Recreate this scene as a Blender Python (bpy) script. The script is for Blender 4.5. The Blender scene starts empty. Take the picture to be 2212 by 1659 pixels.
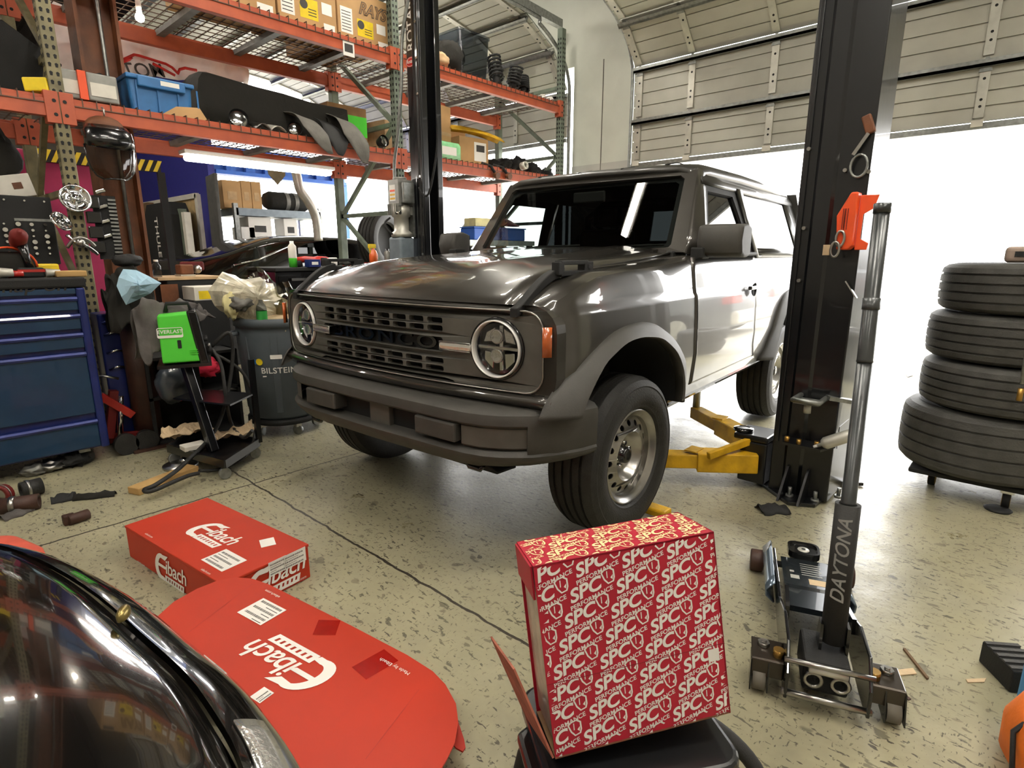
import bpy, bmesh, math, random
from mathutils import Vector, Matrix, noise
C = bpy.context.scene.collection
rnd = random.Random(7)
PI = math.pi
# ---------------------------------------------------------------- camera numbers
CX0, CY0, FPX = 1106.0, 829.5, 1235.0
PITCH, YAW, CAMH = math.radians(12.8), math.radians(42.1), 1.30
VF = Vector((-math.sin(YAW)*math.cos(PITCH), math.cos(YAW)*math.cos(PITCH), -math.sin(PITCH)))
VR = Vector((math.cos(YAW), math.sin(YAW), 0))
VD = VF.cross(VR)
CAM = Vector((0, 0, CAMH))
def P(u, v, x=None, y=None, z=None):
    """the point of the plane x=, y= or z= that shows at a place of the photograph"""
    d = VF + VR*((u-CX0)/FPX) + VD*((v-CY0)/FPX)
    if x is not None: t = (x-CAM.x)/d.x
    elif y is not None: t = (y-CAM.y)/d.y
    else: t = (z-CAM.z)/d.z
    return CAM + d*t

# ---------------------------------------------------------------- materials
def lin(c):
    if isinstance(c, str):
        c = [int(c[i:i+2], 16)/255 for i in (0, 2, 4)]
    return tuple((x/12.92 if x <= .04045 else ((x+.055)/1.055)**2.4) for x in c) + (1.0,)
MATS = {}
def mat(name, col, rough=.5, metal=0.0, var=.12, vs=12.0, bump=0.0, bs=60.0, coat=0.0, spec=.5, emis=None, es=0.0, trans=0.0, alpha=1.0, col2=None):
    m = bpy.data.materials.new(name); m.use_nodes = True
    nt = m.node_tree; b = nt.nodes['Principled BSDF']
    L = nt.links.new
    c = lin(col)
    b.inputs['Base Color'].default_value = c
    b.inputs['Roughness'].default_value = rough
    b.inputs['Metallic'].default_value = metal
    b.inputs['Specular IOR Level'].default_value = spec
    b.inputs['Coat Weight'].default_value = coat
    b.inputs['Coat Roughness'].default_value = .03
    b.inputs['Transmission Weight'].default_value = trans
    b.inputs['Alpha'].default_value = alpha
    tc = nt.nodes.new('ShaderNodeTexCoord')
    if var > 0 or col2:
        n = nt.nodes.new('ShaderNodeTexNoise'); n.inputs['Scale'].default_value = vs; n.inputs['Detail'].default_value = 6
        L(tc.outputs['Object'], n.inputs['Vector'])
        r = nt.nodes.new('ShaderNodeValToRGB'); L(n.outputs['Fac'], r.inputs['Fac'])
        e = r.color_ramp.elements
        e[0].position = .35; e[1].position = .65
        if col2:
            e[0].color = c; e[1].color = lin(col2)
        else:
            e[0].color = tuple(x*(1-var) for x in c[:3])+(1,); e[1].color = tuple(min(1, x*(1+var)) for x in c[:3])+(1,)
        L(r.outputs['Color'], b.inputs['Base Color'])
    if bump > 0:
        n2 = nt.nodes.new('ShaderNodeTexNoise'); n2.inputs['Scale'].default_value = bs; n2.inputs['Detail'].default_value = 4
        L(tc.outputs['Object'], n2.inputs['Vector'])
        bp = nt.nodes.new('ShaderNodeBump'); bp.inputs['Strength'].default_value = bump; bp.inputs['Distance'].default_value = .01
        L(n2.outputs['Fac'], bp.inputs['Height']); L(bp.outputs['Normal'], b.inputs['Normal'])
    if emis:
        b.inputs['Emission Color'].default_value = lin(emis); b.inputs['Emission Strength'].default_value = es
    MATS[name] = m
    return m
def glassy(name, tint, gloss=1.0, rough=0.0):
    """thin pane: see-through with a tint, and a fresnel reflection"""
    m = bpy.data.materials.new(name); m.use_nodes = True
    nt = m.node_tree; nt.nodes.clear(); L = nt.links.new
    o = nt.nodes.new('ShaderNodeOutputMaterial'); mx = nt.nodes.new('ShaderNodeMixShader')
    t = nt.nodes.new('ShaderNodeBsdfTransparent'); t.inputs[0].default_value = lin(tint)
    g = nt.nodes.new('ShaderNodeBsdfGlossy'); g.inputs['Roughness'].default_value = rough
    f = nt.nodes.new('ShaderNodeFresnel')
    ge = nt.nodes.new('ShaderNodeNewGeometry'); ma = nt.nodes.new('ShaderNodeMath'); ma.operation = 'MULTIPLY_ADD'
    L(ge.outputs['Backfacing'], ma.inputs[0]); ma.inputs[1].default_value = 1/1.5-1.5; ma.inputs[2].default_value = 1.5; L(ma.outputs[0], f.inputs[0])
    mu = nt.nodes.new('ShaderNodeMath'); mu.operation = 'MULTIPLY'; mu.inputs[1].default_value = gloss
    L(f.outputs[0], mu.inputs[0]); L(mu.outputs[0], mx.inputs[0]); L(t.outputs[0], mx.inputs[1]); L(g.outputs[0], mx.inputs[2]); L(mx.outputs[0], o.inputs[0])
    MATS[name] = m
    return m
M = MATS
mat('paint', '3b3833', .3, .4, var=.05, coat=1.0)
mat('black_plastic', '403e3a', .55, bump=.25, bs=500)
mat('grey_plastic', '454440', .5, bump=.2, bs=600)
mat('grille_grey', '57554f', .55, .1, bump=.1, bs=700)
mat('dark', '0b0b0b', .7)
mat('soft_black', '161616', .75, bump=.15, bs=200)
mat('gloss_black', '0c0c0d', .22, coat=.6)
mat('post_black', '0c0d10', .3, .0, coat=.35, bump=.04, bs=25)
mat('rubber', '1f1e1c', .62, var=.25, vs=25, bump=.25, bs=140)
mat('rubber_grey', '43423f', .7, var=.2, vs=14, bump=.3, bs=120)
mat('chrome', 'd8d8d6', .12, 1.0, var=.04)
mat('steel', 'a9a7a2', .28, 1.0, var=.1)
mat('galv', '8f918e', .42, .8, var=.18, vs=30)
mat('zinc', 'c4c2b8', .4, .5, var=.1)
mat('white', 'ebe8e2', .5, var=.03)
mat('offwhite', 'd6d1c6', .6, var=.06)
mat('label_white', 'e9e6df', .6, var=.02)
mat('ink', '3a3836', .7, var=.05)
mat('amber', 'b4541a', .25, coat=.7)
mat('yellow', 'c79a16', .5, var=.25, vs=9, bump=.15)
mat('yellow_bright', 'e0c41c', .5)
mat('orange_rack', 'bd5a38', .5, var=.22, vs=8, col2='a94e33')
mat('rack_green', '6b7668', .5, var=.2, vs=10)
mat('rack_olive', '7b7355', .55, var=.3, vs=9)
mat('rust_brown', '6a3d20', .6, var=.35, vs=5, bump=.2)
mat('wire', '5d4a3e', .5, .5)
mat('deck_grey', '6f6d68', .55, .3, var=.2)
mat('cardboard', 'b58f60', .8, var=.08, vs=6)
mat('cardboard_dark', '8d6a44', .85, var=.12)
mat('tote_blue', '2f6ea8', .45)
mat('cloth_black', '17150f', .9, bump=.3, bs=30)
mat('felt', '6a6761', .9, bump=.3, bs=90)
mat('banner', 'ece6e4', .75, var=.05, bump=.25, bs=5)
mat('red_ink', 'c0261f', .6)
mat('dark_red', '6c1512', .6)
mat('ei_red', 'b32c0d', .55, var=.06, vs=4)
mat('ei_red_dark', 'a32410', .5)
mat('spc_red', 'b01530', .5, var=.07, vs=5)
mat('kraft', 'b89a74', .85)
mat('snap_blue', '1d3d5c', .38, .35, var=.06, coat=.3)
mat('snap_trim', '1a2868', .4, .3, coat=.3)
mat('green', '52cf3b', .5, var=.04)
mat('jacket', '54504e', .95, var=.25, vs=8, bump=.5, bs=25)
mat('cloth_blue', 'a8cbe0', .9, var=.08, vs=6, bump=.3, bs=14)
mat('paper', 'cbb391', .9, var=.15, vs=10, bump=.2)
mat('can_grey', '4c5358', .6, var=.08, vs=6)
mat('wood', 'b08d58', .75, var=.2, vs=8)
mat('wood_dark', '6a5238', .8, var=.2, vs=8)
mat('wall_blue', '2a2a80', .6, var=.06)
mat('cont_blue', '2f62c0', .5, var=.06)
mat('magenta', 'b02a5c', .6, var=.06)
mat('concrete_wall', 'a7a29a', .75, var=.05, vs=1.5)
mat('panel_white', 'c9cabf', .5, var=.05, vs=3)
mat('panel_low', 'b4b2ac', .7, var=.06, vs=3)
mat('door_panel', 'bdbbb0', .5, .0, var=.06, vs=4)
mat('ceil_dark', '241a15', .85, var=.2)
mat('wall_dark', '5c564e', .8, var=.1, vs=2)
mat('orange', 'e5501c', .5, var=.05)
mat('bag_orange', 'e0701a', .7, bump=.2, bs=40)
mat('bag_blue', '3e86b8', .7, bump=.2, bs=40)
mat('motor_grey', '8a8984', .5, .4, var=.15)
mat('tank_blue', '7c8790', .5, .2)
mat('red_paint', 'b02018', .4, coat=.4)
mat('leaf', '6f6f33', .8, var=.4, vs=20)
mat('clear_lamp', 'd2d0ca', .15, .75, coat=.8, bump=.2, bs=90)
mat('lens_ring', 'efeeea', .25, .2, coat=.6); mat('reflect_dark', '7d7d80', .12, 1.0); mat('roof_grey', '34332f', .42, .1, var=.05, coat=.35)
mat('tube', 'ffffff', .5, var=0, emis='fff8ea', es=62)
mat('bulb', 'ffffff', .5, var=0, emis='fff2df', es=60)
glassy('glass', 'c2c8c4'); glassy('glass_dark', '8a918f'); glassy('glass_tint', '0e1011'); glassy('glass_near', '50575a'); glassy('lens', 'e8e8e8'); glassy('tote_clear', 'c8ccd0', .8, .15); glassy('visor', 'a08c78', 1.0, .05); glassy('film', 'd9d6c4', 1.6, .12); glassy('pane', 'eeeeee')

# ---------------------------------------------------------------- mesh builder
def tri_text(s, size=1.0, shear=0.0, off=0.0, sp=1.0, align='CENTER', _c={}):
    k = (s, shear, off, sp, align)
    if k not in _c:
        cu = bpy.data.curves.new('txt', 'FONT'); cu.body = s; cu.size = 1; cu.shear = shear; cu.offset = off; cu.space_character = sp
        cu.align_x = align; cu.align_y = 'CENTER'; cu.resolution_u = 4
        ob = bpy.data.objects.new('txt', cu)
        me = bpy.data.meshes.new_from_object(ob)
        _c[k] = ([v.co.copy() for v in me.vertices], [tuple(p.vertices) for p in me.polygons])
        bpy.data.objects.remove(ob); bpy.data.curves.remove(cu); bpy.data.meshes.remove(me)
    v, f = _c[k]
    return [p*size for p in v], f
def finer(v, f, d):
    """split triangles until no edge is longer than d, so that lettering can follow a curve"""
    v = list(v); out = []; st = [t for p in f for t in ([p] if len(p) == 3 else [(p[0], p[i], p[i+1]) for i in range(1, len(p)-1)])]
    while st:
        a, b, c = st.pop(); e = [((v[a]-v[b]).length, a, b, c), ((v[b]-v[c]).length, b, c, a), ((v[c]-v[a]).length, c, a, b)]
        l, i, j, k = max(e)
        if l <= d: out.append((a, b, c)); continue
        v.append((v[i]+v[j])/2); m = len(v)-1
        st += [(i, m, k), (m, j, k)]
    return v, out
def fill2d(outs, ext=0.0):
    """flat filled shape; every outline after the first lying in it is a hole"""
    cu = bpy.data.curves.new('fill', 'CURVE'); cu.dimensions = '2D'; cu.fill_mode = 'BOTH'; cu.extrude = ext
    for o in outs:
        s = cu.splines.new('POLY'); s.points.add(len(o)-1); s.use_cyclic_u = True
        for p, q in zip(s.points, o): p.co = (q[0], q[1], 0, 1)
    ob = bpy.data.objects.new('fill', cu); me = bpy.data.meshes.new_from_object(ob)
    r = ([v.co.copy() for v in me.vertices], [tuple(p.vertices) for p in me.polygons])
    bpy.data.objects.remove(ob); bpy.data.curves.remove(cu); bpy.data.meshes.remove(me)
    return r
def rrect(cx, cy, w, h, r, n=5, k=1):
    pts = []
    for sx, sy, a0 in ((1, 1, 0), (-1, 1, 90), (-1, -1, 180), (1, -1, 270)):
        for i in range(n+1):
            a = math.radians(a0+90*i/n)
            pts.append((cx+sx*(w/2-r)+r*math.cos(a), cy+sy*(h/2-r)+r*math.sin(a)))
    return dense(pts, k) if k > 1 else pts
def dense(pts, step):
    """extra points so that no edge is longer than step (step < 1)"""
    o = []
    for i, p in enumerate(pts):
        q = pts[(i+1) % len(pts)]
        d = math.hypot(q[0]-p[0], q[1]-p[1]); n = max(1, int(d/step))
        for j in range(n): o.append((p[0]+(q[0]-p[0])*j/n, p[1]+(q[1]-p[1])*j/n))
    return o
def circ(cx, cy, r, n=20, ry=None):
    ry = ry or r
    return [(cx+r*math.cos(2*PI*i/n), cy+ry*math.sin(2*PI*i/n)) for i in range(n)]
def frame(o, ex, ey):
    """matrix with local x along ex, y along ey (made square), origin o"""
    ex = Vector(ex).normalized(); ez = ex.cross(Vector(ey)).normalized(); ey = ez.cross(ex)
    return Matrix(((ex.x, ey.x, ez.x, o[0]), (ex.y, ey.y, ez.y, o[1]), (ex.z, ey.z, ez.z, o[2]), (0, 0, 0, 1)))
def T(x=0, y=0, z=0): return Matrix.Translation((x, y, z))
def R(a, ax='Z'): return Matrix.Rotation(math.radians(a), 4, ax)
class G:
    def __init__(s): s.v = []; s.f = []; s.m = []; s.s = []
    def add(s, vs, fs, m=0, sm=False, X=None):
        o = len(s.v)
        s.v += [X @ Vector(v) for v in vs] if X else [Vector(v) for v in vs]
        for f in fs: s.f.append(tuple(i+o for i in f)); s.m.append(m); s.s.append(sm)
        return s
    def box(s, x0, x1, y0, y1, z0, z1, m=0, X=None):
        vs = [(x, y, z) for z in (z0, z1) for y in (y0, y1) for x in (x0, x1)]
        return s.add(vs, [(0, 2, 3, 1), (4, 5, 7, 6), (0, 1, 5, 4), (2, 6, 7, 3), (0, 4, 6, 2), (1, 3, 7, 5)], m, False, X)
    def cbox(s, c, sz, m=0, X=None):
        return s.box(c[0]-sz[0]/2, c[0]+sz[0]/2, c[1]-sz[1]/2, c[1]+sz[1]/2, c[2]-sz[2]/2, c[2]+sz[2]/2, m, X)
    def bar(s, a, b, w, h, m=0, up=(0, 0, 1)):
        a = Vector(a); b = Vector(b); d = b-a
        if abs(d.normalized().dot(Vector(up))) > .98: up = (0, 1, 0)
        X = frame(a, d, Vector(up).cross(d))
        return s.box(0, d.length, -w/2, w/2, -h/2, h/2, m, X)
    def rows(s, rows, m=0, sm=True, cu=False, cv=False, caps=False, X=None):
        """quads between rows of points; cu closes each row, cv joins last row to first"""
        n = len(rows[0]); vs = [p for r in rows for p in r]; fs = []
        R_ = len(rows)
        for i in range(R_ if cv else R_-1):
            for j in range(n if cu else n-1):
                a = i*n+j; b = i*n+(j+1) % n; c = ((i+1) % R_)*n+(j+1) % n; d = ((i+1) % R_)*n+j
                fs.append((a, b, c, d))
        s.add(vs, fs, m, sm, X)
        if caps and cu:
            o = len(s.v)-len(vs)
            s.f.append(tuple(o+j for j in range(n))[::-1]); s.m.append(m); s.s.append(False)
            s.f.append(tuple(o+(R_-1)*n+j for j in range(n))); s.m.append(m); s.s.append(False)
        return s
    def tube(s, pts, r, n=10, m=0, closed=False, X=None):
        pts = [Vector(p) for p in pts]; rows = []; N = len(pts); nv = None
        for i, p in enumerate(pts):
            a = pts[i-1] if i > 0 or closed else p; b = pts[(i+1) % N] if i < N-1 or closed else p
            t = (b-a).normalized()
            if nv is None: nv = t.orthogonal().normalized()
            nv = (nv - t*nv.dot(t))
            nv = nv.normalized() if nv.length > 1e-6 else t.orthogonal().normalized()
            w = t.cross(nv); ri = r[i] if isinstance(r, (list, tuple)) else r
            rows.append([p+(nv*math.cos(2*PI*k/n)+w*math.sin(2*PI*k/n))*ri for k in range(n)])
        return s.rows(rows, m, True, True, closed, not closed, X)
    def cyl(s, a, b, r0, r1=None, n=20, m=0, X=None):
        return s.tube([a, b], [r0, r0 if r1 is None else r1], n, m, False, X)
    def lathe(s, prof, n=32, m=0, X=None, cap=False, cv=False, a0=0, a1=2*PI):
        full = abs(a1-a0-2*PI) < 1e-6; k = n if full else n+1
        rows = [[(r*math.cos(a0+(a1-a0)*i/n), r*math.sin(a0+(a1-a0)*i/n), z) for i in range(k)] for r, z in prof]
        return s.rows(rows, m, True, full, cv, cap, X)
    def prism(s, poly, z0, z1, m=0, X=None, sm=False):
        n = len(poly)
        vs = [(p[0], p[1], z0) for p in poly]+[(p[0], p[1], z1) for p in poly]
        fs = [tuple(range(n))[::-1], tuple(range(n, 2*n))]
        s.add(vs, fs, m, False, X)
        return s.add(vs, [(i, (i+1) % n, n+(i+1) % n, n+i) for i in range(n)], m, sm, X)
    def flat(s, outs, m=0, X=None, ext=0.0, warp=None):
        v, f = fill2d(outs, ext)
        if warp: v = [warp(p) for p in v]
        return s.add(v, f, m, False, X)
    def text(s, t, size, X, m=0, shear=0.0, off=0.0, sp=1.0, align='CENTER', warp=None, sx=1.0, fine=0):
        v, f = tri_text(t, size, shear, off, sp, align)
        if sx != 1.0: v = [Vector((p.x*sx, p.y, p.z)) for p in v]
        if fine: v, f = finer(v, f, fine)
        if warp: v = [warp(p) for p in v]
        return s.add(v, f, m, False, X)
    def ball(s, c, r, m=0, n=12, k=8, X=None):
        r = (r, r, r) if not isinstance(r, (tuple, list)) else r
        rows = []
        for j in range(k+1):
            t = PI*j/k
            rows.append([(c[0]+r[0]*math.sin(t)*math.cos(2*PI*i/n), c[1]+r[1]*math.sin(t)*math.sin(2*PI*i/n), c[2]-r[2]*math.cos(t)) for i in range(n)])
        return s.rows(rows, m, True, True, False, False, X)
    def build(s, name, mats, parent=None, bev=0.0, seg=2, sub=0, solid=0.0, world=False, so=-1.0, wn=False):
        me = bpy.data.meshes.new(name)
        me.from_pydata([tuple(v) for v in s.v], [], s.f)
        mats = mats if isinstance(mats, (list, tuple)) else [mats]
        for x in mats: me.materials.append(M[x])
        me.polygons.foreach_set('material_index', s.m); me.polygons.foreach_set('use_smooth', s.s)
        me.validate(); me.update()
        bm = bmesh.new(); bm.from_mesh(me); bmesh.ops.remove_doubles(bm, verts=bm.verts, dist=1e-5)
        bmesh.ops.recalc_face_normals(bm, faces=bm.faces); bm.to_mesh(me); bm.free()
        o = bpy.data.objects.new(name, me); C.objects.link(o)
        if parent:
            o.parent = parent
            if world: o.matrix_parent_inverse = wm(parent).inverted()
        if solid:
            d = o.modifiers.new('sol', 'SOLIDIFY'); d.thickness = solid; d.offset = so
        if sub:
            d = o.modifiers.new('sub', 'SUBSURF'); d.levels = sub; d.render_levels = sub
        if bev:
            d = o.modifiers.new('bev', 'BEVEL'); d.width = bev; d.segments = seg; d.limit_method = 'ANGLE'; d.angle_limit = math.radians(42); d.use_clamp_overlap = True
        return o
def wm(o):
    m = Matrix.LocRotScale(o.location, o.rotation_euler, o.scale)
    return (wm(o.parent) @ o.matrix_parent_inverse @ m) if o.parent else m
def tag(o, label, cat, group=None):
    o['label'] = label; o['category'] = cat
    if group: o['group'] = group
    return o
def thing(name, label, cat, loc=(0, 0, 0), rotz=0.0, group=None):
    o = bpy.data.objects.new(name, None); C.objects.link(o); o.empty_display_size = .1
    o.location = loc; o.rotation_euler = (0, 0, math.radians(rotz))
    return tag(o, label, cat, group)
def struct(o): o['kind'] = 'structure'; return o
def dup(o, parent=None):
    c = o.copy(); C.objects.link(c)
    if parent: c.parent = parent
    for ch in list(o.children): dup(ch, c)
    return c
def bake(o):
    """apply modifiers"""
    bpy.context.view_layer.update()
    me = bpy.data.meshes.new_from_object(o.evaluated_get(bpy.context.evaluated_depsgraph_get()))
    o.modifiers.clear(); o.data = me
    return o
def cut(o, gs):
    """subtract closed shapes from a mesh object"""
    hs = []
    for g in gs:
        h = g.build('cutter', ['dark']); h.matrix_world = Matrix.Identity(4)
        if o.parent:
            h.parent = o.parent; h.matrix_parent_inverse = o.matrix_parent_inverse.copy()
        d = o.modifiers.new('b', 'BOOLEAN'); d.operation = 'DIFFERENCE'; d.object = h; d.solver = 'EXACT'; hs.append(h)
    bake(o)
    for h in hs: bpy.data.objects.remove(h)
    return o
def smooth(o, ang=35):
    me = o.data
    for p in me.polygons: p.use_smooth = True
    me.set_sharp_from_angle(angle=math.radians(ang))
    return o
def lerp(a, b, t): return a+(b-a)*t
def interp(xs, x):
    """piecewise linear through (x, value) pairs sorted by x"""
    if x <= xs[0][0]: return xs[0][1]
    for (a, p), (b, q) in zip(xs, xs[1:]):
        if x <= b: return p+(q-p)*(x-a)/(b-a)
    return xs[-1][1]
def spline(pts, n=6):
    """smooth path through points"""
    pts = [Vector(p) for p in pts]; o = []
    for i in range(len(pts)-1):
        p0 = pts[max(i-1, 0)]; p1 = pts[i]; p2 = pts[i+1]; p3 = pts[min(i+2, len(pts)-1)]
        for k in range(n):
            t = k/n
            o.append(.5*((2*p1)+(p2-p0)*t+(2*p0-5*p1+4*p2-p3)*t*t+(3*p1-p0-3*p2+p3)*t*t*t))
    return o+[pts[-1]]
mat('tube_hot', 'ffffff', .5, var=0, emis='fff8ee', es=12); mat('pack_green', '8fd39a', .4, var=.15, vs=18, coat=.3)
mat('red_cloth', 'c2203c', .9, var=.15, bump=.4, bs=20); mat('visor_dark', '3b424a', .3, coat=.4); mat('rust_dark', '3c241a', .6, var=.25, bump=.15)
mat('paper_yellow', 'd9cf9a', .85); mat('bottle_green', '2f8f3d', .5); mat('bottle_orange', 'd9642a', .35, coat=.4)
mat('film_milk', 'd2cbb4', .35, var=.25, vs=14, bump=.6, bs=35, alpha=.78, coat=.5)
mat('brassy', 'b08a48', .35, .9); mat('jack_blue', '6f7f8f', .22, .6, coat=.6); mat('jack_brown', '3b332a', .3, .5, coat=.4); mat('jack_plate', '2c3338', .2, .5, coat=.8)
mat('caster_grey', '6f6a60', .6); mat('foam', '201f1d', .7, bump=.15, bs=300); mat('tube_grey', '4d4f50', .3, .6); mat('grip_ink', '8d8d8b', .5); mat('case_tan', 'a08d80', .6)
mat('spc_cream', 'e6cf9a', .6); mat('kraft_red', 'a8624e', .8, var=.2, vs=30); mat('spc_dark', '8c1022', .6); mat('ei_tape', '9c150c', .25, coat=.5); mat('salmon', 'd8604c', .4, var=.1)
mat('car_black', '0b0a09', .12, .0, var=0, coat=1.0); mat('gold_dull', '8a7a4a', .3, .8)
mat('wood_tan', 'c4a878', .7, var=.1); mat('dash', '141414', .7)
mat('car_grey', '6d7276', .3, .3, coat=.8)
# ================================================================ camera, world
cd = bpy.data.cameras.new('camera'); co = bpy.data.objects.new('camera', cd); C.objects.link(co)
cd.sensor_fit = 'HORIZONTAL'; cd.sensor_width = 36; cd.lens = FPX/2212*36; cd.clip_start = .02; cd.clip_end = 300
co.location = CAM; co.rotation_euler = (PI/2-PITCH, 0, YAW)
S = bpy.context.scene
S.camera = co
S.view_settings.view_transform = 'Standard'; S.view_settings.look = 'None'; S.view_settings.gamma = 1.0
S.view_settings.use_curve_mapping = False; S.view_settings.exposure = 0.98
S.cycles.use_denoising = True
S.cycles.max_bounces = 10; S.cycles.transparent_max_bounces = 12; S.cycles.diffuse_bounces = 4
S.cycles.sample_clamp_indirect = 6.0; S.cycles.caustics_reflective = False; S.cycles.caustics_refractive = False
w = bpy.data.worlds.new('sky'); S.world = w; w.use_nodes = True
nt = w.node_tree; bg = nt.nodes['Background']
sk = nt.nodes.new('ShaderNodeTexSky'); sk.sky_type = 'HOSEK_WILKIE'; sk.turbidity = 9; sk.ground_albedo = .6; sk.sun_direction = (.3, .5, .8)
mx = nt.nodes.new('ShaderNodeMix'); mx.data_type = 'RGBA'; mx.inputs[0].default_value = .9
nt.links.new(sk.outputs[0], mx.inputs[6]); mx.inputs[7].default_value = (1, .985, .96, 1)
nt.links.new(mx.outputs[2], bg.inputs[0]); bg.inputs[1].default_value = 6.5

# ================================================================ floor
def floor_mat():
    m = bpy.data.materials.new('floor'); m.use_nodes = True; MATS['floor'] = m
    nt = m.node_tree; b = nt.nodes['Principled BSDF']; L = nt.links.new; N = nt.nodes.new
    geo = N('ShaderNodeNewGeometry')
    def mapped(sx, sy, rot=0, off=(0, 0, 0)):
        mp = N('ShaderNodeMapping'); mp.inputs['Scale'].default_value = (sx, sy, 1); mp.inputs['Rotation'].default_value = (0, 0, rot); mp.inputs['Location'].default_value = off
        L(geo.outputs['Position'], mp.inputs[0]); return mp.outputs[0]
    def noi(vec, sc, det=6, rough=.55, dist=0):
        n = N('ShaderNodeTexNoise'); n.inputs['Scale'].default_value = sc; n.inputs['Detail'].default_value = det; n.inputs['Roughness'].default_value = rough; n.inputs['Distortion'].default_value = dist
        L(vec, n.inputs['Vector']); return n.outputs['Fac']
    def ramp(f, a, c0, bb, c1):
        r = N('ShaderNodeValToRGB'); e = r.color_ramp.elements; e[0].position = a; e[0].color = c0; e[1].position = bb; e[1].color = c1
        L(f, r.inputs[0]); return r.outputs[0]
    def mix(fac, a, bcol, mode='MIX'):
        x = N('ShaderNodeMix'); x.data_type = 'RGBA'; x.blend_type = mode
        L(fac, x.inputs[0]) if not isinstance(fac, float) else setattr(x.inputs[0], 'default_value', fac)
        L(a, x.inputs[6]); (L(bcol, x.inputs[7]) if not isinstance(bcol, tuple) else setattr(x.inputs[7], 'default_value', bcol)); return x.outputs[2]
    W_ = (1, 1, 1, 1); K = (0, 0, 0, 1)
    p1 = mapped(1, 1)
    base = ramp(noi(p1, 1.1, 8, .6), .3, lin('87826c'), .72, lin('b0a98b'))
    base = mix(ramp(noi(p1, 14, 5, .7), .4, K, .8, (.6, .6, .6, 1)), base, lin('a39c7d'))
    # broad grime
    base = mix(ramp(noi(mapped(1, 1, 0, (3, 1, 0)), .8, 6, .65, .4), .52, K, .72, (.6, .6, .6, 1)), base, lin('565045'))
    def vary(c, off):
        x = N('ShaderNodeMix'); x.data_type = 'RGBA'; x.blend_type = 'MULTIPLY'; x.inputs[0].default_value = 1.0
        L(c, x.inputs[6]); L(ramp(noi(mapped(1, 1, 0, (off[1]+4, off[0], 0)), 1.7, 4, .6), .34, (.35, .35, .35, 1), .58, W_), x.inputs[7]); return x.outputs[2]
    # flaked dark chips, small and large, drawn out along the bay
    for (sx, sy, sc, th, dark, off, rt) in ((1.0, 2.6, 26, .615, .9, (0, 0, 0), .5), (1.3, 2.2, 11, .645, .8, (5, 2, 0), .35), (2.4, 1.0, 44, .63, .8, (1, 7, 0), -.3), (1.0, 1.6, 5.5, .665, .7, (9, 4, 0), .6)):
        f = noi(mapped(sx, sy, rt, off), sc, 3, .5, .25)
        base = mix(vary(ramp(f, th, K, th+.025, (dark, dark, dark, 1)), off), base, lin('3a352c'))
    # saw-cut joints
    sp = N('ShaderNodeSeparateXYZ'); L(geo.outputs['Position'], sp.inputs[0])
    wob = noi(p1, 9, 3)
    def line(coord, at, wdt):
        a = N('ShaderNodeMath'); a.operation = 'MULTIPLY_ADD'; L(wob, a.inputs[0]); a.inputs[1].default_value = .03; a.inputs[2].default_value = -at-.015
        c = N('ShaderNodeMath'); c.operation = 'ADD'; L(coord, c.inputs[0]); L(a.outputs[0], c.inputs[1])
        d = N('ShaderNodeMath'); d.operation = 'ABSOLUTE'; L(c.outputs[0], d.inputs[0])
        e = N('ShaderNodeMath'); e.operation = 'LESS_THAN'; L(d.outputs[0], e.inputs[0]); e.inputs[1].default_value = wdt
        return e.outputs[0]
    for l in (line(sp.outputs[1], 1.30, .006), line(sp.outputs[0], -3.2, .006), line(sp.outputs[0], .35, .005)):
        base = mix(l, base, lin('3d372e'))
    # dried ring left by a bucket, right of the jack
    c0 = P(2110, 1550, z=0)
    ds = N('ShaderNodeVectorMath'); ds.operation = 'DISTANCE'; L(geo.outputs['Position'], ds.inputs[0]); ds.inputs[1].default_value = c0
    rr = N('ShaderNodeMath'); rr.operation = 'SUBTRACT'; L(ds.outputs['Value'], rr.inputs[0]); rr.inputs[1].default_value = .155
    ra = N('ShaderNodeMath'); ra.operation = 'ABSOLUTE'; L(rr.outputs[0], ra.inputs[0])
    rl = N('ShaderNodeMath'); rl.operation = 'LESS_THAN'; L(ra.outputs[0], rl.inputs[0]); rl.inputs[1].default_value = .004
    rm = N('ShaderNodeMath'); rm.operation = 'MULTIPLY'; L(rl.outputs[0], rm.inputs[0]); L(ramp(noi(p1, 5), .45, K, .6, (.5, .5, .5, 1)), rm.inputs[1])
    base = mix(rm.outputs[0], base, lin('4d463a'))
    L(base, b.inputs['Base Color'])
    L(ramp(noi(p1, 6, 5), .3, (.27, .27, .27, 1), .75, (.5, .5, .5, 1)), b.inputs['Roughness'])
    bp = N('ShaderNodeBump'); bp.inputs['Strength'].default_value = .12; bp.inputs['Distance'].default_value = .01
    L(noi(p1, 40, 4), bp.inputs['Height']); L(bp.outputs[0], b.inputs['Normal'])
floor_mat()
XL, XR, YB, YD, ZC = -15.0, 4.6, -4.0, 6.45, 5.3
struct(G().box(XL, XR, YB, YD+.25, -.1, 0).build('floor', 'floor'))
mat('pad', 'b9b4a8', .8, var=.06, vs=1)
struct(G().box(-60, 50, YD+.25, 70, -.1, -.01).box(-60, XL, -10, YD+.25, -.1, -.01).build('ground_outside', 'pad'))
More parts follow.
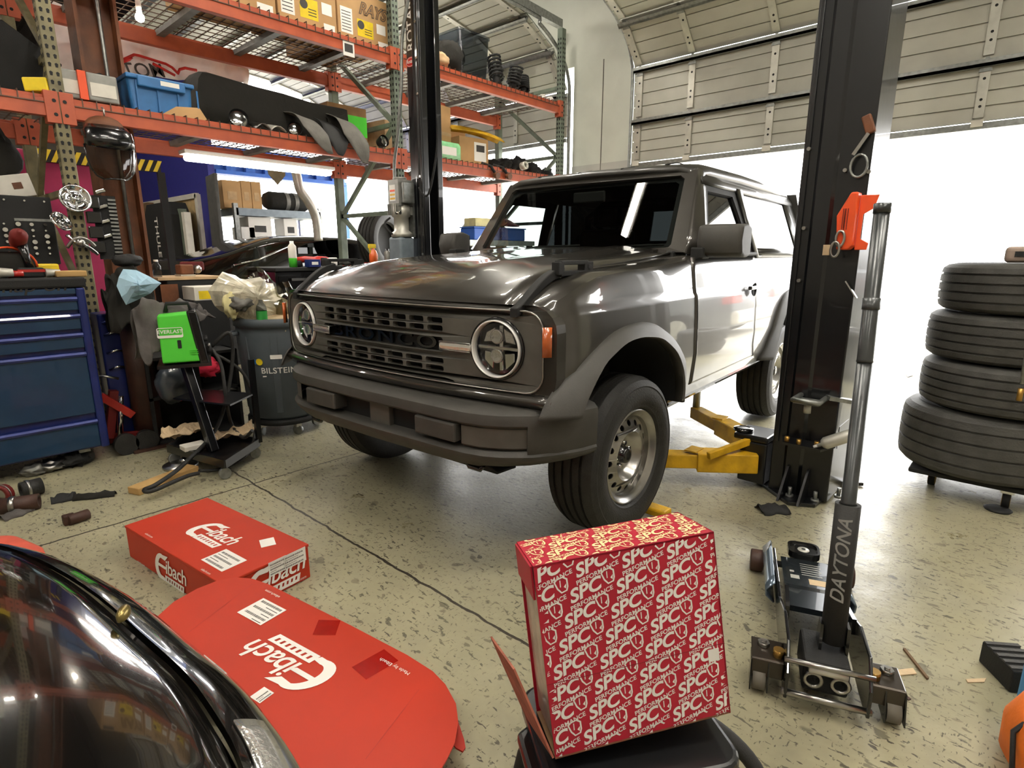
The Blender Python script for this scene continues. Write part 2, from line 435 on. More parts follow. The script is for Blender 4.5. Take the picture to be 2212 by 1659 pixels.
# ================================================================ walls
DT = 3.62                                       # top of both door openings
g = G()
g.box(-4.76, -3.86, YD, YD+.2, 0, DT, 0).box(-4.76, -3.86, YD-.004, YD, 0, 2.42, 1)
g.box(-10.0, XR, YD, YD+.2, DT, ZC, 0).box(2.15, XR, YD, YD+.2, 0, DT, 0)
g.box(-4.32, -4.31, YD-.006, YD, 0, DT, 2)      # joint between the panels
struct(g.build('wall_door', ['panel_white', 'panel_low', 'wall_dark']))
struct(G().box(XR, XR+.2, YB, YD+.2, 0, ZC).build('wall_right', 'concrete_wall'))
struct(G().box(XL, XR+.2, YB-.2, YB, 0, ZC).build('wall_back', 'concrete_wall'))
struct(G().box(XL-.2, XL, YB-.2, 3.9, 0, ZC).build('wall_left', 'wall_dark'))
g = G().box(XL-.2, XR+.2, YB-.2, YD+.2, ZC, ZC+.15, 0)
struct(g.build('ceiling', 'ceil_dark'))
for i, y in enumerate((-2.2, 0.2, 2.6, 5.0)):
    struct(G().box(XL, XR, y-.07, y+.07, ZC-.36, ZC-.33).box(XL, XR, y-.012, y+.012, ZC-.33, ZC).box(XL, XR, y-.07, y+.07, ZC-.03, ZC).build('trim_%d' % (i+1), 'ceil_dark'))

# ================================================================ sectional doors
def door_section(x0, x1, a, b, root, mats=('door_panel', 'zinc', 'galv'), stiles=(), strut=True, k=4, name='door_section'):
    """one hinged section between lower edge a=(y,z) and upper edge b=(y,z); its room side carries grooves, stiles and a strut"""
    a = Vector((0, a[0], a[1])); b = Vector((0, b[0], b[1])); d = (b-a); h = d.length
    X = frame((0, a.y, a.z), (1, 0, 0), d)      # local x along the door, y up the section, z = room side
    if X.col[2].y > 0 or (abs(X.col[2].y) < .2 and X.col[2].z > 0): sgn = -1
    else: sgn = 1
    g = G()
    for j in range(k):
        y0 = h*j/k+.006; y1 = h*(j+1)/k-.006
        g.box(x0, x1, y0, y1, -.02 if sgn > 0 else -.005, .005 if sgn > 0 else .02, 0, X)
    g.box(x0, x1, .003, h-.003, -.015*sgn-.004, -.015*sgn+.004, 0, X)
    o = g.build(name, mats, root)
    st = G()
    for x in stiles:
        st.box(x-.035, x+.035, .03, h-.03, .006*sgn, .026*sgn, 0, X)
    for x in stiles:
        for yy in (.25*h, .36*h, .7*h):
            st.cyl((x, yy, .022*sgn), (x, yy, .0275*sgn), .011, n=10, m=2, X=X)
        # hinge leaf
        st.prism([(x-.045, h-.09), (x+.045, h-.09), (x+.012, h+.02), (x-.012, h+.02)], .027*sgn, .035*sgn, 1, X)
    if stiles: st.build('stile', ['zinc', 'galv', 'dark'], o)
    if strut:
        s = G(); s.box(x0, x1, h-.055, h-.03, .0, .06*sgn, 0, X).box(x0, x1, h-.055, h-.05+.05, .055*sgn, .06*sgn, 0, X)
        s.build('strut', 'galv', o)
    return o
d1 = thing('door_1', 'wide white sectional roll-up door partly raised above the pickup-style vehicle', 'garage door', (0, 0, 0)); d1['kind'] = 'structure'
ST1 = [-3.76, -3.12, -2.25, -1.4, -.56, .3, 1.15, 2.0, 2.85, 3.54]
y0 = 6.40
door_section(-3.83, 3.62, (y0, 2.37), (y0, 2.84), d1, stiles=ST1)
door_section(-3.83, 3.62, (y0, 2.845), (y0, 3.40), d1, stiles=ST1)
door_section(-3.83, 3.62, (y0-.01, 3.418), (y0-.40, 3.80), d1, stiles=ST1)
door_section(-3.83, 3.62, (y0-.41, 3.81), (y0-.93, 4.02), d1, stiles=ST1, mats=('panel_white', 'zinc', 'galv'))
door_section(-3.83, 3.62, (y0-.94, 4.03), (y0-1.5, 4.10), d1, stiles=ST1, mats=('panel_white', 'zinc', 'galv'))
door_section(-3.83, 3.62, (y0-1.51, 4.105), (y0-2.07, 4.13), d1, stiles=ST1, mats=('panel_white', 'zinc', 'galv'))
g = G().box(-3.83, 3.62, y0-.03, y0+.03, 2.31, 2.36)
for x in ST1: g.box(x-.04, x+.04, y0-.05, y0-.03, 2.33, 2.38, 1)
g.build('bottom_rail', ['galv', 'offwhite'], d1)
def track(x, root, ytail, ztail):
    pts = [(x, y0+.0, z) for z in (0.0, 1, 2, 2.8, 3.3)]+[(x, y0-.04, 3.5), (x, y0-.16, 3.68), (x, y0-.36, 3.83), (x, y0-.62, 3.95), (x, y0-.93, 4.03), (x, ytail, ztail)]
    G().tube(spline(pts, 3), .022, 8).build('door_track', 'galv', root)
track(-3.87, d1, 3.6, 4.15)
# second door, behind the racking: raised further
d2 = thing('door_2', 'raised white sectional door above the opening behind the orange racking', 'garage door', (0, 0, 0)); d2['kind'] = 'structure'
ST2 = [-9.9, -9.3, -8.1, -6.9, -5.7, -4.9]
door_section(-9.98, -4.82, (y0, 2.78), (y0, 3.32), d2, stiles=ST2)
yy, zz = y0-.02, 3.34
for dy, dz in ((.3, .42), (.5, .24), (.55, .1), (.56, .04), (.56, .03), (.56, .02), (.56, .02)):
    door_section(-9.98, -4.82, (yy, zz), (yy-dy, zz+dz), d2, stiles=ST2, mats=('panel_white', 'zinc', 'galv')); yy -= dy+.012; zz += dz+.004
G().box(-9.98, -4.82, y0-.03, y0+.03, 2.72, 2.77).build('bottom_rail', 'galv', d2)
p0 = P(1205, 118, x=-4.78); 
track(-4.79, d2, 2.2, 4.12)
G().bar((-4.80, 6.2, 4.05), (-4.80, 2.0, 4.22), .07, .09).build('track_angle', 'galv', d2)
# narrow blue container band and post at the far left of the second opening
XC = -10.05
g = G()
for i in range(15):
    yv = 4.03+i*.16
    g.box(XC-.17, XC if i % 2 else XC-.08, yv, yv+.155, 2.62, 2.95)
g.box(XC-.22, XC+.02, 4.02, 6.4, 2.57, 2.63).box(XC-.22, XC+.02, 4.02, 6.4, 2.94, 3.0)
g.box(XC-.17, XC-.02, 6.3, 6.43, 0, 2.6)
tag(g.build('container_header', 'cont_blue'), 'bright blue corrugated steel header of a container side above the far grey shelf', 'container')
g = G().box(-15, XC, 3.9, 4.0, 0, ZC)
struct(g.build('wall_blue', 'wall_blue'))
# ================================================================ lamps
def ceil_lamp(x0, y0_, x1, y1, z, label, group='ceiling tube lights'):
    t = thing('tube_light', label, 'ceiling light', ((x0+x1)/2, (y0_+y1)/2, z), 0, group)
    a = Vector((x0-t.location.x, y0_-t.location.y, 0)); b = Vector((x1-t.location.x, y1-t.location.y, 0))
    G().bar(a+Vector((0, 0, .05)), b+Vector((0, 0, .05)), .16, .06).build('housing', 'white', t, bev=.01)
    G().bar(a, b, .10, .04).build('tube', 'tube', t, bev=.015)
    for k in (a, b): G().cyl(k*.8+Vector((0, 0, .07)), k*.8+Vector((0, 0, ZC-.0-z)), .006, n=6).build('hanger', 'galv', t)
    return t
LG = 'white tube light hanging from the dark ceiling, one of a set with added fill'
ceil_lamp(-3.33, 1.92, -3.03, 2.70, 4.5, LG)
for (x, y, l) in ((-1.0, 1.0, .62), (1.6, .6, .62), (-1.0, -1.9, .62), (1.8, -2.2, .62), (-4.0, -1.4, .62), (-7.2, 1.4, .62), (-7.6, -1.8, .62), (-11, 1.2, .62), (-6.9, 4.4, .6), (1.2, 3.4, .62), (-4.3, 4.2, .62), (.3, 2.2, .62)):  # final pair of tubes is added fill that brightens the door wall
    ceil_lamp(x, y-l, x, y+l, 4.5, LG)
# ================================================================ the grey off-roader
CAR = thing('off_road_vehicle', 'dark grey two-door off-road vehicle with round headlights parked between the black lift posts', 'car', (-2.2, 2.19, 0), -86.4)
TOPX = [(-3.4, 1.30), (-1.7, 1.30), (-.75, 1.295), (-.3, 1.262), (.0, 1.248), (.3, 1.228), (.42, 1.20), (.5, 1.172), (.57, 1.135), (.62, 1.10)]
def wid(x):
    return interp([(-3.4, .93), (-3.25, .97), (-2.9, 1.0), (.35, 1.0), (.5, .985), (.57, .95), (.61, .91)], x)
def sidey(z, x=0.0):
    """half width of the body side at height z"""
    t = interp(TOPX, x)
    pr = [(.50, .85), (.54, .895), (.62, .922), (.78, .936), (.98, .928), (1.085, .920), (1.10, .911), (1.13, .905), (1.30, .885)]
    return interp(pr, z)*wid(x)
def section(x):
    t = interp(TOPX, x); w_ = wid(x)
    zs = [.54, .58, .62, .70, .78, .88, .98, 1.05, 1.085, 1.10, 1.125]
    zs = [z for z in zs if z < t-.045]
    half = [(0, .52), (.6, .52), (.80*w_, .52), (.85*w_, .525)]+[(sidey(z, x), z) for z in zs]
    ye = sidey(t-.03, x)
    half += [(ye, t-.04), (ye-.012, t-.016), (ye-.04, t-.003), (ye-.10, t), (.5, t+.002), (0, t+.004)]
    return half
def loft_half(stations):
    rows = []
    n0 = None
    for x in stations:
        h = section(x)
        # fixed number of points: resample the upright stretch
        lo = h[:4]; up = [p for p in h[4:-6]]; hi = h[-6:]
        zs = [.54, .58, .62, .70, .78, .88, .97, 1.03, 1.07]
        t = interp(TOPX, x); zt = t-.06
        zs = [min(z, .54+(zt-.54)*i/(len(zs)-1) if z > zt else z) for i, z in enumerate(zs)]
        up = [(sidey(z, x), z) for z in zs]
        if t > 1.17: up += [(sidey(1.085, x), 1.085), (sidey(1.10, x), 1.10), (sidey(1.125, x), 1.125)]
        else: up += [(sidey(zt+.002*k, x), zt+.002*k) for k in (1, 2, 3)]
        hh = lo+up+hi
        rows.append([(x, y, z) for y, z in hh]+[(x, -y, z) for y, z in hh[-2:0:-1]])
    return rows
STN = [.61, .59, .57, .54, .5, .46, .42, .36, .3, .2, .0, -.3, -.6, -.75, -1.2, -1.7, -2.2, -2.7, -2.95, -3.15, -3.27, -3.33]
body = G().rows(loft_half(STN), 0, True, True, False, True).build('body_shell', ['paint', 'soft_black'], CAR)
LIPF = [(.54, .70), (.50, .767), (.39, .875), (.30, .915), (.204, .943), (.09, .95), (-.02, .939), (-.11, .924), (-.187, .897), (-.32, .824), (-.407, .725), (-.436, .627), (-.43, .56)]
OUTF = [(.69, .70), (.634, .78), (.492, .874), (.39, .93), (.267, .979), (.14, 1.003), (.004, 1.009), (-.12, .995), (-.234, .962), (-.379, .89), (-.515, .772), (-.566, .653), (-.60, .56)]
LIPR = [(-2.55+a, b) for a, b in ((.42, .54), (.36, .64), (.27, .76), (.18, .86), (.08, .925), (-.05, .95), (-.2, .945), (-.3, .92), (-.38, .86), (-.44, .76), (-.46, .66), (-.46, .56))]
OUTR = [(-2.55+a, b) for a, b in ((.55, .54), (.47, .65), (.35, .79), (.24, .91), (.1, .995), (-.06, 1.03), (-.22, 1.035), (-.36, 1.0), (-.47, .93), (-.56, .82), (-.6, .68), (-.61, .56))]
cuts = []
for lip in (LIPF, LIPR):
    poly = [(x, z) for x, z in lip]; poly = poly+[(poly[-1][0], .3), (poly[0][0], .3)]
    for s in (1, -1):
        g = G(); n = len(poly)
        g.rows([[(x, s*.56, z) for x, z in poly], [(x, s*1.3, z) for x, z in poly]], 0, False, True, False, True)
        cuts.append(g)
cuts.append(G().box(-3.2, -.90, -.80, .80, .9, 1.6))
cuts.append(G().box(.50, .8, -.80, .80, .78, 1.06))
cut(body, cuts); smooth(body, 30)
# wheel wells (liner + back)
for lip in (LIPF, LIPR):
    for s in (1, -1):
        g = G(); k = [(x, z) for x, z in lip]
        g.rows([[(x, s*.935, z) for x, z in k], [(x*.995, s*.55, z+.0) for x, z in k]])
        g.add([(x, s*.551, z) for x, z in k]+[(k[-1][0], s*.551, .38), (k[0][0], s*.551, .38)], [tuple(range(len(k)+2))])
        g.build('wheel_well', 'dark', CAR)
# fender flares
for nm, lip, out in (('f', LIPF, OUTF), ('r', LIPR, OUTR)):
    for s in (1, -1):
        L_ = spline([(x, 0, z) for x, z in lip], 3); O_ = spline([(x, 0, z) for x, z in out], 3)
        n = min(len(L_), len(O_)); rows = []
        for i in range(n):
            l = L_[int(i*(len(L_)-1)/(n-1))]; o = O_[int(i*(len(O_)-1)/(n-1))]
            yb = sidey(min(o.z, 1.08), min(o.x, .57))-.004
            m_ = o.lerp(l, .2); q = o.lerp(l, .78)
            rows.append([(o.x, s*yb, o.z), (m_.x, s*(yb+.028), m_.z), (q.x, s*.978, q.z), (lerp(o.x, l.x, .93), s*.985, lerp(o.z, l.z, .93)), (l.x, s*.978, l.z), (l.x, s*.93, l.z-.0)])
        smooth(G().rows(rows, 0, True).build('fender_flare', 'black_plastic', CAR, solid=.008), 50)
# ---- front face: warp maps the flat drawing (y to the left, z up) onto the bowed nose
def nose(y, dx=0.0): return .685-.075*(abs(y)/.85)**2.4+dx
def nw(dx):
    return lambda p: Vector((nose(p[0], dx)+p[2], p[0], p[1]))
# painted surround with rounded ends
outer = dense(rrect(0, .928, 1.80, .375, .10), .04); inner = dense(rrect(0, .938, 1.70, .312, .07), .04)
v, f = fill2d([outer, inner], .03)
g = G().add([nw(-.025)(p) for p in v], f)
g.build('front_surround', 'paint', CAR, bev=.008)
# thin bright edge round the grille panel
g = G().tube([nw(.012)((p[0], p[1], 0)) for p in inner], .004, 6, 0, True)
g.build('surround_edge', 'steel', CAR)
slots = []
for zc, h_ in ((1.036, .025), (1.003, .025), (.868, .025), (.835, .025)):
    for i in range(8 if zc > .95 else 7):
        w_ = .845/7 if zc < .95 else .845/8
        yc = -.445+w_*(i+.5)
        slots.append(rrect(yc, zc, w_-.02, h_, .010, 3))
slots.append(dense(rrect(-.03, .937, .84, .062, .014, 4), .05))
slots.append(dense([(-.50, .787), (-.46, .801), (.40, .801), (.44, .795), (.45, .787), (.43, .786), (-.48, .786)], .05))
holes = [circ(s*.65, .943, .121, 40) for s in (1, -1)]
v, f = fill2d([dense(rrect(0, .938, 1.695, .306, .068), .03)]+slots+holes, .014)
G().add([nw(-.006)(p) for p in v], f).build('grille', 'grille_grey', CAR, bev=.003, seg=1)
g = G().rows([[Vector((nose(y, -.06), y, z)) for y in [-.8+.1*i for i in range(17)]] for z in (.785, 1.09)], 0, True)
g.build('grille_backing', 'dark', CAR)
g = G().text('BRONCO', .078, Matrix.Identity(4), 0, off=.012, sp=1.22, sx=1.95, warp=lambda p: Vector((nose(p.x-.03, -.012), p.x-.03, p.y+.937)))
g.build('grille_lettering', 'gloss_black', CAR, solid=.01)
g = G().rows([[Vector((nose(y, -.03), y, z)) for y in [-.45+.05*i for i in range(18)]] for z in (.906, .968)], 0)
g.build('letter_recess', 'soft_black', CAR)
# round headlights
for s in (1, -1):
    X = frame((nose(.65, -.03), s*.65, .943), (0, 1, 0), (0, 0, 1))      # z outwards = +x
    tilt = math.atan2(.075*2.4*(.65/.85)**1.4/.85, 1)
    X = T(nose(.65, -.03), s*.65, .943) @ Matrix.Rotation(s*tilt*.6, 4, 'Z') @ frame((0, 0, 0), (0, 1, 0), (0, 0, 1))
    hl = G().lathe([(.124, -.02), (.124, .036), (.119, .044), (.113, .036)], 48, 0, X).build('headlight_bezel', 'gloss_black', CAR)
    G().lathe([(.112, .02), (.113, .05), (.110, .055), (.106, .05), (.105, .02)], 48, 0, X).build('headlight_ring', 'lens_ring', hl)
    G().lathe([(.0, -.03), (.05, -.028), (.085, -.01), (.10, .03)], 40, 0, X).build('reflector', 'reflect_dark', hl)
    g = G()
    g.box(-.095, .095, -.004, .008, .005, .03, 0, X)
    g.lathe([(.026, .0), (.03, .025), (.024, .028), (0, .02)], 20, 1, X @ T(-.01, -.03, 0))
    g.lathe([(.026, .0), (.03, .025), (.024, .028), (0, .02)], 20, 1, X @ T(-.01, .045, 0))
    g.prism([(-.005, -.09), (.012, -.09), (.012, .09), (-.005, .09)], .0, .012, 0, X)
    for q in (-1, 1):
        g.prism([(q*.03, -.085), (q*.07, -.05), (q*.07, -.015), (q*.025, -.02)], .0, .02, 0, X)
        g.prism([(q*.02, .08), (q*.06, .06), (q*.075, .02), (q*.03, .025)], .0, .02, 1, X)
    g.build('lamp_inner', ['chrome', 'clear_lamp'], hl, bev=.002, seg=1)
    G().lathe([(.0, .052), (.04, .05), (.075, .046), (.10, .04)], 40, 0, X).build('lamp_lens', 'lens', hl)
    # turn bar running inwards
    g = G()
    g.rows([[Vector((nose(s*yy, .008+dx), s*yy, .937+zz)) for dx, zz in ((-.02, -.018), (.012, -.015), (.016, 0), (.012, .015), (-.02, .018))] for yy in (.385, .40, .47, .545)], 0, False, False)
    g.build('turn_bar', 'clear_lamp', CAR, bev=.003)
    g = G().tube([Vector((nose(s*yy, .022), s*yy, .937+zz)) for yy, zz in ((.383, -.017), (.383, .017), (.54, .017), (.54, -.017))], .0025, 6, 0, True)
    g.build('turn_bar_edge', 'steel', CAR)
    # amber marker and clearance detail on the corner
    g = G().box(.555, .60, s*.862 - .018, s*.862+.03 if s > 0 else s*.862+.018, .93, 1.045)
    g = G().rows([[Vector((.644, s*.862, z)), Vector((.636, s*.872, z)), Vector((.620, s*.884, z))] for z in (.932, 1.042)], 0, True)
    g.build('side_marker', 'amber', CAR, solid=.012, so=1.0)
# painted chin below the grille
rows = []
for i in range(25):
    y = -.90+1.8*i/24
    x = nose(min(abs(y), .86))
    rows.append([(x-.05, y, .765), (x+.012, y, .775), (x+.03, y, .76), (x+.03, y, .745), (x-.02, y, .70)])
smooth(G().rows(rows, 0, True).build('chin_panel', 'paint', CAR, solid=.01), 50)
# ---- bonnet
HZ = [(-.78, 1.325), (-.6, 1.308), (-.3, 1.285), (.0, 1.265), (.2, 1.25), (.34, 1.234), (.43, 1.213), (.5, 1.19), (.56, 1.165), (.60, 1.14), (.628, 1.115), (.64, 1.098)]
rows = []
for x, z in HZ[::-1]:
    r = []
    for i in range(21):
        y = -.725+1.45*i/20; a = abs(y)/.725
        fx = x+.055*(1-a**2.2)*interp([(-.3, 0), (.3, .4), (.64, 1)], x)
        cz = .028*(1-a**2)*interp([(-.78, .7), (.3, 1), (.5, .6), (.64, .1)], x) - (.012*max(0, (a-.9)/.1))
        bul = .012*max(0, 1-((a-.55)/.12)**2) if x < .45 else 0
        r.append((fx, y, z+cz+bul))
    rows.append(r)
rows.insert(0, [(p[0]-.012, p[1], p[2]-.018) for p in rows[0]])
hood = smooth(G().rows(rows, 0, True).build('hood', 'paint', CAR, solid=.012), 40)
for s in (1, -1):
    pts = spline([(.655, s*.735, 1.098), (.62, s*.742, 1.118), (.56, s*.748, 1.165), (.50, s*.752, 1.205), (.44, s*.757, 1.232), (.38, s*.762, 1.243)], 4)
    g = G()
    g.rows([[p+Vector((.0, s*a, b)) for a, b in ((-.016, -.03), (-.016, .006), (.02, .006), (.02, -.03))] for p in pts], 0, False, True, False, True)
    g.build('hood_strip', 'soft_black', CAR, bev=.004)
    g = G()
    g.box(.40, .44, s*.775-.018, s*.775+.018, 1.22, 1.27).box(.18, .25, s*.775-.018, s*.775+.018, 1.22, 1.27).box(.22, .42, s*.775-.018, s*.775+.018, 1.258, 1.275).box(.22, .42, s*.775-.018, s*.775+.018, 1.215, 1.235)
    g.cyl((.215, s*.79, 1.248), (.215, s*.797, 1.248), .012, n=12)
    g.build('fender_sight', 'soft_black', CAR, bev=.005)
# cowl grille and wipers
G().box(-.86, -.76, -.74, .74, 1.285, 1.318).build('cowl', 'dash', CAR, bev=.01)
for yy in (-.35, .3):
    G().tube([(-.80, yy, 1.325), (-.84, yy+.1, 1.345), (-.865, yy+.42, 1.355)], [.012, .008, .006], 6).build('wiper', 'soft_black', CAR)
# ---- bumper
BX = [(0, .80), (.55, .795), (.66, .78), (.76, .735), (.84, .665), (.90, .58), (.945, .48), (.965, .40)]
BX2 = [(0, .80), (.55, .785), (.66, .75), (.76, .685), (.84, .61), (.90, .535), (.945, .46), (.965, .40)]
def bx(y): return interp(BX if y > 0 else BX2, abs(y))
BY = [-.965, -.945, -.92, -.88, -.84, -.8, -.74, -.68, -.6, -.5, -.3, 0, .3, .5, .6, .68, .74, .8, .84, .88, .92, .945, .965]
def bsec(y, prof):
    x = bx(y); n = Vector((1, 0, 0))
    if abs(y) > .6:
        q_ = 1 if y > 0 else -1; d = (bx(q_*(abs(y)+.02))-bx(q_*(abs(y)-.02)))/.04
        n = Vector((-d*0+1, -d*(1 if y > 0 else -1), 0)).normalized()
    return [(x+n.x*a, y+n.y*a, z) for a, z in prof]
top = [(-.20, .715), (-.16, .728), (-.03, .722), (-.004, .708), (0, .69), (0, .668), (-.01, .658), (-.20, .655)]
rows = [bsec(y, top) for y in BY]
smooth(G().rows(rows, 0, True, True, False, True).build('bumper', 'black_plastic', CAR), 40)
def chin_z(y): return interp([(0, .0), (.45, .0), (.6, .012), (.7, .03), (.965, .05)], abs(y))
rows = [bsec(y, [(-.2, .56), (-.015, .556+chin_z(y)*.2), (-.0, .545), (-.004, .53), (-.05, .475+chin_z(y)*.5), (-.10, .45+chin_z(y)), (-.2, .45+chin_z(y))]) for y in BY]
smooth(G().rows(rows, 0, True, True, False, True).build('bumper_chin', 'black_plastic', CAR), 40)
for s in (1, -1):
    ys = [.825, .84, .86, .88, .90, .92, .945, .965]
    rows = [bsec(s*y, [(-.2, .70), (-.004, .70), (0, .68), (-.004, .56), (-.02, .53), (-.10, .47+chin_z(y)), (-.2, .47+chin_z(y))]) for y in ys]
    smooth(G().rows(rows, 0, True, True, False, True).build('bumper_corner', 'black_plastic', CAR), 40)
    rows = [bsec(s*y, [(-.025, .655), (-.02, .65), (-.02, .575), (-.03, .565)]) for y in (.57, .62, .66, .70, .74, .78, .82, .83)]
    smooth(G().rows(rows, 0, True).build('fog_cover', 'grille_grey', CAR), 40)
    G().tube([Vector((.685, s*.56+a, .455+b)) for a, b in ((-.045, .01), (-.03, -.012), (.03, -.012), (.045, .01))], .011, 8).build('tow_hook', 'gloss_black', CAR)
G().rows([bsec(y, [(-.07, .67), (-.07, .54)]) for y in BY[6:-6]], 0).build('bumper_recess', 'dark', CAR)
for ya, yb in ((.325, .555), (-.47, -.235)):
    G().box(.66, .797, ya, yb, .578, .655).build('bumper_block', 'black_plastic', CAR, bev=.008)
G().box(.70, .755, -.02, .115, .55, .66).build('plate_bracket', 'grille_grey', CAR, bev=.004)
g = G().rows([[(.68, y, .46), (.60, y*.98, .40), (.45, y*.95, .38)] for y in (-.62, -.4, 0, .4, .62)], 0, True)
g.build('skid_plate', 'soft_black', CAR, solid=.01)
# ---- windscreen frame, glass, roof
def wf(y, t):
    """windscreen surface: t 0 at the cowl, 1 at the header"""
    return Vector((-.80-.34*t+.025*(1-(y/.75)**2), y*(1-.115*t), 1.30+.485*t))
outl = dense([(-.795, 0), (.795, 0), (.795, .97), (.76, 1.0), (-.76, 1.0), (-.795, .97)], .06)
inl = dense([(-.695, .055), (-.71, .09), (-.72, .87), (-.69, .915), (.69, .915), (.72, .87), (.71, .09), (.695, .055)], .06)
v, f = fill2d([outl, inl], .02)
G().add([wf(p.x, p.y)+Vector((p.z*.8, 0, p.z*.5)) for p in v], f).build('windscreen_frame', 'paint', CAR, bev=.01)
v, f = fill2d([dense([(-.73, .03), (-.745, .93), (.745, .93), (.73, .03)], .08)])
G().rows([[wf(-.735+1.47*i/16, .03+.905*j/8) for i in range(17)] for j in range(9)], 0, True).build('windscreen', 'glass', CAR)
g = G()
v, f = fill2d([inl, dense([(-.655, .105), (-.67, .13), (-.68, .84), (-.655, .87), (.655, .87), (.68, .84), (.67, .13), (.655, .105)], .06)])
g.add([wf(p.x, p.y)+Vector((-.004, 0, -.003)) for p in v], f)
g.build('glass_border', 'dark', CAR)
# A pillars: outer skin from the frame back to the door
def gy(z): return .885-(z-1.30)*.37          # half width of the greenhouse
for s in (1, -1):
    rows = []
    for t in (0, .2, .4, .6, .8, 1.0):
        a = wf(s*.795, t); z = a.z
        rows.append([a+Vector((.016, 0, .01)), Vector((a.x-.012, s*(abs(a.y)+.016), z)), Vector((a.x-.05, s*(gy(z)+.004), z)), Vector((a.x-.10, s*gy(z), z))])
    smooth(G().rows(rows, 0, True).build('pillar_skin', 'paint', CAR, solid=.012), 60)
    # shoulder between the cowl and the pillar
# roof: lofted cap with rounded edges
rows = []
for x, zt, hw in ((-1.10, 1.795, .655), (-1.12, 1.815, .68), (-1.17, 1.832, .695), (-1.3, 1.845, .70), (-1.9, 1.855, .70), (-2.6, 1.852, .70), (-3.1, 1.84, .695), (-3.25, 1.81, .685), (-3.28, 1.78, .67)):
    hh = [(hw+.012, zt-.085), (hw+.016, zt-.055), (hw-.005, zt-.022), (hw-.06, zt-.006), (hw-.25, zt+.004), (0, zt+.01)]
    rows.append([(x, y, z) for y, z in hh]+[(x, -y, z) for y, z in hh[-2::-1]])
smooth(G().rows(rows, 0, True).build('roof', 'roof_grey', CAR, solid=.03), 45)
for y in (-.45, -.12, .2, .5):
    G().tube([(-1.13, y, 1.829), (-1.3, y, 1.86), (-3.0, y, 1.862)], .004, 6).build('roof_seam', 'soft_black', CAR)
# side glazing
for s in (1, -1):
    def sp(x, z, d=0.0): return (x, s*(gy(z)+d), z)
    xa = lambda z: -.79-.34*(z-1.30)/.485-.09                # rear of the A pillar
    # gutter band above the windows
    g = G().rows([[sp(x, 1.795, -.01), sp(x, 1.72, .012), sp(x, 1.70, .004)] for x in (-1.12, -1.5, -2.2, -3.22)], 0)
    g.build('roof_side', 'roof_grey', CAR, solid=.012)
    # door glass and its frame
    door_gl = [(xa(1.31)-.02, 1.31), (xa(1.68)-.02, 1.68), (-1.66, 1.68), (-1.72, 1.31)]
    G().add([sp(x, z, -.02) for x, z in door_gl], [(0, 1, 2, 3)]).build('door_glass', 'glass_near' if s > 0 else 'glass_dark', CAR)
    fr = [(xa(1.29), 1.29), (xa(1.70), 1.71), (-1.72, 1.71), (-1.80, 1.29)]
    inn = [(xa(1.31)-.045, 1.325), (xa(1.68)-.045, 1.665), (-1.64, 1.665), (-1.70, 1.325)]
    v, f = fill2d([dense(fr, .1), dense(inn, .1)], .0)
    G().add([sp(p.x, p.y, -.002) for p in v], f).build('door_frame', 'soft_black', CAR, solid=.02)
    # B post, rear quarter glass, rear post
    g = G().rows([[sp(x, 1.72, .002), sp(x, 1.28, .002)] for x in (-1.73, -1.84)], 0).rows([[sp(x, 1.72, .002), sp(x, 1.28, .002)] for x in (-2.95, -3.25)], 0).rows([[sp(x, 1.34, .002), sp(x, 1.28, .002)] for x in (-1.84, -2.95)], 0)
    g.build('quarter_panel', 'roof_grey', CAR, solid=.012)
    G().add([sp(-1.83, 1.335, -.006), sp(-1.81, 1.715, -.006), sp(-2.96, 1.715, -.006), sp(-2.96, 1.335, -.006)], [(0, 1, 2, 3)]).build('quarter_glass', 'glass_tint', CAR)
    # belt moulding
    G().tube([(-.70, s*.895, 1.285), (-1.0, s*.897, 1.298), (-1.75, s*.897, 1.302)], .012, 8).build('belt_moulding', 'soft_black', CAR)
    # door skin
    rows = []
    for x in (-.655, -.70, -.9, -1.2, -1.5, -1.7, -1.745):
        rows.append([(x-(.10 if z < .72 and x < -1.6 else 0)*(.72-z)/.15, s*(sidey(z, x)+.003), z) for z in (.605, .62, .70, .78, .88, .98, 1.05, 1.085, 1.10, 1.125, 1.20, 1.285)])
    dr = smooth(G().rows(rows, 0, True).build('door', 'paint', CAR, solid=.010), 30)
    g = G().box(-1.70, -1.52, s*.945-.012, s*.945+.012, 1.075, 1.10).lathe([(.0, 0), (.035, .0), (.045, .012)], 16, 1, T(-1.61, s*.938, 1.075) @ R(-90*s, 'X'))
    g.build('door_handle', ['paint', 'dark'], dr, bev=.006)
    # side mirror: arm and housing
    mi = G().rows([[(x+dx, s*y, z) for x, z in ((-.76+a, 1.285), (-.72+a, 1.30), (-.70+a, 1.37), (-.72+a, 1.445), (-.80+a, 1.455), (-.86+a, 1.44), (-.86+a, 1.295), (-.82+a, 1.283))] for y, dx, a in ((.885, -.02, 0), (.90, 0, 0), (1.0, .0, -.015), (1.08, -.02, -.03), (1.10, -.045, -.035))], 0, True, True, False, True).build('side_mirror', 'black_plastic', CAR, bev=.015, seg=3)
    G().add([(-.895, s*.90, 1.30), (-.905, s*1.08, 1.30), (-.905, s*1.08, 1.435), (-.895, s*.90, 1.435)], [(0, 1, 2, 3)]).build('mirror_glass', 'chrome', mi)
    G().box(-.80, -.70, min(s*.86, s*.93), max(s*.86, s*.93), 1.275, 1.335).build('mirror_arm', 'soft_black', mi, bev=.008)
    # sill
    G().rows([[(x, s*y, z) for y, z in ((.80, .50), (.88, .505), (.90, .53), (.89, .555))] for x in (-.45, -1.2, -2.1)], 0, False).build('sill', 'paint', CAR, solid=.01)
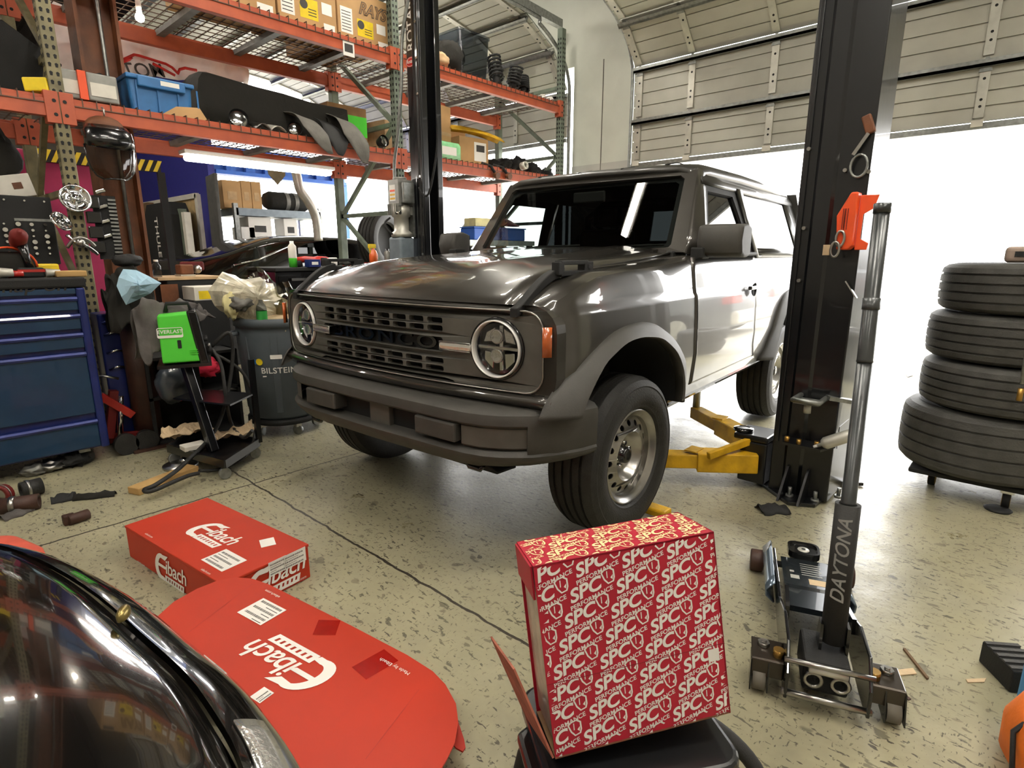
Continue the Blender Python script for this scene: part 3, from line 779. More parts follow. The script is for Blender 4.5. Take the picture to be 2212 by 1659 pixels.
# rear window and tailgate-mounted spare
G().add([(-3.26, -.6, 1.34), (-3.26, .6, 1.34), (-3.24, .56, 1.72), (-3.24, -.56, 1.72)], [(0, 1, 2, 3)]).build('rear_glass', 'glass_tint', CAR)
v, f = fill2d([dense([(-.90, 1.28), (.90, 1.28), (.76, 1.80), (-.76, 1.80)], .1), dense([(-.59, 1.345), (.59, 1.345), (.55, 1.715), (-.55, 1.715)], .1)])
G().add([Vector((-3.255, p.x, p.y)) for p in v], f).build('rear_frame', 'roof_grey', CAR, solid=.02)
G().box(-3.46, -3.3, -.9, .9, .52, .70).build('rear_bumper', 'black_plastic', CAR, bev=.03)
# ---- interior
G().rows([[(x, y, z) for y, z in ((-.68, 1.70), (-.6, 1.775), (0, 1.79), (.6, 1.775), (.68, 1.70))] for x in (-1.2, -2, -3.2)], 0).build('headliner', 'dash', CAR)
g = G().rows([[(x, y, z) for x, z in ((-.88, 1.20), (-.90, 1.27), (-1.02, 1.285), (-1.16, 1.24), (-1.2, 1.10), (-1.15, .95))] for y in (-.79, -.4, .1, .2, .55, .79)], 0, True)
g.build('dashboard', 'dash', CAR, solid=.02)
G().box(-3.2, -.9, -.8, .8, .86, .905).build('cabin_floor', 'dark', CAR)
X = T(-1.28, .38, 1.18) @ R(-68, 'Y')
G().tube([X @ Vector((.185*math.cos(a), .185*math.sin(a), 0)) for a in [2*PI*i/28 for i in range(28)]], .016, 8, 0, True).box(-.16, .16, -.02, .02, -.01, .01, 0, X).lathe([(0, .02), (.06, .015), (.07, -.02)], 16, 0, X).build('steering_wheel', 'soft_black', CAR)
for y in (-.4, .4):
    st = G().rows([[(x, y+dy, z) for dy, z in ((-.24, 0), (-.25, .1), (-.2, .14), (.2, .14), (.25, .1), (.24, 0))] for x in ()], 0) if False else G()
    st.box(-2.0, -1.5, y-.25, y+.25, .95, 1.08).box(-2.12, -1.96, y-.24, y+.24, 1.0, 1.50)
    sb = st.build('seat', 'soft_black', CAR, bev=.05, seg=3)
    G().box(-2.10, -2.0, y-.13, y+.13, 1.52, 1.68).build('headrest', 'soft_black', sb, bev=.04, seg=3)
G().box(-2.9, -2.75, -.62, .62, 1.0, 1.42).build('rear_seat', 'soft_black', CAR, bev=.05)
for s in (1, -1):
    G().tube([(-2.15, s*.66, .95), (-2.12, s*.64, 1.6), (-2.14, s*.5, 1.70), (-2.14, 0, 1.71)], .03, 10).build('sport_bar', 'soft_black', CAR)
G().box(-1.09, -1.07, -.12, .12, 1.63, 1.70).build('interior_mirror', 'soft_black', CAR, bev=.015)
# ---- wheels
def make_wheel(cx, s, steer, parent):
    """tyre with grooves, pressed steel rim with round holes, hub and nuts; axis along y"""
    w = thing('tmp', '', ''); 
    for k in ('label', 'category'): del w[k]
    w.name = 'wheel'; w.parent = parent; w.location = (cx, s*.825, .381); w.rotation_euler = (0, 0, math.radians(steer))
    X = R(-90*s, 'X')                            # local z outwards
    hw = .128; pr = [(.225, -.095), (.25, -.118), (.30, -.13), (.345, -.122)]
    tr = [(.362, -.112)]
    for c in (-.066, -.022, .022, .066):
        tr += [(.3795-abs(c)*.03, c-.0075), (.368, c-.0055), (.368, c+.0055), (.3795-abs(c)*.03, c+.0075)]
    tr += [(.362, .112)]
    pr2 = [(.345, .122), (.336, .1265), (.33, .1245), (.30, .13), (.262, .126), (.25, .118), (.24, .117), (.225, .10)]
    ty = G().lathe(pr+tr+pr2, 72, 0, X).build('tyre', 'rubber', w)
    smooth(ty, 28)
    rim = G().lathe([(.205, -.09), (.19, -.06), (.188, .06), (.203, .075), (.206, .088), (.226, .095), (.229, .105), (.222, .11), (.214, .105), (.208, .094), (.192, .085), (.186, .05)], 64, 0, X)
    rm = rim.build('rim', 'steel', w); smooth(rm, 40)
    hl = [circ(.158*math.cos(2*PI*i/16), .158*math.sin(2*PI*i/16), .0145, 12) for i in range(16)]
    v, f = fill2d([circ(0, 0, .19, 64), circ(0, 0, .118, 48)]+hl, .003)
    G().add([Vector((p.x, p.y, p.z+interp([(.118, .088), (.135, .084), (.16, .074), (.19, .06)], math.hypot(p.x, p.y)))) for p in v], f, 0, False, X).build('rim_disc', 'steel', w)
    G().lathe([(.119, .089), (.112, .082), (.10, .045), (.075, .028), (.0, .024)], 40, 0, X).build('rim_dish', 'steel', w)
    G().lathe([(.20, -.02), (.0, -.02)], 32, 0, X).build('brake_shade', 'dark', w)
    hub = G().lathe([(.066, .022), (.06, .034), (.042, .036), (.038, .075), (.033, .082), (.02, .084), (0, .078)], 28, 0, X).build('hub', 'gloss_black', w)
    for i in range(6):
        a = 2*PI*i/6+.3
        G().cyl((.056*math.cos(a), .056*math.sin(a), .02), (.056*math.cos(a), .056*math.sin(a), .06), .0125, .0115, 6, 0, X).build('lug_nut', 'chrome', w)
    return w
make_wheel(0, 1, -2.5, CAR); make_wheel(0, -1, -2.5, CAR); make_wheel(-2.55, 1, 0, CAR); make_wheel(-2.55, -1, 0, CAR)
# axles and frame seen underneath
g = G().cyl((0, -.75, .40), (0, .75, .40), .04).cyl((-2.55, -.75, .36), (-2.55, .75, .36), .045).ball((-2.55, .1, .36), .14)
for s in (1, -1): g.box(-3.2, .4, s*.45-.04, s*.45+.04, .44, .54)
g.box(-.3, .3, -.35, .35, .34, .42)
g.build('chassis', 'soft_black', CAR)
# ================================================================ pallet racking
RX, RB = -4.70, -5.76
UY = [-1.64, .97, 3.58, 6.10]
ZT = P(780, 106, x=RX).z; ZM = P(820, 336, x=RX).z
rack = thing('pallet_rack', 'orange and green pallet racking with two shelf levels running to the door wall', 'shelving', (RX, 2.5, 0))
rl = Vector((RX, 2.5, 0))
def upright(y, m, holes=True):
    g = G(); h = 3.95
    yc = y-2.5
    for x in (0, RB-RX):
        g.box(x-.038, x+.038, yc-.038, yc+.038, 0, h)
        g.box(x-.07, x+.07, yc-.06, yc+.06, 0, .012)
    fr = g.build('upright_frame', [m], rack, bev=.004, seg=1)
    g = G()
    for k in range(74):
        z = .18+k*.05
        for q in (-.017, .017):
            g.prism([(q-.006, z-.012), (q+.006, z-.012), (q+.009, z+.008), (q, z+.014), (q-.009, z+.008)], 0, .0012, 0, frame((.0382, yc, 0), (0, 1, 0), (0, 0, 1)))
            g.prism([(q-.006, z-.012), (q+.006, z-.012), (q+.009, z+.008), (q, z+.014), (q-.009, z+.008)], 0, .0012, 0, frame((0, yc-.0382, 0), (1, 0, 0), (0, 0, 1)))
    g.build('slot_pattern', 'dark', fr)
    zz = [.25, .95, 1.7, 2.5, 3.3]
    for i, z in enumerate(zz):
        G().bar((-.03, yc, z), (RB-RX+.03, yc, z), .035, .04).build('brace', m, fr)
        if i < 4:
            a, b = ((-.03, yc, z), (RB-RX+.03, yc, zz[i+1])) if i % 2 else ((RB-RX+.03, yc, z), (-.03, yc, zz[i+1]))
            G().bar(a, b, .035, .04).build('brace', m, fr)
for y, m in zip(UY, ('rack_olive', 'rack_olive', 'rack_green', 'rack_green')): upright(y, m)
for k in range(3):
    ya, yb = UY[k]+.045-2.5, UY[k+1]-.045-2.5
    for z in (ZM, ZT):
        for x in (0, RB-RX):
            g = G().box(x-.02, x+.035, ya, yb, z-.062, z+.04).box(x-.02, x+.015, ya, yb, z+.04, z+.062)
            s = 1 if x == 0 else -1
            for yy in (ya, yb):
                g.box(x-.03, x+.046, yy-(.042 if yy == ya else .03), yy+(.03 if yy == ya else .042), z-.10, z+.085)
                for q in (-.05, .03): g.cyl((x+.046, yy+(-.018 if yy == ya else .018), z+q), (x+.049, yy+(-.018 if yy == ya else .018), z+q), .011, n=10, m=1)
            g.build('beam', ['orange_rack', 'dark'], rack, bev=.004, seg=1)
        g = G(); n = int((yb-ya)/.075)
        for i in range(n+1):
            y = ya+(yb-ya)*i/n
            g.box(RB-RX+.0, .0, y-.0028, y+.0028, z+.063, z+.069, 0)
            g.box(.036, .042, y-.0028, y+.0028, z+.012, z+.066, 0); g.box(-.01, .042, y-.0028, y+.0028, z+.063, z+.069, 0)
        for i in range(11): g.box(RB-RX+.10*i, RB-RX+.10*i+.006, ya, yb, z+.057, z+.063, 0)
        g.box(.036, .043, ya, yb, z+.012, z+.018, 0)
        dk = g.build('wire_deck', ['wire', 'deck_grey'], rack)
        for i in range(4):
            y = ya+(yb-ya)*(i+.5)/4
            G().box(RB-RX+.02, -.02, y-.03, y+.03, z+.015, z+.056).build('deck_channel', 'deck_grey', dk)
DZ = ZM+.07; TZ = ZT+.07                         # top of the decks
# small beam placard
tag(G().box(RX+.037, RX+.039, 3.02, 3.13, ZT-.10, ZT+.02, 0).box(RX+.039, RX+.0395, 3.035, 3.115, ZT-.07, ZT-.005, 1).build('load_placard', ['label_white', 'ink']), 'small white load placard stuck on the upper orange beam', 'sign')

# ---------------------------------------------------------------- wheel cartons on the upper deck
def rays_carton(u0, u1, x, h, label, logo=True):
    y0 = P(u0, 60, x=x).y; y1 = P(u1, 60, x=x).y-.01
    t = thing('wheel_carton', label, 'cardboard box', (x-.25, (y0+y1)/2, TZ), 0, 'printed wheel cartons on the upper deck')
    hw = (y1-y0)/2
    G().box(-.25, .25, -hw, hw, 0.001, h).build('carton', 'cardboard', t, bev=.006)
    X = frame((.2505, 0, 0), (0, 1, 0), (0, 0, 1)); wv = 2*hw
    def rc(g, a, b, c, d, m, zz=.001): return g.box(-hw+a*wv, -hw+b*wv, c*h, d*h, 0, zz, m, X)
    SM = ['label_white', 'yellow_bright', 'ink']
    g = rc(G(), .05, .27, .12, .62, 0)
    for i in range(7): rc(g, .07, .24, .17+.06*i, .185+.06*i, 2, .0015)
    g.build('sticker', SM, t)
    g = rc(G(), .36, .67, .14, .48, 1)
    g.cyl(tuple((-hw+.43*wv, .37*h, 0)), tuple((-hw+.43*wv, .37*h, .0016)), .035, n=20, m=2, X=X)
    for i in range(3): rc(g, .5, .64, .2+.05*i, .215+.05*i, 2, .0016)
    g.build('yellow_sticker', SM, t)
    for q in ((.74, .92, .30, .50, 0), (.76, .96, .03, .15, 0)): rc(G(), *q).build('sticker', SM, t)
    rc(G(), .05, .28, .88, .97, 2).build('printed_mark', SM, t)
    if logo:
        g = G()
        for off, m, z in ((.05, 0, .0016), (.008, 1, .0022)):
            g.text('RAYS', .25*wv, X @ T(.16*wv, .70*h, z), m, shear=.35, off=off, sp=1.0, sx=.9)
        g.build('logo', ['ink', 'cardboard_dark'], t)
    return t
rays_carton(731, 842, -4.76, .40, 'brown wheel carton nearest the green upright on the upper deck')
rays_carton(604, 730, -4.76, .44, 'brown wheel carton between two others on the upper deck')
rays_carton(420, 602, -4.76, .44, 'brown wheel carton cut by the top of the picture over the long beam', True)
tag(G().box(-5.6, -5.2, 3.0, 3.45, TZ, TZ+.62).build('carton', 'cardboard_dark', bev=.01), 'darker cardboard box standing behind the printed cartons', 'cardboard box')

# ---------------------------------------------------------------- things on the middle deck, first bay
t = thing('storage_tote', 'blue lidded plastic tote on the middle rack shelf', 'storage bin', tuple(P(345, 258, x=-4.95)))
t.location.z = DZ
y0 = P(272, 220, x=-4.84).y-t.location.y; y1 = P(412, 225, x=-4.84).y-t.location.y
g = G().rows([[(x, y, z) for x, y in rrect(0, (y0+y1)/2, .34+.05*z, (y1-y0)*(.92+.3*z), .03)] for z in (0, .10, .22)], 0, False, True, caps=True)
b = g.build('tub', 'tote_blue', t, bev=.004)
g = G()
for k in range(4): g.box(.178, .186, y0+.05+k*.13, y0+.06+k*.13, .01, .2)
g.build('tub_rib', 'tote_blue', b)
G().box(-.20, .20, y0-.005, y1+.005, .205, .235).box(.18, .21, y0+.06, y1-.06, .16, .23).build('lid', 'tote_blue', t, bev=.008)
G().box(.2105, .2115, y0+.2, y0+.32, .185, .215).build('tote_label', 'label_white', t)
tag(G().prism([(0, 0), (.3, 0), (.26, .09), (.1, .07)], 0, .005, 0, frame((-4.745, P(352, 255, x=-4.75).y, DZ), (0, 1, 0), (-.3, 0, 1))).build('cardboard_scrap', 'cardboard'), 'torn cardboard scrap leaning before the blue tote', 'cardboard')
# big black bumper cover, a bent shell
prof = [(412, 262), (418, 235), (428, 170), (436, 157), (452, 158), (500, 172), (560, 190), (620, 205), (680, 224), (742, 240), (735, 250), (700, 258)]
rows = []
for xx, k in ((-5.0, 0), (-5.06, .02), (-5.25, .03), (-5.45, 0), (-5.5, -.06)):
    r = []
    for u, v in prof:
        p = P(u, v, x=-5.0); r.append((xx+(.06 if v > 230 else 0), p.y, max(DZ+.002, p.z+k)))
    rows.append(r)
bc = G().rows(rows, 0, True)
front = [(x, y, z) for x, y, z in rows[0]]
base = [(x+.02, y, max(DZ+.003, lerp(z, DZ, .5)-.02)) for x, y, z in front]; base2 = [(x+.04+.03*math.sin(i*2), y, DZ+.003) for i, (x, y, z) in enumerate(front)]
bc.rows([front, base, base2], 0, True)
tag(smooth(bc.build('bumper_cover', 'cloth_black', solid=.006), 60), 'large black plastic bumper cover laid across the middle shelf', 'car part')
def blob(name, c, s, m, label, cat, seed=1, amp=.25, fr=2.2, n=22, k=14, parent=None, flatz=None):
    g = G(); rows = []
    for j in range(k+1):
        t = PI*j/k; r = []
        for i in range(n):
            a = 2*PI*i/n
            d = Vector((math.sin(t)*math.cos(a), math.sin(t)*math.sin(a), -math.cos(t)))
            f = 1+amp*noise.noise(d*fr+Vector((seed*3.1, seed*1.7, seed)))+amp*.5*noise.noise(d*fr*2.6+Vector((seed, seed*2.3, 5)))
            p = Vector((c[0]+d.x*s[0]*f, c[1]+d.y*s[1]*f, c[2]+d.z*s[2]*f))
            if flatz is not None and p.z < flatz: p.z = flatz
            r.append(p)
        rows.append(r)
    g.rows(rows, 0, True, True)
    o = g.build(name, m, parent)
    if label: tag(o, label, cat)
    return o
def lamp_unit(u, v, x, r, label, grp):
    p = P(u, v, x=x)
    t = thing('headlamp', label, 'car part', (p.x, p.y, DZ), rnd.uniform(-30, 30), grp)
    z = p.z-DZ
    G().lathe([(0, -.08), (r*.7, -.06), (r, 0), (r*.98, .02)], 18, 0, T(0, 0, max(z, r)) @ R(75, 'Y')).build('housing', 'soft_black', t)
    G().lathe([(0, .018), (r*.6, .016), (r*.93, .005)], 18, 0, T(0, 0, max(z, r)) @ R(75, 'Y')).build('reflector', 'chrome', t)
lamp_unit(516, 262, -4.85, .075, 'chrome lamp unit lying before the black bumper cover', 'loose lamp units')
lamp_unit(637, 285, -4.80, .06, 'small chrome lamp unit beside the hanging felt strips', 'loose lamp units')
lamp_unit(828, 305, -4.82, .055, 'lamp unit close to the green upright on the middle shelf', 'loose lamp units')
for i, (u0, u1, v) in enumerate(((548, 585, 285), (580, 618, 292))):
    pa = P(u0, v, x=-4.78); pb = P(u1, v, x=-4.78)
    rows = [[(-4.74-.05*q, lerp(pa.y, pb.y, s_/5), DZ+.002+.05*math.sin(PI*s_/5)*(1-.2*q)+.02*q) for s_ in range(6)] for q in range(4)]
    tag(G().rows(rows, 0, True).build('trim_strip', 'zinc' if i else 'steel', solid=.004), ('crumpled silver foil strip' if i else 'bent silver trim strip')+' on the middle shelf edge', 'car part')
# felt arch strips curling over the beam
def curl(name, path, wid_, m, label, depth=.0):
    pts = spline([P(u, v, x=x) for u, v, x in path], 5); rows = []
    for i, p in enumerate(pts):
        k = i/(len(pts)-1)
        w_ = interp(wid_, k)
        rows.append([p+Vector((.03*q*q, w_*(q-.5), -w_*.25*q)) for q in (0, .25, .5, .75, 1)])
    tag(G().rows(rows, 0, True).build(name, m, solid=.006), label, 'car part')
curl('wheel_arch_liner', [(625, 243, -5.0), (655, 248, -4.8), (680, 275, -4.64), (700, 312, -4.60), (712, 332, -4.60)], [(0, .12), (.5, .2), (1, .02)], 'felt', 'grey felt wheel arch liner curling over the beam, nearest the bumper cover')
curl('wheel_arch_liner', [(690, 255, -4.95), (712, 268, -4.74), (728, 300, -4.63), (734, 335, -4.60)], [(0, .12), (.6, .2), (1, .02)], 'soft_black', 'black wheel arch liner hanging between two grey liners')
curl('wheel_arch_liner', [(712, 246, -5.0), (742, 256, -4.78), (764, 285, -4.64), (780, 325, -4.60), (786, 352, -4.60)], [(0, .1), (.55, .22), (1, .02)], 'felt', 'widest grey felt wheel arch liner hanging lowest over the beam')
def carton(u0, u1, v0, v1, x, d, base, label, m='cardboard', rz=0, extra=None, name='carton', hh=None):
    a = P(u0, v1, x=x); b = P(u1, v0, x=x); c_ = P((u0+u1)/2, (v0+v1)/2, x=x)
    h = hh or max(.06, P((u0+u1)/2, v0, x=x).z-base); wv = abs(b.y-a.y)
    t = thing(name, label, 'cardboard box', (x-d/2, (a.y+b.y)/2, base), rz)
    G().box(-d/2, d/2, -wv/2, wv/2, .001, h).build('box_body', m, t, bev=.004)
    X = frame((d/2+.0006, 0, 0), (0, 1, 0), (0, 0, 1))
    g = G().box(-wv*.5, wv*.5, h*.47, h*.53, 0, .0006, 0, X) if extra is None else G()
    if extra: extra(g, wv, h, X)
    if g.f: g.build('sticker' if extra else 'tape', ['kraft', 'label_white', 'ink', 'green'], t)
    return t
carton(712, 790, 228, 300, -5.05, .3, DZ, 'brown carton with a green printed corner behind the grey liners', 'cardboard_dark', 0, lambda g, w_, h, X: g.box(.0, w_*.5, h*.35, h*.8, 0, .001, 3, X))
carton(828, 868, 262, 325, -5.0, .35, DZ, 'brown paper carton behind the green upright', 'kraft', 6)
# lights and yellow scraps at the near end of the deck
t = thing('warning_lamp', 'grey square work lamp with a yellow side on the shelf, nearest the olive upright', 'lamp', tuple(P(160, 232, x=-4.74)), 0, 'square work lamps'); t.location.z = DZ
G().box(-.06, .04, -.10, .10, .0, .17).build('housing', 'motor_grey', t, bev=.01)
G().box(.041, .045, -.085, .085, .03, .11).build('lamp_glass', 'offwhite', t); G().box(-.05, .045, .102, .125, 0, .16).build('bracket', 'yellow', t)
t = thing('warning_lamp', 'grey square work lamp with an orange side standing before the brown column', 'lamp', tuple(P(226, 240, x=-4.72)), 0, 'square work lamps'); t.location.z = DZ
G().box(-.06, .04, -.085, .085, .0, .17).build('housing', 'motor_grey', t, bev=.01)
G().box(.041, .045, -.07, .07, .03, .11).build('lamp_glass', 'offwhite', t); G().box(-.05, .045, -.13, -.087, 0, .17).build('bracket', 'orange', t)
a = P(62, 222, x=-4.76); b = P(112, 208, x=-4.70); a.z = DZ+.04; b.z = DZ+.05
tag(G().bar(a, b, .09, .08).build('yellow_block', 'yellow_bright', bev=.008), 'bright yellow square bar on the shelf beside the olive upright', 'block')
tag(G().bar(P(0, 205, x=-4.95), P(62, 95, x=-5.0), .12, .35).build('leaning_board', 'soft_black', bev=.01), 'dark board leaning on the shelf at the near end', 'board')
tag(G().cyl(P(172, 176, x=-4.85), P(218, 168, x=-4.95), .03, n=12).build('black_tube', 'soft_black'), 'short black tube lying across the square lamps', 'tube')
# hanging cable light at the upper beam
t = thing('clamp_lamp', 'bright bare bulb hanging under the upper deck', 'lamp', tuple(P(302, 38, x=-5.0)))
G().ball((0, 0, 0), .03).build('bulb', 'bulb', t); G().cyl((0, 0, .03), (0, 0, .12), .018, n=10).build('socket', 'white', t)
# under-shelf tube light
a = P(400, 342, x=-4.86); b = P(712, 372, x=-4.86)
t = thing('tube_light', 'glowing tube light fixed under the middle shelf above the workbench', 'lamp', tuple((a+b)/2))
d = (b-a)/2; d.z = 0
G().bar(-d-Vector((0, .02, -.035)), d+Vector((0, .02, .035)), .13, .03).build('housing', 'white', t, bev=.006)
G().bar(-d, d, .10, .05).build('tube', 'tube_hot', t, bev=.02, seg=3)
# ---------------------------------------------------------------- second bay
t = thing('storage_tote', 'clear plastic storage tote on the upper shelf of the far bay', 'storage bin', (-5.0, P(1025, 150, x=-4.82).y, TZ))
w_ = .23
G().rows([[(x, y, z) for x, y in rrect(0, 0, .36+.08*z, 2*w_*(.85+.3*z), .04)] for z in (0, .15, .45)], 0, False, True).build('tub', 'tote_clear', t, solid=.004)
G().rows([[(x*k, y*k, .45+z) for x, y in rrect(0, 0, .40, 2*w_*1.0, .04)] for k, z in ((1.03, -.01), (1.03, .015), (.9, .02))], 0, False, True, caps=True).build('lid', 'tote_clear', t)
blob('black_bag', (-4.92, P(975, 120, x=-4.85).y, TZ+.17), (.14, .2, .17), 'cloth_black', 'black folded bag beside the clear storage tote', 'bag', 3, .25, flatz=TZ+.002)
blob('cloth_bundle', (-4.80, P(950, 135, x=-4.8).y, TZ+.08), (.09, .1, .08), 'kraft', 'tan cloth bundle peeking out beside the black bag', 'cloth', 5, .2, flatz=TZ+.002)
def damper(p, d, r, label, m='soft_black', grp='dark suspension parts on the far bay'):
    t = thing('shock_absorber', label, 'car part', tuple(p), 0, grp); d = Vector(d)
    G().cyl((0, 0, 0), d*.55, r, n=14).build('damper_body', m, t); G().cyl(d*.55, d, r*.4, n=10).build('rod', 'steel', t)
    pts = []
    q = frame((0, 0, 0), d.orthogonal(), d.cross(d.orthogonal())); 
    for i in range(73):
        a = i/72*2*PI*6
        pts.append(q @ Vector((r*1.6*math.cos(a), r*1.6*math.sin(a), 0))+d*(.25+.7*i/72))
    G().tube(pts, r*.28, 6).build('coil_spring', m, t)
for i, (u, v, dx, dz, txt) in enumerate(((1075, 170, -.1, .34, 'dark coil damper standing nearest the clear tote'), (1105, 185, .05, .26, 'dark coil damper in the middle of the upright group'), (1130, 195, -.05, .2, 'shortest dark coil damper of the upright group'))):
    p = P(u, v, x=-4.80); p.z = TZ+.003
    damper(p, (dx, .04, dz), .045, txt)
# white lamp covers
for i, (u, v) in enumerate(((1172, 202), (1188, 198))):
    p = P(u, v, x=-4.8); p.z = TZ
    t = thing('bulb_cover', 'small bright white cap at the far end of the upper shelf', 'cap', tuple(p), 0, 'white caps at the end of the upper shelf'); G().lathe([(.045, 0), (.05, .04), (.03, .07), (0, .075)], 16).build('cap_shell', 'white', t)
carton(945, 972, 228, 300, -4.86, .3, DZ, 'tall cardboard box beside the lift post on the far bay', 'cardboard', 8)
carton(968, 1005, 276, 302, -5.1, .3, DZ, 'cardboard box with a white edge behind the green package', 'cardboard', 0)
carton(998, 1054, 298, 340, -4.80, .3, DZ, 'open cardboard box with printed panel on the far middle shelf', 'cardboard', -6, lambda g, w_, h, X: g.box(.0, w_*.42, h*.15, h*.85, 0, .001, 1, X).box(.03, w_*.36, h*.5, h*.75, 0, .0015, 2, X))
p0 = P(945, 345, x=-4.78); p1 = P(996, 345, x=-4.78)
t = thing('green_package', 'light green plastic wrapped package on the far middle shelf', 'package', (-4.86, (p0.y+p1.y)/2, DZ))
hw = (p1.y-p0.y)/2
G().rows([[(x*k, y*k, z) for x, y in rrect(0, 0, .2, hw*2, .04)] for k, z in ((.9, .001), (1, .02), (1, .15), (.9, .18))], 0, True, True, caps=True).build('wrapper', 'pack_green', t)
G().box(.101, .102, -hw*.7, hw*.5, .05, .13).build('pack_label', 'label_white', t)
a = P(968, 275, x=-4.9); b = P(1082, 305, x=-4.72)
g = G(); d = (b-a).normalized(); 
g.rows([[a+(b-a)*t_+Vector((q*.06, 0, .03-.05*abs(q)+.03*math.sin(3*t_))) for q in (-1, -.5, 0, .5, 1)] for t_ in [i/8 for i in range(9)]], 0, True)
tag(g.build('yellow_trim', 'yellow', solid=.01), 'long yellow trim piece lying over the boxes on the far shelf', 'car part')
for i, (u, v, u2, v2, txt) in enumerate(((1040, 345, 1072, 378, 'rusty dark tie rod hanging over the far beam, nearest the open box'), (1065, 345, 1098, 380, 'rusty dark tie rod hanging over the far beam, beside another rod'))):
    a = P(u, v, x=-4.75); a.z = DZ+.02; b = P(u2, v2, x=-4.62)
    t = thing('tie_rod', txt, 'car part', tuple(a), 0, 'rods over the far beam'); G().tube([(0, 0, 0), (b-a)*.6+Vector((.01, 0, .04)), b-a], .016, 8).build('rod', 'soft_black', t)
    G().cyl(b-a+Vector((-.02, 0, 0)), b-a+Vector((.03, .0, -.01)), .035, n=14).build('joint', 'rust_brown', t)
for i, (u, v, r, s_) in enumerate(((1085, 335, .10, 3), (1115, 330, .12, 8), (1150, 345, .10, 6), (1065, 330, .08, 4), (1180, 360, .08, 9))):
    p = P(u, v, x=-4.95)
    blob('engine_part', (p.x, p.y, DZ+r*.75), (r, r*1.1, r*.78), 'soft_black', ('dark lumpy engine part near the open box', 'largest dark lumpy engine part on the far shelf', 'dark engine part close to the last upright', 'small dark engine part under the yellow trim', 'smallest dark part at the very end of the shelf')[i], 'car part', s_, .5, flatz=DZ+.002)
p = P(1127, 352, x=-4.72)
tag(G().lathe([(.028, 0), (.045, .0), (.045, .07), (.028, .07)], 20, 0, T(p.x, p.y, DZ+.047) @ R(80, 'Y'), cv=True).build('bushing_sleeve', 'zinc'), 'pale metal sleeve lying open-ended on the far shelf', 'car part')
# ---------------------------------------------------------------- things hung on the near bay
t = thing('face_shield', 'black grinding face shield with clear visor hanging from the orange beam', 'face shield', tuple(P(232, 300, x=-4.58)))
def fs(u, v, x=-4.58): return P(u, v, x=x)-t.location
ys = [i/14 for i in range(15)]
cvr = lambda a: .10*math.cos((a-.5)*2.6)
pl = P(182, 330, x=-4.58).y-t.location.y; pr_ = P(288, 330, x=-4.58).y-t.location.y
def yy(a): return lerp(pl, pr_, .5+.5*math.sin((a-.5)*PI))
zt = P(232, 300, x=-4.58).z-t.location.z
G().rows([[(cvr(a)*.9, yy(a)*.95, .02-.05*abs(a-.5)), (cvr(a)+.01, yy(a), -.03-.05*(1-abs(a-.5)*2)), (cvr(a), yy(a), -.10-.03*(1-abs(2*a-1)))] for a in ys] and [[f(a) for a in ys] for f in (lambda a: (cvr(a)*.55, yy(a)*.8, .075), lambda a: (cvr(a)*.9, yy(a)*.97, .04), lambda a: (cvr(a)+.012, yy(a), -.01), lambda a: (cvr(a)+.006, yy(a), -.055-.02*math.sin(PI*a)))], 0, True).build('crown', 'gloss_black', t, solid=.005)
vis = [[(cvr(a)+.002, yy(a)*k, z-.0+(0 if k == 1 else 0)) for a in ys] for z, k in ((-.05, 1), (-.12, .98), (-.19, .88), (-.235, .68), (-.255, .4))]
G().rows(vis, 0, True).build('visor', 'visor', t)
G().tube([vis[r][0] for r in range(5)]+vis[4][1:]+[vis[r][-1] for r in (3, 2, 1, 0)], .006, 8).build('visor_edge', 'gloss_black', t)
G().ball((-.02, 0, .07), (.07, .11, .07), n=16).build('head_band', 'rust_brown', t)
G().tube([(.0, .0, .13), (.01, .0, .17), (-.02, 0, .19)], .006, 6).build('hook', 'steel', t)
# banner hung behind the first bay
rows = []
for j in range(9):
    r = []
    for i in range(25):
        u = lerp(95, 536, i/24); vt = lerp(0, 140, max(0, (u-95)/441)); vb = lerp(150, 182, (u-95)/441)
        p = P(u, lerp(vt, vb, j/8), x=-6.05)
        r.append(p+Vector((.04*math.sin(i*1.3+j*.4)+.02*math.sin(i*3.1), 0, 0)))
    rows.append(r)
t = thing('banner', 'white cloth banner with red lines and mirrored lettering behind the racking', 'banner', tuple(rows[8][12]))
smooth(G().rows(rows, 0, True).build('banner_cloth', 'banner', t, solid=.003, world=True), 80)
X = frame(P(312, 153, x=-5.97), (0, -1, 0), (0, 0, 1))
G().text('MOT', .15, X @ R(-10), 0, shear=.1, off=.01).build('banner_text', 'ink', t, world=True)
g = G()
for path in ([(268, 128), (290, 118), (300, 120), (358, 138), (372, 146), (384, 158)], [(384, 160), (388, 150), (400, 147), (425, 152)], [(330, 137), (378, 163)], [(266, 132), (285, 124), (280, 128), (266, 134)]):
    g.tube([P(u, v, x=-5.975) for u, v in path], .012, 6)
g.build('banner_lines', 'red_ink', t, world=True)
# brown steel column with its pipe
t = thing('steel_column', 'rusty brown steel H column rising behind the orange beam', 'column', (-5.0, 1.30, 0))
G().box(-.10, .10, -.125, -.105, 0, ZC-.04).box(-.10, .10, .105, .125, 0, ZC-.04).box(-.008, .008, -.105, .105, 0, ZC-.04).build('steel_section', 'rust_brown', t)
G().box(-.16, .16, -.17, .17, 0, .02).build('base_plate', 'rust_brown', t)
G().tube([(.045, .03, .0), (.045, .03, ZC-.1)], .013, 8).build('conduit', 'galv', t)
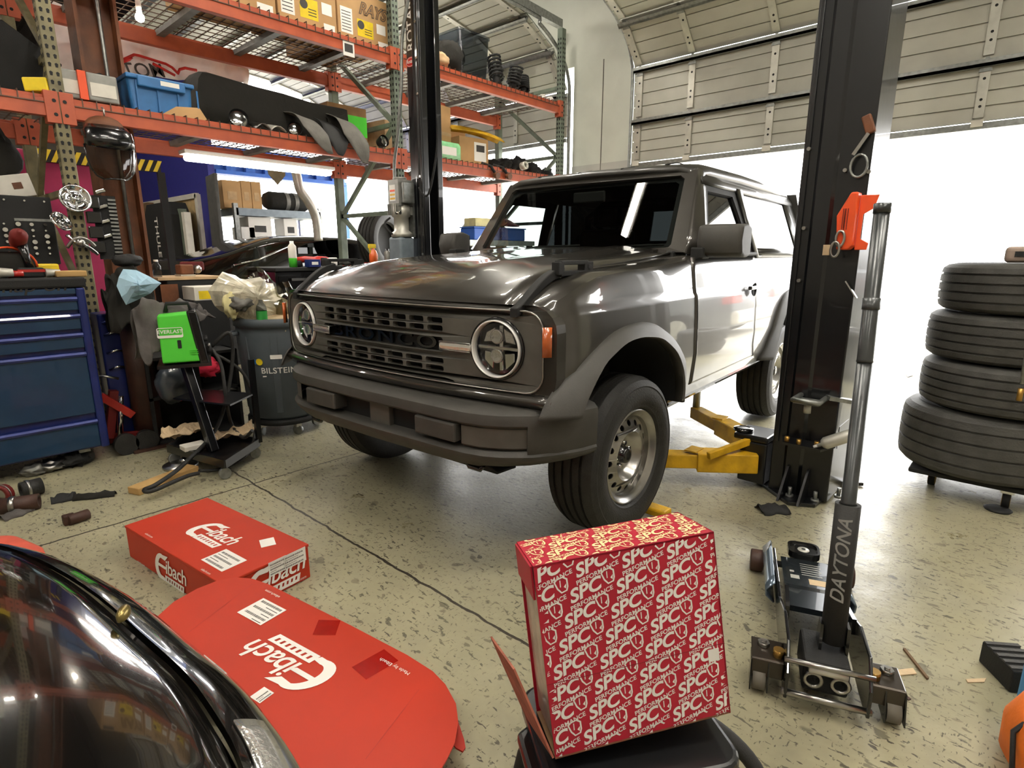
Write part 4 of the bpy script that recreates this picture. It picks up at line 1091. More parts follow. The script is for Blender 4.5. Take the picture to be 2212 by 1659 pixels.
# ================================================================ blue tool chest
TX = -4.23
TTOP = P(180, 598, x=TX).z
t = thing('tool_chest', 'dark blue roller tool chest with long drawers at the picture edge', 'tool chest', (TX-.3, .30, 0))
ya, yb = -.85, .855
W0 = t.location.copy()
def tb(g, x0, x1, y0, y1, z0, z1, m=0): return g.box(x0-W0.x, x1-W0.x, y0-W0.y, y1-W0.y, z0, z1, m)
tb(G(), TX-.60, TX-.02, ya, yb, .11, TTOP-.06).build('chest_body', 'snap_trim', t, bev=.01)
tb(G(), TX-.62, TX+.02, ya-.01, yb+.01, TTOP-.06, TTOP).build('chest_top', 'soft_black', t, bev=.012)
zs = [P(100, v, x=TX).z for v in (612, 640, 690, 725, 775, 915, 985)]
edges = [(.12, P(190, 905, x=TX).z), (P(190, 895, x=TX).z, P(180, 757, x=TX).z), (P(180, 752, x=TX).z, P(170, 716, x=TX).z), (P(170, 712, x=TX).z, P(165, 675, x=TX).z), (P(165, 671, x=TX).z, P(160, 638, x=TX).z)]
for z0, z1 in edges:
    d = tb(G(), TX-.02, TX+.004, ya+.03, yb-.045, z0+.004, z1-.028).build('drawer', 'snap_blue', t, bev=.004)
    g = G().rows([[(TX+.004+a-W0.x, y-W0.y, z1-.028+b) for a, b in ((0, -.006), (.012, -.004), (.018, .008), (.012, .02), (0, .022))] for y in (ya+.03, yb-.045)], 0, False)
    g.build('drawer_pull', 'snap_trim', d)
tb(G(), TX-.02, TX+.006, ya+.03, yb-.045, P(160, 636, x=TX).z+.004, TTOP-.065).build('header_panel', 'snap_blue', t, bev=.003)
G().text('Snap-on', .085, frame((TX+.0075-W0.x, P(62, 622, x=TX).y-W0.y, P(62, 620, x=TX).z), (0, 1, 0), (0, 0, 1)), 0, shear=.2, off=.006, sx=1.25).build('header_lettering', 'gloss_black', t)
tb(G(), TX-.02, TX+.014, yb-.045, yb, .11, TTOP-.06).build('corner_post', 'snap_trim', t, bev=.012, seg=3)
for x in (TX-.52, TX-.10):
    for y in (ya+.15, yb-.12):
        c = G().cyl((x-W0.x-.02, y-W0.y, .05), (x-W0.x+.02, y-W0.y, .05), .05, n=20).build('caster', 'rubber', t)
        tb(G(), x-.03, x+.03, y-.03, y+.03, .08, .11).build('caster_fork', 'galv', c)
# things on the chest
def on(u, v, x): 
    p = P(u, v, x=x); p.z = TTOP+.001; return p
p = on(20, 580, TX-.22)
t = thing('tool_bag', 'orange and black rounded tool bag on the blue chest', 'bag', tuple(p))
G().rows([[(x*k, y*k, z) for x, y in rrect(0, 0, .18, .26, .06)] for k, z in ((.95, 0), (1, .03), (1, .09), (.8, .13), (.4, .145))], 0, True, True, caps=True).build('bag_body', 'cloth_black', t)
G().rows([[(q*.075, .125*math.cos(a), .06+.115*math.sin(a)) for a in [PI*i/12 for i in range(13)]] for q in (-1, 1)], 0, True).build('bag_band', 'orange', t, solid=.01)
p = on(66, 584, TX-.12)
t = thing('impact_wrench', 'cordless impact wrench with red nose standing on the blue chest', 'power tool', tuple(p))
G().box(-.04, .04, -.06, .06, 0, .055).build('battery', 'soft_black', t, bev=.01)
G().tube([(0, 0, .05), (0, -.01, .11), (0, -.02, .19)], [.022, .02, .026], 10).build('grip', 'gloss_black', t)
G().lathe([(0, -.07), (.035, -.065), (.042, -.02), (.042, .05), (.03, .075), (.014, .08), (.012, .10), (0, .10)], 16, 0, T(0, -.03, .215) @ R(65, 'Y')).build('motor_head', 'dark_red', t)
G().box(-.042, .042, -.062, .062, .03, .045).build('red_band', 'red_paint', t)
p = on(100, 578, TX-.2)
tag(G().box(p.x-.05, p.x+.05, p.y-.055, p.y+.055, p.z, p.z+.075).build('yellow_box', 'yellow_bright', bev=.01), 'small yellow plastic case behind the impact wrench', 'box')
p = on(150, 585, TX-.08)
tag(G().box(p.x-.06, p.x+.05, p.y-.075, p.y+.075, p.z, p.z+.035).build('wood_block', 'wood', bev=.006), 'flat tan wood block on the chest corner nearest the olive upright', 'wood')
for i, (u, m, s) in enumerate(((8, 'zinc', .03), (30, 'red_paint', .022), (112, 'zinc', .025))):
    p = on(u, 588, TX-.04-.02*i)
    tag(G().cyl((p.x, p.y-.03, p.z+s), (p.x, p.y+.04, p.z+s), s, s*.7, 14).build('socket_tool', m), ('dull silver socket lying at the chest edge', 'red handled socket beside the silver one', 'silver socket lying before the yellow case')[i], 'tool')
# black pegboard with bright sockets
pa = P(0, 565, x=-4.75); pb = P(88, 425, x=-4.75)
t = thing('socket_board', 'black upright board studded with bright sockets behind the blue chest', 'tool board', (-4.78, (pa.y+pb.y)/2, pa.z))
hw = (pb.y-pa.y)/2+.05; hh = pb.z-pa.z
G().box(-.012, .012, -hw-.1, hw, -.02, hh).build('board', 'soft_black', t, bev=.006)
g = G()
for r_ in range(6):
    for c_ in range(5):
        yv = lerp(-hw*.8, hw*.7, c_/4); zv = hh*(.12+.09*r_)
        rr = .006+.0025*((r_*5+c_*3) % 4)
        g.cyl((.012, yv, zv), (.03+.01*((r_+c_) % 2), yv, zv), rr, n=10)
for c_ in range(3): g.cyl((.012, lerp(-hw*.3, hw*.8, c_/2), hh*.93), (.02, lerp(-hw*.3, hw*.8, c_/2), hh*.93), .006, n=8)
g.build('socket_row', 'chrome', t)
g = G().box(.012, .016, -.02, hw, hh*.62, hh*.66); g.build('rail', 'galv', t)
# things hung on the near upright
for i, (u, v, r, lab) in enumerate(((162, 429, .085, 'larger ribbed chrome plate hung on the olive upright'), (130, 480, .065, 'smaller chrome plate seen edge-on beside the olive upright'))):
    p = P(u, v, x=-4.60)
    X = T(*p) @ (R(80, 'Y') if i == 0 else R(35, 'Z') @ R(60, 'Y'))
    g = G().lathe([(.0, .012), (r*.25, .012), (r*.3, 0), (r*.85, .004), (r*.88, .018), (r, .018), (r, .006)], 30, 0, X)
    for k in range(5): g.box(r*.3, r*.85, -.006, .006, .0, .014, 0, X @ R(72*k))
    tag(g.build('chrome_plate', 'chrome'), lab, 'plate')
p = P(172, 525, x=-4.60)
t = thing('grip_clamp', 'bright steel grip clamp hooked on the olive upright below the chrome plate', 'clamp', tuple(p))
G().tube(spline([(0, -.06, .05), (.02, -.02, .0), (.02, .03, -.02), (0, .09, -.07)], 4), .012, 8).build('lower_handle', 'chrome', t)
G().tube(spline([(0, -.07, -.03), (.02, -.02, .03), (.01, .04, .02), (0, .08, -.02)], 4), .011, 8).build('upper_handle', 'steel', t)
G().ball((.02, 0, 0), .03, n=10).build('jaw', 'steel', t)
# strip of dark tool holders with bright ends beside the column
pa = P(182, 420, x=-4.64); pb = P(240, 560, x=-4.64)
t = thing('tool_holder', 'tall black holder strip with bright wrenches between upright and brown column', 'tool holder', (-4.66, pa.y+.06, pb.z))
hh = pa.z-pb.z
G().box(-.01, .012, -.02, .11, 0, hh).build('backing', 'soft_black', t)
for k in range(4):
    z = hh*(.1+.23*k); 
    G().box(.012, .05, -.07, .01, z, z+.075).build('holder_box', 'gloss_black', t, bev=.006)
    G().bar((.03, .0, z+.10), (.03, .055, z+.12), .02, .022).build('wrench_end', 'chrome', t, bev=.006)
g = G()
for k in range(16): g.box(.012, .03, .06, .105, hh*.04+k*hh/17, hh*.04+k*hh/17+.012)
g.build('notch_rail', 'galv', t)
# magenta sheet, hazard strip and a white carton behind the near bay
pa = P(70, 560, x=-6.4); pb = P(215, 338, x=-6.4)
t = thing('magenta_panel', 'magenta painted machine panel behind the olive upright', 'panel', (-6.45, (pa.y+pb.y)/2, 0))
hw = (pb.y-pa.y)/2
G().box(-.2, .05, -hw, hw, 0, pb.z).build('panel_body', 'magenta', t, bev=.02)
g = G()
for z in (.55, .62): g.box(.05, .06, -hw*.2, hw*.9, z, z+.012)
g.box(.05, .075, -hw*.6, hw, pb.z-.35, pb.z-.22); g.build('panel_rib', 'magenta', t)
a = P(62, 332, x=-6.3); b = P(345, 345, x=-6.3); z = a.z
t = thing('hazard_bar', 'yellow and black striped hazard beam behind the racking', 'barrier', tuple((a+b)/2))
L_ = (b.y-a.y)/2; t.location.z = z
G().box(-.04, .0, -L_, L_, -.05, .05).build('bar', 'soft_black', t)
g = G(); n = 14
for k in range(n):
    y = -L_+2*L_*k/n; w_ = L_/n
    g.prism([(y, -.05), (y+w_, -.05), (y+w_+.05, .05), (y+.05, .05)], .001, .003, 0, frame((0, 0, 0), (0, 1, 0), (0, 0, 1)))
g.build('stripe', 'yellow_bright', t)
for yy in (-L_, L_): G().box(-.04, .0, yy-.03, yy+.03, -z, -.05).build('bar_post', 'soft_black', t)
p = P(20, 405, x=-5.1)
t = thing('carton', 'white printed carton tilted behind the socket board', 'cardboard box', tuple(p))
G().cbox((0, 0, 0), (.2, .22, .14), 0, R(12, 'X')).build('box_body', 'offwhite', t, bev=.004)
G().cbox((.101, .03, 0), (.002, .05, .04), 0, R(12, 'X')).build('sticker', 'rust_brown', t)
G().bar((0, 0, -p.z+.0), (0, 0, -.09), .08, .08).build('pedestal', 'soft_black', t)
blob('black_jacket', (-5.1, P(5, 350, x=-5.1).y-.05, P(15, 345, x=-5.1).z), (.08, .14, .2), 'cloth_black', 'black garment hung at the picture edge above the white carton', 'clothing', 12, .3)

# ================================================================ welder on its cart
p0 = P(437, 780, z=.655); p1 = P(352, 790, z=.645); p2 = P(503, 765, z=.67)
ex = (p1-p0); ex.z = 0; ey = (p2-p0); ey.z = 0
lx = ex.length; lw = ey.length
zb = .655; ht = .30
ux = ex.normalized(); uy = Vector((ux.y, -ux.x, 0)) if Vector((ux.y, -ux.x, 0)).dot(ey) > 0 else Vector((-ux.y, ux.x, 0))
lw = .235
t = thing('welder', 'green and black welding machine on a slanted black cart', 'welder', tuple(p0))
def wq(a, b, c): return ux*a+uy*b+Vector((0, 0, c))
X = Matrix.Identity(4); X.col[0][:3] = ux; X.col[1][:3] = uy
def hex_(g, pts, m=0):
    return g.add(pts, [(0, 1, 2, 3), (4, 7, 6, 5), (0, 4, 5, 1), (1, 5, 6, 2), (2, 6, 7, 3), (3, 7, 4, 0)], m)
g = G(); k = .05
hex_(g, [wq(-.0, -.006, 0), wq(lx, -.006, 0), wq(lx, lw, 0), wq(0, lw, 0), wq(.045, .0, ht), wq(lx*.99, .0, ht-.01), wq(lx*.99, lw, ht-.01), wq(.045, lw, ht)])
g.build('green_cover', 'green', t, bev=.012, seg=3)
g = G()
hex_(g, [wq(-.04, -.012, -.02), wq(.012, -.012, -.02), wq(.012, lw+.012, -.02), wq(-.04, lw+.012, -.02), wq(.0, -.012, ht+.012), wq(.055, -.012, ht+.012), wq(.055, lw+.012, ht+.012), wq(.0, lw+.012, ht+.012)])
fp = g.build('front_panel', 'gloss_black', t, bev=.012, seg=3)
nF = Vector(wq(-1, 0, .13)).normalized()
def fpt(b, c, out=.0): return wq(-.04+.04*(c+.02)/(ht+.03), b, c)+nF*out
G().add([fpt(.03, .17, .003), fpt(.20, .17, .003), fpt(.20, .27, .003), fpt(.03, .27, .003)], [(0, 1, 2, 3)]).build('display', 'glass_dark', fp)
g = G()
for b in (.05, .115, .18): g.cyl(fpt(b, .125, 0), fpt(b, .125, .02), .011, n=12)
g.build('knobs', 'soft_black', fp)
for b in (.06, .17): G().cyl(fpt(b, .06, 0), fpt(b, .06, .03), .026, n=16).build('cable_socket', 'soft_black', fp)
G().tube([fpt(.02, .09, .02), fpt(.21, .075, .02)], .006, 8).build('guard_bar', 'steel', fp)
Xs = frame(wq(lx*.72, -.0085, ht*.62), -ux, (0, 0, 1))
g = G().flat([rrect(0, 0, .135, .062, .01), rrect(0, .006, .127, .042, .007)], 0, Xs, 0).text('EVERLAST', .030, Xs @ T(0, .006, .0008), 0, off=.02, shear=.12)
g.build('logo', ['label_white', 'green'], t)
Xs = frame(wq(lx*.52, -.0088, ht*.38), -ux, (0, 0, 1))
G().flat([rrect(0, 0, .02, .05, .004)], 0, Xs).build('slot', 'dark', t)
g = G(); 
for k in range(3): g.box(-.03, .03, -.012+.012*k, -.007+.012*k, 0, .002, 0, frame(wq(lx*.14, -.0085, ht*.2), -ux, (0, 0, 1)))
g.build('vent', 'green', t)
G().tube([wq(lx*.15, lw*.5, ht), wq(lx*.2, lw*.5, ht+.05), wq(lx*.75, lw*.5, ht+.05), wq(lx*.8, lw*.5, ht)], .012, 8).build('carry_handle', 'soft_black', t)
wl = t
# cart
b0 = P(478, 1003, z=0)
t = thing('welding_cart', 'black steel welding cart with slanted post and low tray', 'cart', tuple(b0))
O = Vector(t.location); O.z = 0
def cw(v): return Vector(v)-O
pb_ = P(462, 975, z=.10); pt_ = p0+wq(lx*.4, lw*.45, -.03)
pc = P(395, 800, x=(p0.x+wq(lx*.4, lw*.45, 0).x)); 
top_ = p0+wq(lx*.45, lw*.3, -.03)
G().bar(cw(pb_), cw(top_), .05, .05).build('post', 'post_black', t, bev=.005)
G().add([cw(p0+wq(-.05, -.03, -.028)), cw(p0+wq(lx+.03, -.03, -.028)), cw(p0+wq(lx+.03, lw+.05, -.028)), cw(p0+wq(-.05, lw+.05, -.028))], [(0, 1, 2, 3)]).build('top_shelf', 'post_black', t, solid=.02)
q = [P(362, 968, z=.10), P(486, 1003, z=.10), P(560, 955, z=.10), P(440, 930, z=.10)]
g = G().add([cw(v) for v in q], [(0, 1, 2, 3)])
g.build('tray', 'post_black', t, solid=.012)
g = G()
for i in range(4): g.bar(cw(q[i]), cw(q[(i+1) % 4]), .012, .05)
g.build('tray_rim', 'post_black', t)
G().add([cw(lerp(q[0], q[3], .3)+Vector((0, 0, .3))), cw(lerp(q[1], q[2], .3)+Vector((0, 0, .33))), cw(q[2]+Vector((0, 0, .33))), cw(q[3]+Vector((0, 0, .3)))], [(0, 1, 2, 3)]).build('middle_shelf', 'post_black', t, solid=.01)
for a in (q[2], q[3]): G().bar(cw(a), cw(a+Vector((0, 0, .55))), .03, .03).build('rear_post', 'post_black', t)
for v in q:
    c_ = cw(v.lerp(pb_, .12))
    G().cyl(c_+Vector((-.012, 0, -.065-.0)), c_+Vector((.012, 0, -.065)), .034, n=16).cyl(c_+Vector((0, 0, -.06)), c_+Vector((0, 0, -.01)), .009, n=8).build('caster', 'galv', t)
# cables
def cable(pts, r, label, m='rubber'):
    tag(G().tube(spline(pts, 7), r, 8).build('welding_cable', m), label, 'cable')
s1 = p0+fpt(.17, .06, .03)
cable([s1, P(497, 720, x=s1.x+.06), P(500, 800, x=s1.x+.05), P(470, 920, z=.22), P(400, 1000, z=.10), P(340, 1045, z=.075), P(312, 1058, z=.06), P(330, 1060, z=.055), P(400, 1030, z=.055), P(430, 1022, z=.05)], .012, 'black welding cable looping down to the wood plank')
s2 = p0+fpt(.06, .06, .03)
cable([s2, P(478, 790, x=s2.x+.05), P(488, 860, x=s2.x+.08), P(500, 915, z=.2), P(525, 945, z=.16), P(545, 930, z=.22)], .011, 'black welding cable hanging from the lower socket into the tray')
s3 = p0+fpt(.2, .02, .02)
cable([s3, P(520, 800, x=s3.x+.08), P(548, 860, z=.35), P(553, 920, z=.18), P(535, 980, z=.07), P(480, 1012, z=.02), P(430, 1017, z=.055)], .010, 'black welding cable bowing past the trash can to the floor')
# crumpled paper on the tray
for i, (u, v, s, lab, sd) in enumerate(((395, 935, (.12, .10, .05), 'folded brown paper sack at the near end of the cart tray', 2), (500, 935, (.13, .10, .055), 'crumpled brown paper on the cart tray behind the slanted post', 7))):
    c_ = P(u, v, z=.16)
    g = G(); rows = []
    for j in range(9):
        r = []
        for k in range(17):
            a = (k/16-.5)*2; b = (j/8-.5)*2
            d = ux*(a*s[0])+uy*(b*s[1])
            r.append(Vector(c_)+d+Vector((0, 0, s[2]*(.8*noise.noise(Vector((a*1.6, b*1.6, sd)))+.3*noise.noise(Vector((a*4, b*4, sd+4)))+.3*abs(math.sin(a*2.4+b*2))+.3*a*a)+.0)))
        rows.append(r)
    tag(g.rows(rows, 0, False).build('paper_sack', 'paper', solid=.006), lab, 'paper')
cz = P(418, 965, z=.13)
tag(G().cbox((cz.x, cz.y, .135), (.09, .13, .03)).build('white_pad', 'offwhite', bev=.004), 'white paper pad under the brown sack on the cart tray', 'paper')
# grey jacket over the welder and the post behind it
def drape(path_top, drop, m, name, label, cat, seed, amp=.05, thick=.012):
    """cloth hanging from a ridge line"""
    pts = spline(path_top, 5); rows = []
    for i, p in enumerate(pts):
        r = []
        for j in range(11):
            k = j/10; q = 2*k-1
            dz = -abs(q)**1.3*interp(drop, i/(len(pts)-1))
            off = Vector((.10*q+.03*noise.noise(Vector((i*.35, k*5, seed)))*2, .03*noise.noise(Vector((i*.3, k*4, seed+9)))*2, amp*noise.noise(Vector((i*.5, k*6, seed+3)))*1.6))
            r.append(p+off+Vector((0, 0, dz)))
        rows.append(r)
    return tag(smooth(G().rows(rows, 0, True).build(name, m, solid=thick, sub=1), 180), label, cat)
wx = p0.x-.16
drape([P(285, 665, x=wx-.08), P(310, 640, x=wx-.06), P(345, 648, x=wx-.04), P(385, 650, x=wx-.05), P(425, 660, x=wx-.06), P(440, 668, x=wx-.08)], [(0, .34), (.25, .34), (.5, .22), (.75, .10), (1, .04)], 'jacket', 'work_jacket', 'grey brown work jacket draped over the welder back', 'clothing', 3, .05)
drape([P(222, 620, x=-4.36), P(240, 588, x=-4.34), P(262, 572, x=-4.32), P(300, 580, x=-4.32), P(318, 600, x=-4.33)], [(0, .28), (.5, .42), (1, .15)], 'cloth_black', 'black_work_coat', 'black coat hung beside the rusty column behind the blue rag', 'clothing', 8, .06)
blob('work_hat', P(275, 563, x=-4.36), (.07, .085, .04), 'soft_black', 'black cap perched on the hung coat', 'cap', 4, .2)
# blue rag: a folded sheet with a sharp corner
rg = [(258, 600), (268, 583), (292, 585), (320, 598), (347, 612), (322, 632), (298, 645), (272, 657), (262, 640), (255, 618)]
c_ = P(292, 615, x=-4.12); rows = []
for k in (1.0, .66, .33, .02):
    rows.append([c_+(P(u, v, x=-4.16)-c_)*k+Vector((.05*(1-k)+.012*math.sin(i*2.2+k*3), 0, .0)) for i, (u, v) in enumerate(rg)])
tag(G().rows(rows, 0, False, True).build('blue_rag', 'cloth_blue', solid=.008), 'pale blue rag with a pointed corner hung over the black coat', 'cloth')
# coat hanger post and dark clutter between chest and column
t = thing('brown_post', 'dark brown pipe post standing behind the welder and under the grey jacket', 'post', (-4.42, P(318, 900, x=-4.42).y, 0))
G().cyl((0, 0, 0), (0, 0, 1.06), .085, n=24).build('pipe', 'rust_dark', t); G().box(-.14, .14, -.14, .14, 0, .02).build('base_plate', 'rust_dark', t)
p = P(262, 985, x=-4.36)
t = thing('floor_crane', 'red and black wheeled floor crane tucked beside the blue chest', 'crane', (-4.45, p.y, 0))
for yv in (-.02, .10):
    G().cyl((.10, yv+.05, .07), (.15, yv+.05, .07), .07, n=24).build('wheel', 'rubber', t)
G().bar((-.1, -.06, .08), (.1, .12, .10), .06, .06).build('base_leg', 'dark_red', t)
G().bar((0, -.03, .10), (.02, .03, .42), .05, .05).build('mast', 'dark_red', t, bev=.004)
G().bar((.03, -.05, .40), (.06, .11, .24), .035, .05).build('boom', 'red_paint', t, bev=.004)
G().cyl((.06, .02, .12), (.04, .06, .38), .018, n=12).build('ram', 'chrome', t)
g = G().tube([(.02, -.06, .52), (.05, -.02, .53), (.06, .06, .5)], .008, 6); g.build('handle', 'steel', t)
pz = P(230, 760, x=-4.5)
t = thing('parts_shelf', 'narrow blue cabinet with shiny oddments beside the brown post', 'cabinet', (-4.6, P(238, 700, x=-4.5).y, 0))
G().box(-.12, .12, -.07, .07, 0, .92).build('cabinet_body', 'snap_trim', t, bev=.01)
for k, z in enumerate((.55, .66, .78, .86)):
    G().tube([(.125, -.05, z), (.14, 0, z+.02), (.125, .05, z+.005)], .009, 6).build('hung_tool', 'chrome', t)
# cabinet with red cloths behind the cart
c_ = P(420, 930, x=-4.35)
t = thing('rag_cabinet', 'open black cabinet stuffed with red cloths behind the welding cart', 'cabinet', (-4.45, c_.y+.04, 0))
G().box(-.16, .14, -.30, -.28, .0, .62).box(-.16, .14, .28, .30, 0, .62).box(-.16, -.14, -.3, .3, 0, .62).box(-.16, .14, -.3, .3, .6, .62).box(-.16, .14, -.3, .3, .33, .35).box(-.16, .14, -.3, .3, .02, .04).build('cabinet_body', 'soft_black', t)
for i, (u, v, r) in enumerate(((395, 845, .07), (448, 795, .08), (420, 850, .05))):
    q_ = P(u, v, x=-4.30)
    blob('red_cloth', (q_.x, q_.y, q_.z), (r, r, r*.8), 'red_cloth', ('red cloth bunched low in the black cabinet', 'red cloth bunched at the top of the black cabinet', 'small red cloth beside the slanted post')[i], 'cloth', 20+i, .5)
blob('dark_helmet', P(372, 830, x=-4.22), (.09, .10, .13), 'visor_dark', 'dark smoked welding helmet leaning on the black cabinet', 'helmet', 30, .15)
p = P(460, 850, x=-4.28)
tag(G().rows([[(p.x+.08*a, p.y+.14*b, p.z+.02*math.sin(b*3)+.02*a) for b in [-1+.25*i for i in range(9)]] for a in (-1, 0, 1)], 0).build('foil_tray', 'steel', solid=.004), 'crinkled foil tray on the cart middle shelf', 'tray')
# ================================================================ trash can
cc = Vector((-4.10, 1.965, 0)); 
t = thing('trash_can', 'round dark grey trash can on a wheeled dolly beside the vehicle nose', 'trash can', tuple(cc))
ZR = .86; zb = .13
g = G().lathe([(0, zb), (.235, zb), (.25, zb+.02), (.287, ZR-.10), (.287, ZR-.06), (.30, ZR-.055), (.303, ZR), (.29, ZR+.004), (.280, ZR-.05), (.24, zb+.05), (0, zb+.03)], 56)
g.build('can_body', 'can_grey', t)
g = G()
for k in range(8):
    a = 2*PI*k/8+.2
    g.rows([[( (lerp(.2515, .284, q)+d)*math.cos(a+e), (lerp(.2515, .284, q)+d)*math.sin(a+e), lerp(zb+.06, ZR-.12, q)) for e, d in ((-.09, 0), (-.08, .007), (.08, .007), (.09, 0))] for q in (0, .5, 1)], 0, False)
g.build('can_rib', 'can_grey', t)
to_cam = math.atan2(0-cc.y, 0-cc.x)
for s in (1, -1):
    a = to_cam+s*1.3
    G().tube([(.29*math.cos(a-.16), .29*math.sin(a-.16), ZR-.1), (.335*math.cos(a-.1), .335*math.sin(a-.1), ZR-.11), (.335*math.cos(a+.1), .335*math.sin(a+.1), ZR-.11), (.29*math.cos(a+.16), .29*math.sin(a+.16), ZR-.1)], .014, 8).build('can_handle', 'can_grey', t)
def canw(a0, z0, dr=.0095):
    def f(p):
        a = a0+p.x/.27; z = z0+p.y; r = lerp(.2515, .284, (z-zb-.06)/(ZR-.18-zb))+dr+p.z
        return Vector((r*math.cos(a), r*math.sin(a), z))
    return f
def ang(u, v):
    q = P(u, v, z=.5); d = Vector((cc.x, cc.y, 0)); 
    best = min(range(0, 360, 1), key=lambda k: abs(prj(Vector((cc.x+.275*math.cos(math.radians(k)), cc.y+.275*math.sin(math.radians(k)), .5)))[0]-u)+(1000 if math.cos(math.radians(k)-to_cam) < .1 else 0))
    return math.radians(best)
def prj(p):
    q = p-CAM; return (CX0+FPX*q.dot(VR)/q.dot(VF), CY0+FPX*q.dot(VD)/q.dot(VF))
a = ang(603, 808)
G().text('BILSTEIN', .058, Matrix.Identity(4), 0, off=.012, warp=canw(a, .50), sp=1.05, fine=.02).add([canw(a, .46)(Vector((x, y, 0))) for x, y in ((-.11, -.004), (.11, -.004), (.11, .004), (-.11, .004))], [(0, 1, 2, 3)], 0).build('can_lettering', 'label_white', t)
G().flat([dense(rrect(0, 0, .075, .03, .004), .02)], 0, None, 0, canw(ang(600, 779), .60, .0095)).build('can_label', 'label_white', t)
G().flat([dense(rrect(0, 0, .07, .035, .004), .02)], 0, None, 0, canw(ang(553, 783), .565, .0095)).build('blue_sticker', 'tote_blue', t)
G().flat([circ(0, 0, .024)], 0, None, 0, canw(ang(563, 787), .565, .0105)).build('round_sticker', 'yellow_bright', t)
G().lathe([(0, .085), (.24, .085), (.265, .095), (.265, .128), (0, .128)], 40).build('dolly_ring', 'soft_black', t)
for k in range(5):
    a = to_cam+2*PI*k/5+.35; c_ = Vector((.215*math.cos(a), .215*math.sin(a), .036)); d = Vector((-math.sin(a+.6), math.cos(a+.6), 0))*.012
    w_ = G().cyl(c_-d, c_+d, .036, n=18).build('caster_wheel', 'galv', t)
    G().box(c_.x-.02, c_.x+.02, c_.y-.02, c_.y+.02, .062, .086).build('caster_fork', 'zinc', w_)
# overflowing plastic: crumpled film sheets over packing
def film(name, outline, x, bulge, m, label, seed, amp=.05):
    pts = [P(u, v, x=x) for u, v in outline]; c_ = sum(pts, Vector())/len(pts)
    rows = []
    for k in (1.0, .8, .6, .4, .2, .02):
        r = []
        dn = [a for i in range(len(pts)) for a in (pts[i], pts[i].lerp(pts[(i+1) % len(pts)], .33), pts[i].lerp(pts[(i+1) % len(pts)], .66))]
        for i, p in enumerate(dn):
            q = c_.lerp(p, k)
            nn = noise.noise(q*9+Vector((seed, 0, 0)))+.6*noise.noise(q*22+Vector((seed, 5, 0)))
            r.append(q+Vector((bulge*math.sqrt(max(0, 1-k*k))+amp*nn, -.3*bulge*(1-k*k), .02*nn)))
        rows.append(r)
    return tag(G().rows(rows, 0, False, True).build(name, m, solid=.002), label, 'plastic')
film('bubble_wrap', [(452, 625), (470, 600), (484, 583), (520, 600), (560, 600), (590, 612), (606, 640), (655, 672), (640, 706), (560, 706), (500, 690), (465, 660)], -4.12, .16, 'film_milk', 'crumpled clear plastic wrap overflowing the trash can', 3, .05)
film('bubble_wrap', [(505, 690), (520, 600), (535, 580), (552, 578), (575, 590), (596, 612), (600, 695)], -4.26, .06, 'film', 'rounded clear plastic sheet standing behind the crumpled wrap', 6, .03)
film('bubble_wrap', [(575, 655), (600, 612), (625, 605), (645, 650), (662, 690), (650, 704), (600, 690)], -4.02, .10, 'film', 'clear plastic wrap spilling towards the vehicle headlight', 9, .04)
blob('yellow_paper', P(498, 658, x=-4.02), (.05, .05, .09), 'paper_yellow', 'pale yellow paper scrap in the trash can', 'paper', 41, .4)
blob('grey_paper', P(520, 655, x=-3.98), (.05, .07, .05), 'deck_grey', 'grey crumpled wrapper in the trash can', 'paper', 43, .5)
t = thing('drink_bottle', 'green labelled plastic bottle stuck in the trash can', 'bottle', tuple(P(567, 695, x=-3.92)))
G().lathe([(0, -.02), (.033, -.02), (.035, .09), (.03, .11), (.014, .135), (.014, .15), (0, .15)], 18).build('bottle_body', 'tote_clear', t); G().lathe([(.036, .015), (.036, .075)], 18).build('bottle_label', 'bottle_green', t)
blob('brown_packing', (cc.x, cc.y, .80), (.26, .26, .09), 'paper', 'brown packing paper filling the trash can top', 'paper', 50, .25)
# ================================================================ dark things behind the can
a = P(345, 650, x=-4.9); b = P(480, 596, x=-4.9)
t = thing('dark_crate', 'dark crate with a pale top edge behind the grey jacket', 'crate', (-5.1, (a.y+b.y)/2, 0))
hw = (b.y-a.y)/2
G().box(-.20, .25, -hw+.05, hw, 0, b.z-.02).build('crate_body', 'soft_black', t, bev=.01); G().box(-.26, .26, -hw-.01, hw+.01, b.z-.02, b.z).build('crate_top', 'kraft', t)
G().box(.251, .256, -hw+.0, -hw+.12, b.z-.25, b.z-.05).build('rust_patch', 'rust_brown', t)
a = P(428, 655, x=-4.55); b = P(482, 618, x=-4.55)
t = thing('label_box', 'white box end with a black and yellow sticker behind the plastic wrap', 'box', (-4.68, (a.y+b.y)/2, 0))
G().box(-.12, .12, -.11, .11, b.z-.10, b.z+.0).build('box_body', 'offwhite', t, bev=.004); G().box(-.12, .12, -.12, .12, 0, b.z-.10).build('stand', 'soft_black', t)
G().box(.121, .123, -.08, -.0, b.z-.09, b.z-.03).build('hazard_sticker', 'yellow_bright', t)
p = P(340, 592, x=-5.0)
t = thing('glass_bottle', 'small clear glass bottle with a pale cap on the dark crate', 'bottle', (-5.0, P(340, 592, x=-5.0).y, P(480, 596, x=-4.9).z+.001))
G().lathe([(0, 0), (.03, 0), (.03, .08), (.014, .105), (.014, .12)], 16).build('bottle_body', 'tote_clear', t); G().lathe([(.016, .115), (.016, .13), (0, .13)], 14).build('bottle_cap', 'offwhite', t)
p = P(400, 575, x=-5.2)
t = thing('rusty_vise', 'rusty brown bench block on the dark crate', 'tool', (-5.12, p.y, P(480, 596, x=-4.9).z+.001))
